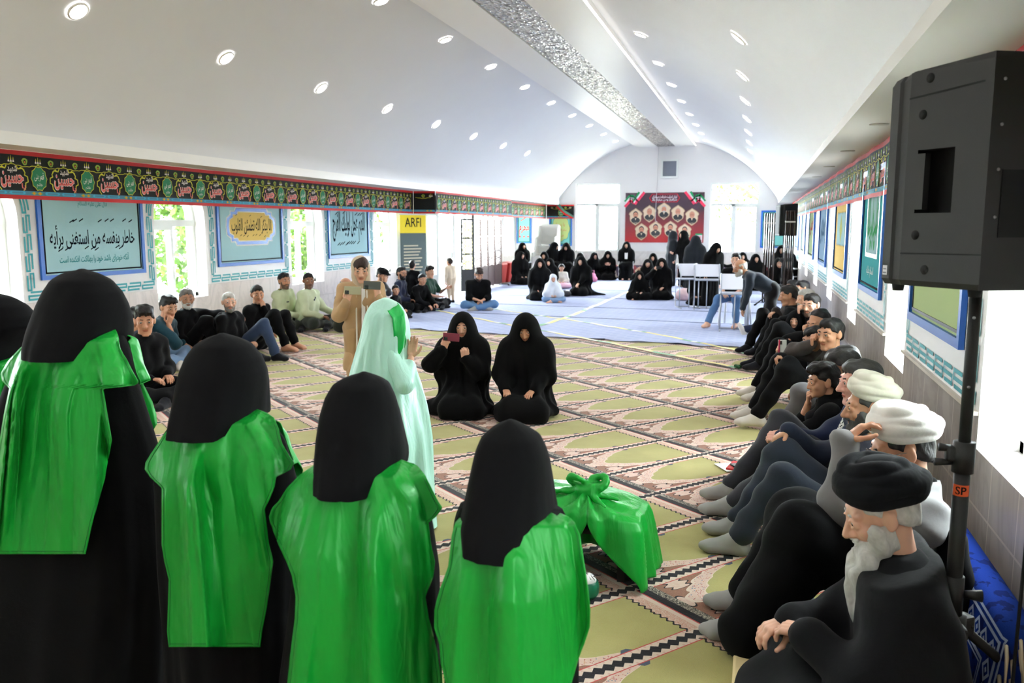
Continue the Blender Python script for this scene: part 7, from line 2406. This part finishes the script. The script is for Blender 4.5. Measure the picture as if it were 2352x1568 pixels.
# children in light clothes
x, y = -4.62, 19.25
r, s = woman(0, 0, 0, facecam(x, y, 6), 'small child in white hood and pale jeans sitting cross-legged', 'cross', .74, 'fair', cloth('white hood cloth', (222, 228, 238), .85), 1, (x, y, .024), kind='child', seed=80, chk={'extra': (), 'up': .07, 'name': 'hood'}) if False else (None, None)
s = Sk('cross', .72, head=(0, .08, 0), hands={0: 'lap', 1: 'lap'})
r = empty('person', (x, y, .024), facecam(x, y, 6), 'small child in white hood and pale jeans sitting cross-legged', 'person')
body(s, r, 'fair', 'child', 1, 'bare')
m_wh = cloth('white hood cloth', (222, 228, 238), .85)
pr = s.torso(.02) + hood_prims(s, .016) + s.arm(0, .016, .9) + s.arm(1, .016, .9) + [(s.N, s.P + V3(-.12, .12, .12), .10, .14), (s.N, s.P + V3(.12, .12, .12), .10, .14)]
garment('hood', r, pr, m_wh, .014, .05, .005, 1, face_cut(s, .054, .062, .085))
pr = s.leg(0, .018, .92) + s.leg(1, .018, .92); garment('jeans', r, pr, M_LJEAN, .016, .04, .005)
q = at(1290, 620, 23.9)
r, s = man(0, 0, 0, facecam(q[0], 23.9, 0), 'little girl in a cream cardigan and pink skirt with a white hairband', 'cross', .74, 'fair', ('short', 'black'), None, cloth('cream knit', (240, 234, 222), .9), shirtname='cardigan', pants=cloth('pink skirt cotton', (242, 196, 214), .85), loc=(q[0], 23.9, .024), kind='child', hi=0, seed=81)
garment('skirt', r, [El(V3(.05, .22, .07), V3(.40, .28, .09))], cloth('pink skirt cotton', (242, 196, 214), .85), .02, .03, .006)
mb = MB(); mb.tube([s.Hd + s.HR @ V3(.088 * math.cos(t), -.01, .02 + .105 * math.sin(t)) for t in [PI * i / 10 for i in range(11)]], .010, 6); mb.build('hairband', plain('white hairband', (240, 240, 240), .5), r)

# ---- the bending man and the man at the desk
q = gnd(1740, 770)
r, s = man(1700, 598, 1.24, RR + .12, 'white bearded balding man in dark shirt bending forward with both arms hanging', 'bend', 1.0, 'tan', ('bald', 'white'), ('short', 'white'), cloth('dark slate shirt', (36, 44, 56), .85), pants=cloth('black trousers', (20, 20, 24), .9), feet=M_SOCKB, hi=2, seed=82, lean=1.08, head=(.25, .30, 0), hands={0: ((-.20, .50, .52), (-.1, .2, -1), (0, -1, 0)), 1: ((.18, .46, .50), (0, .2, -1), (0, -1, 0))}, legs={0: ((-.12, .06, .48), (-.12, .0, .08), (0, 1, 0)), 1: ((.12, .02, .48), (.12, -.06, .08), (0, 1, 0))})
HB = HAIR['white']
q = at(1690, 650, 15.6)
plastic_chair(q[0], 15.62, facecam(q[0], 15.6, -12), 'white plastic chair under the man in jeans at the near desk')
r, s = man(0, 0, 0, facecam(q[0], 15.6, -12), 'man in black printed t-shirt and jeans seated at the near reading desk', 'chair', 1.0, 'fair', ('short', 'black'), None, M_BLK, 'short', cloth('faded denim', (84, 118, 160), .9), 'bare', 1, loc=(q[0], 15.62, .024), hands={0: ((-.10, .40, .62), (.3, .8, -.3), (0, 0, -1)), 1: ((.12, .36, .60), (-.3, .8, -.3), (0, 0, -1))}, legs={1: ((.20, .44, .50), (.34, .62, .08), (.2, 1, 0)), 0: ((-.12, .44, .50), (-.14, .56, .08), (0, 1, 0))}, seed=83)
mb = MB(); mb.prism([s.C + V3(-.09, .142, .06), s.C + V3(.09, .142, .06), s.C + V3(.05, .150, -.06), s.C + V3(-.05, .150, -.06)], (0, .006, 0)); mb.build('shirt_print', plain('grey print', (96, 96, 100), .8), r)
q = gnd(1700, 768)
x, y = q[0] + .75, q[1] + .25
man(0, 0, 0, RR + .25, 'man sitting behind the moustached man with one leg stretched out in a grey sock', 'oneup', 1.0, 'mid', ('short', 'black'), None, M_BLK, pants=M_NVY, feet=M_SOCKW, hi=1, loc=(.66, 14.75, .024), legs={0: ((-.22, .50, .14), (-.26, .92, .08), (0, .5, .9)), 1: ((.16, .40, .44), (.12, .60, .08), (0, 1, 0))}, seed=84)

# ---- furniture and bags at the back
m_rc = plain('red leatherette', (176, 56, 50), .45)
for i, (x, y, l) in enumerate(((-7.85, 25.45, 'red block cushion nearest the brown screen'), (-7.80, 26.15, 'red block cushion second from the brown screen'))):
    mb = MB(); mb.box((x, y, .34), (.30, .62, .64), 0, Ry(.12), .04); tag(mb.build('block_cushion', m_rc), l, 'cushion', 'red block cushions')
root = empty('pulpit', (-7.02, 28.35, .024), 0, 'white stepped pulpit against the rear wall on the left', 'pulpit')
m_pul = plain('white painted wood', (228, 228, 224), .45)
for e in (-1, 1):
    mb = MB(); mb.prism([(e * .36, -.9, 0), (e * .36, .5, 0), (e * .36, .5, 1.80), (e * .36, .15, 1.80), (e * .36, .02, 1.45), (e * .36, -.3, 1.40), (e * .36, -.45, .95), (e * .36, -.75, .9), (e * .36, -.9, .5)], (e * -.04, 0, 0)); mb.build('side_panel', m_pul, root)
for i in range(4):
    mb = MB(); mb.box((0, -.75 + i * .3, .14 + i * .28), (.66, .32, .28)); mb.build('step', m_pul, root)
mb = MB(); mb.box((0, .46, 1.5), (.66, .06, .7)); mb.build('back_panel', m_pul, root)


def poshti():
    M = Mat('woven cushion cover', (150, 70, 66), .9); M.coords()
    v = M.voronoi(9.0, None, 'Color'); sx = M.node('ShaderNodeSeparateXYZ'); M.nt.links.new(v, sx.inputs[0])
    M.color(M.mix(E(sx.outputs[0]) > .5, srgb(138, 62, 66), M.mix(E(sx.outputs[1]) > .5, srgb(206, 186, 160), srgb(84, 70, 84)))); return M.m


m_pos = poshti()
for x, l in ((-5.9, 'leftmost woven back cushion along the rear wall'), (-4.85, 'woven back cushion under the middle of the left rear window side'), (-3.9, 'woven back cushion left of the poster middle'), (-2.1, 'woven back cushion under the right part of the poster'), (-1.05, 'woven back cushion under the right rear window, its left one'), (-.1, 'woven back cushion under the right rear window, its right one')):
    mb = MB(); mb.box((x, 28.78, .25), (.92, .16, .46), 0, Rx(-.12), .05); tag(mb.build('back_cushion', m_pos), l, 'cushion', 'woven cushions along the rear wall')


def bag(p, m, size, label, rz=0, handles=True):
    root = empty('handbag', p, rz, label, 'bag')
    a, b, c = size
    V, Q = sdf([El(V3(0, 0, c * .5), V3(a / 2, b / 2, c * .5)), (V3(-a * .34, 0, c * .3), V3(a * .34, 0, c * .3), c * .28, c * .28)], .014, .05, [lambda X, Y, Z: -(Z - .002) + 0 * X], wob(.004, 4, 1.4)); mesh_np('bag_body', V, Q, m, root)
    if handles:
        for d in (-.03, .03): MB().tube([(-a * .2, d, c * .85), (-a * .16, d, c * 1.25), (a * .16, d, c * 1.25), (a * .2, d, c * .85)], .008, 6).build('handle', m, root)
    return root


m_bag = plain('black leather bag', (20, 20, 22), .35, .5)
q = gnd(1335, 675); bag((q[0], q[1] - .12, .024), m_bag, (.42, .2, .24), 'black leather handbag in front of the kneeling woman', 2.9)
q = gnd(1298, 682); bag((q[0] + .02, q[1] - .05, .024), m_bag, (.34, .22, .16), 'dark bag lying beside the child in white', 2.6, False)
q = gnd(1602, 697); bag((q[0] - .35, q[1] + .55, .024), plain('pale pink fabric', (240, 206, 208), .8), (.40, .28, .30), 'pale pink bag on the floor behind the left reading desk', 0, False)
q = at(1362, 632, 26.6); bag((q[0], 26.6, .024), plain('bright pink fabric', (240, 150, 186), .7), (.2, .2, .30), 'bright pink bag beside the women under the window', 0)
q = gnd(716, 748);
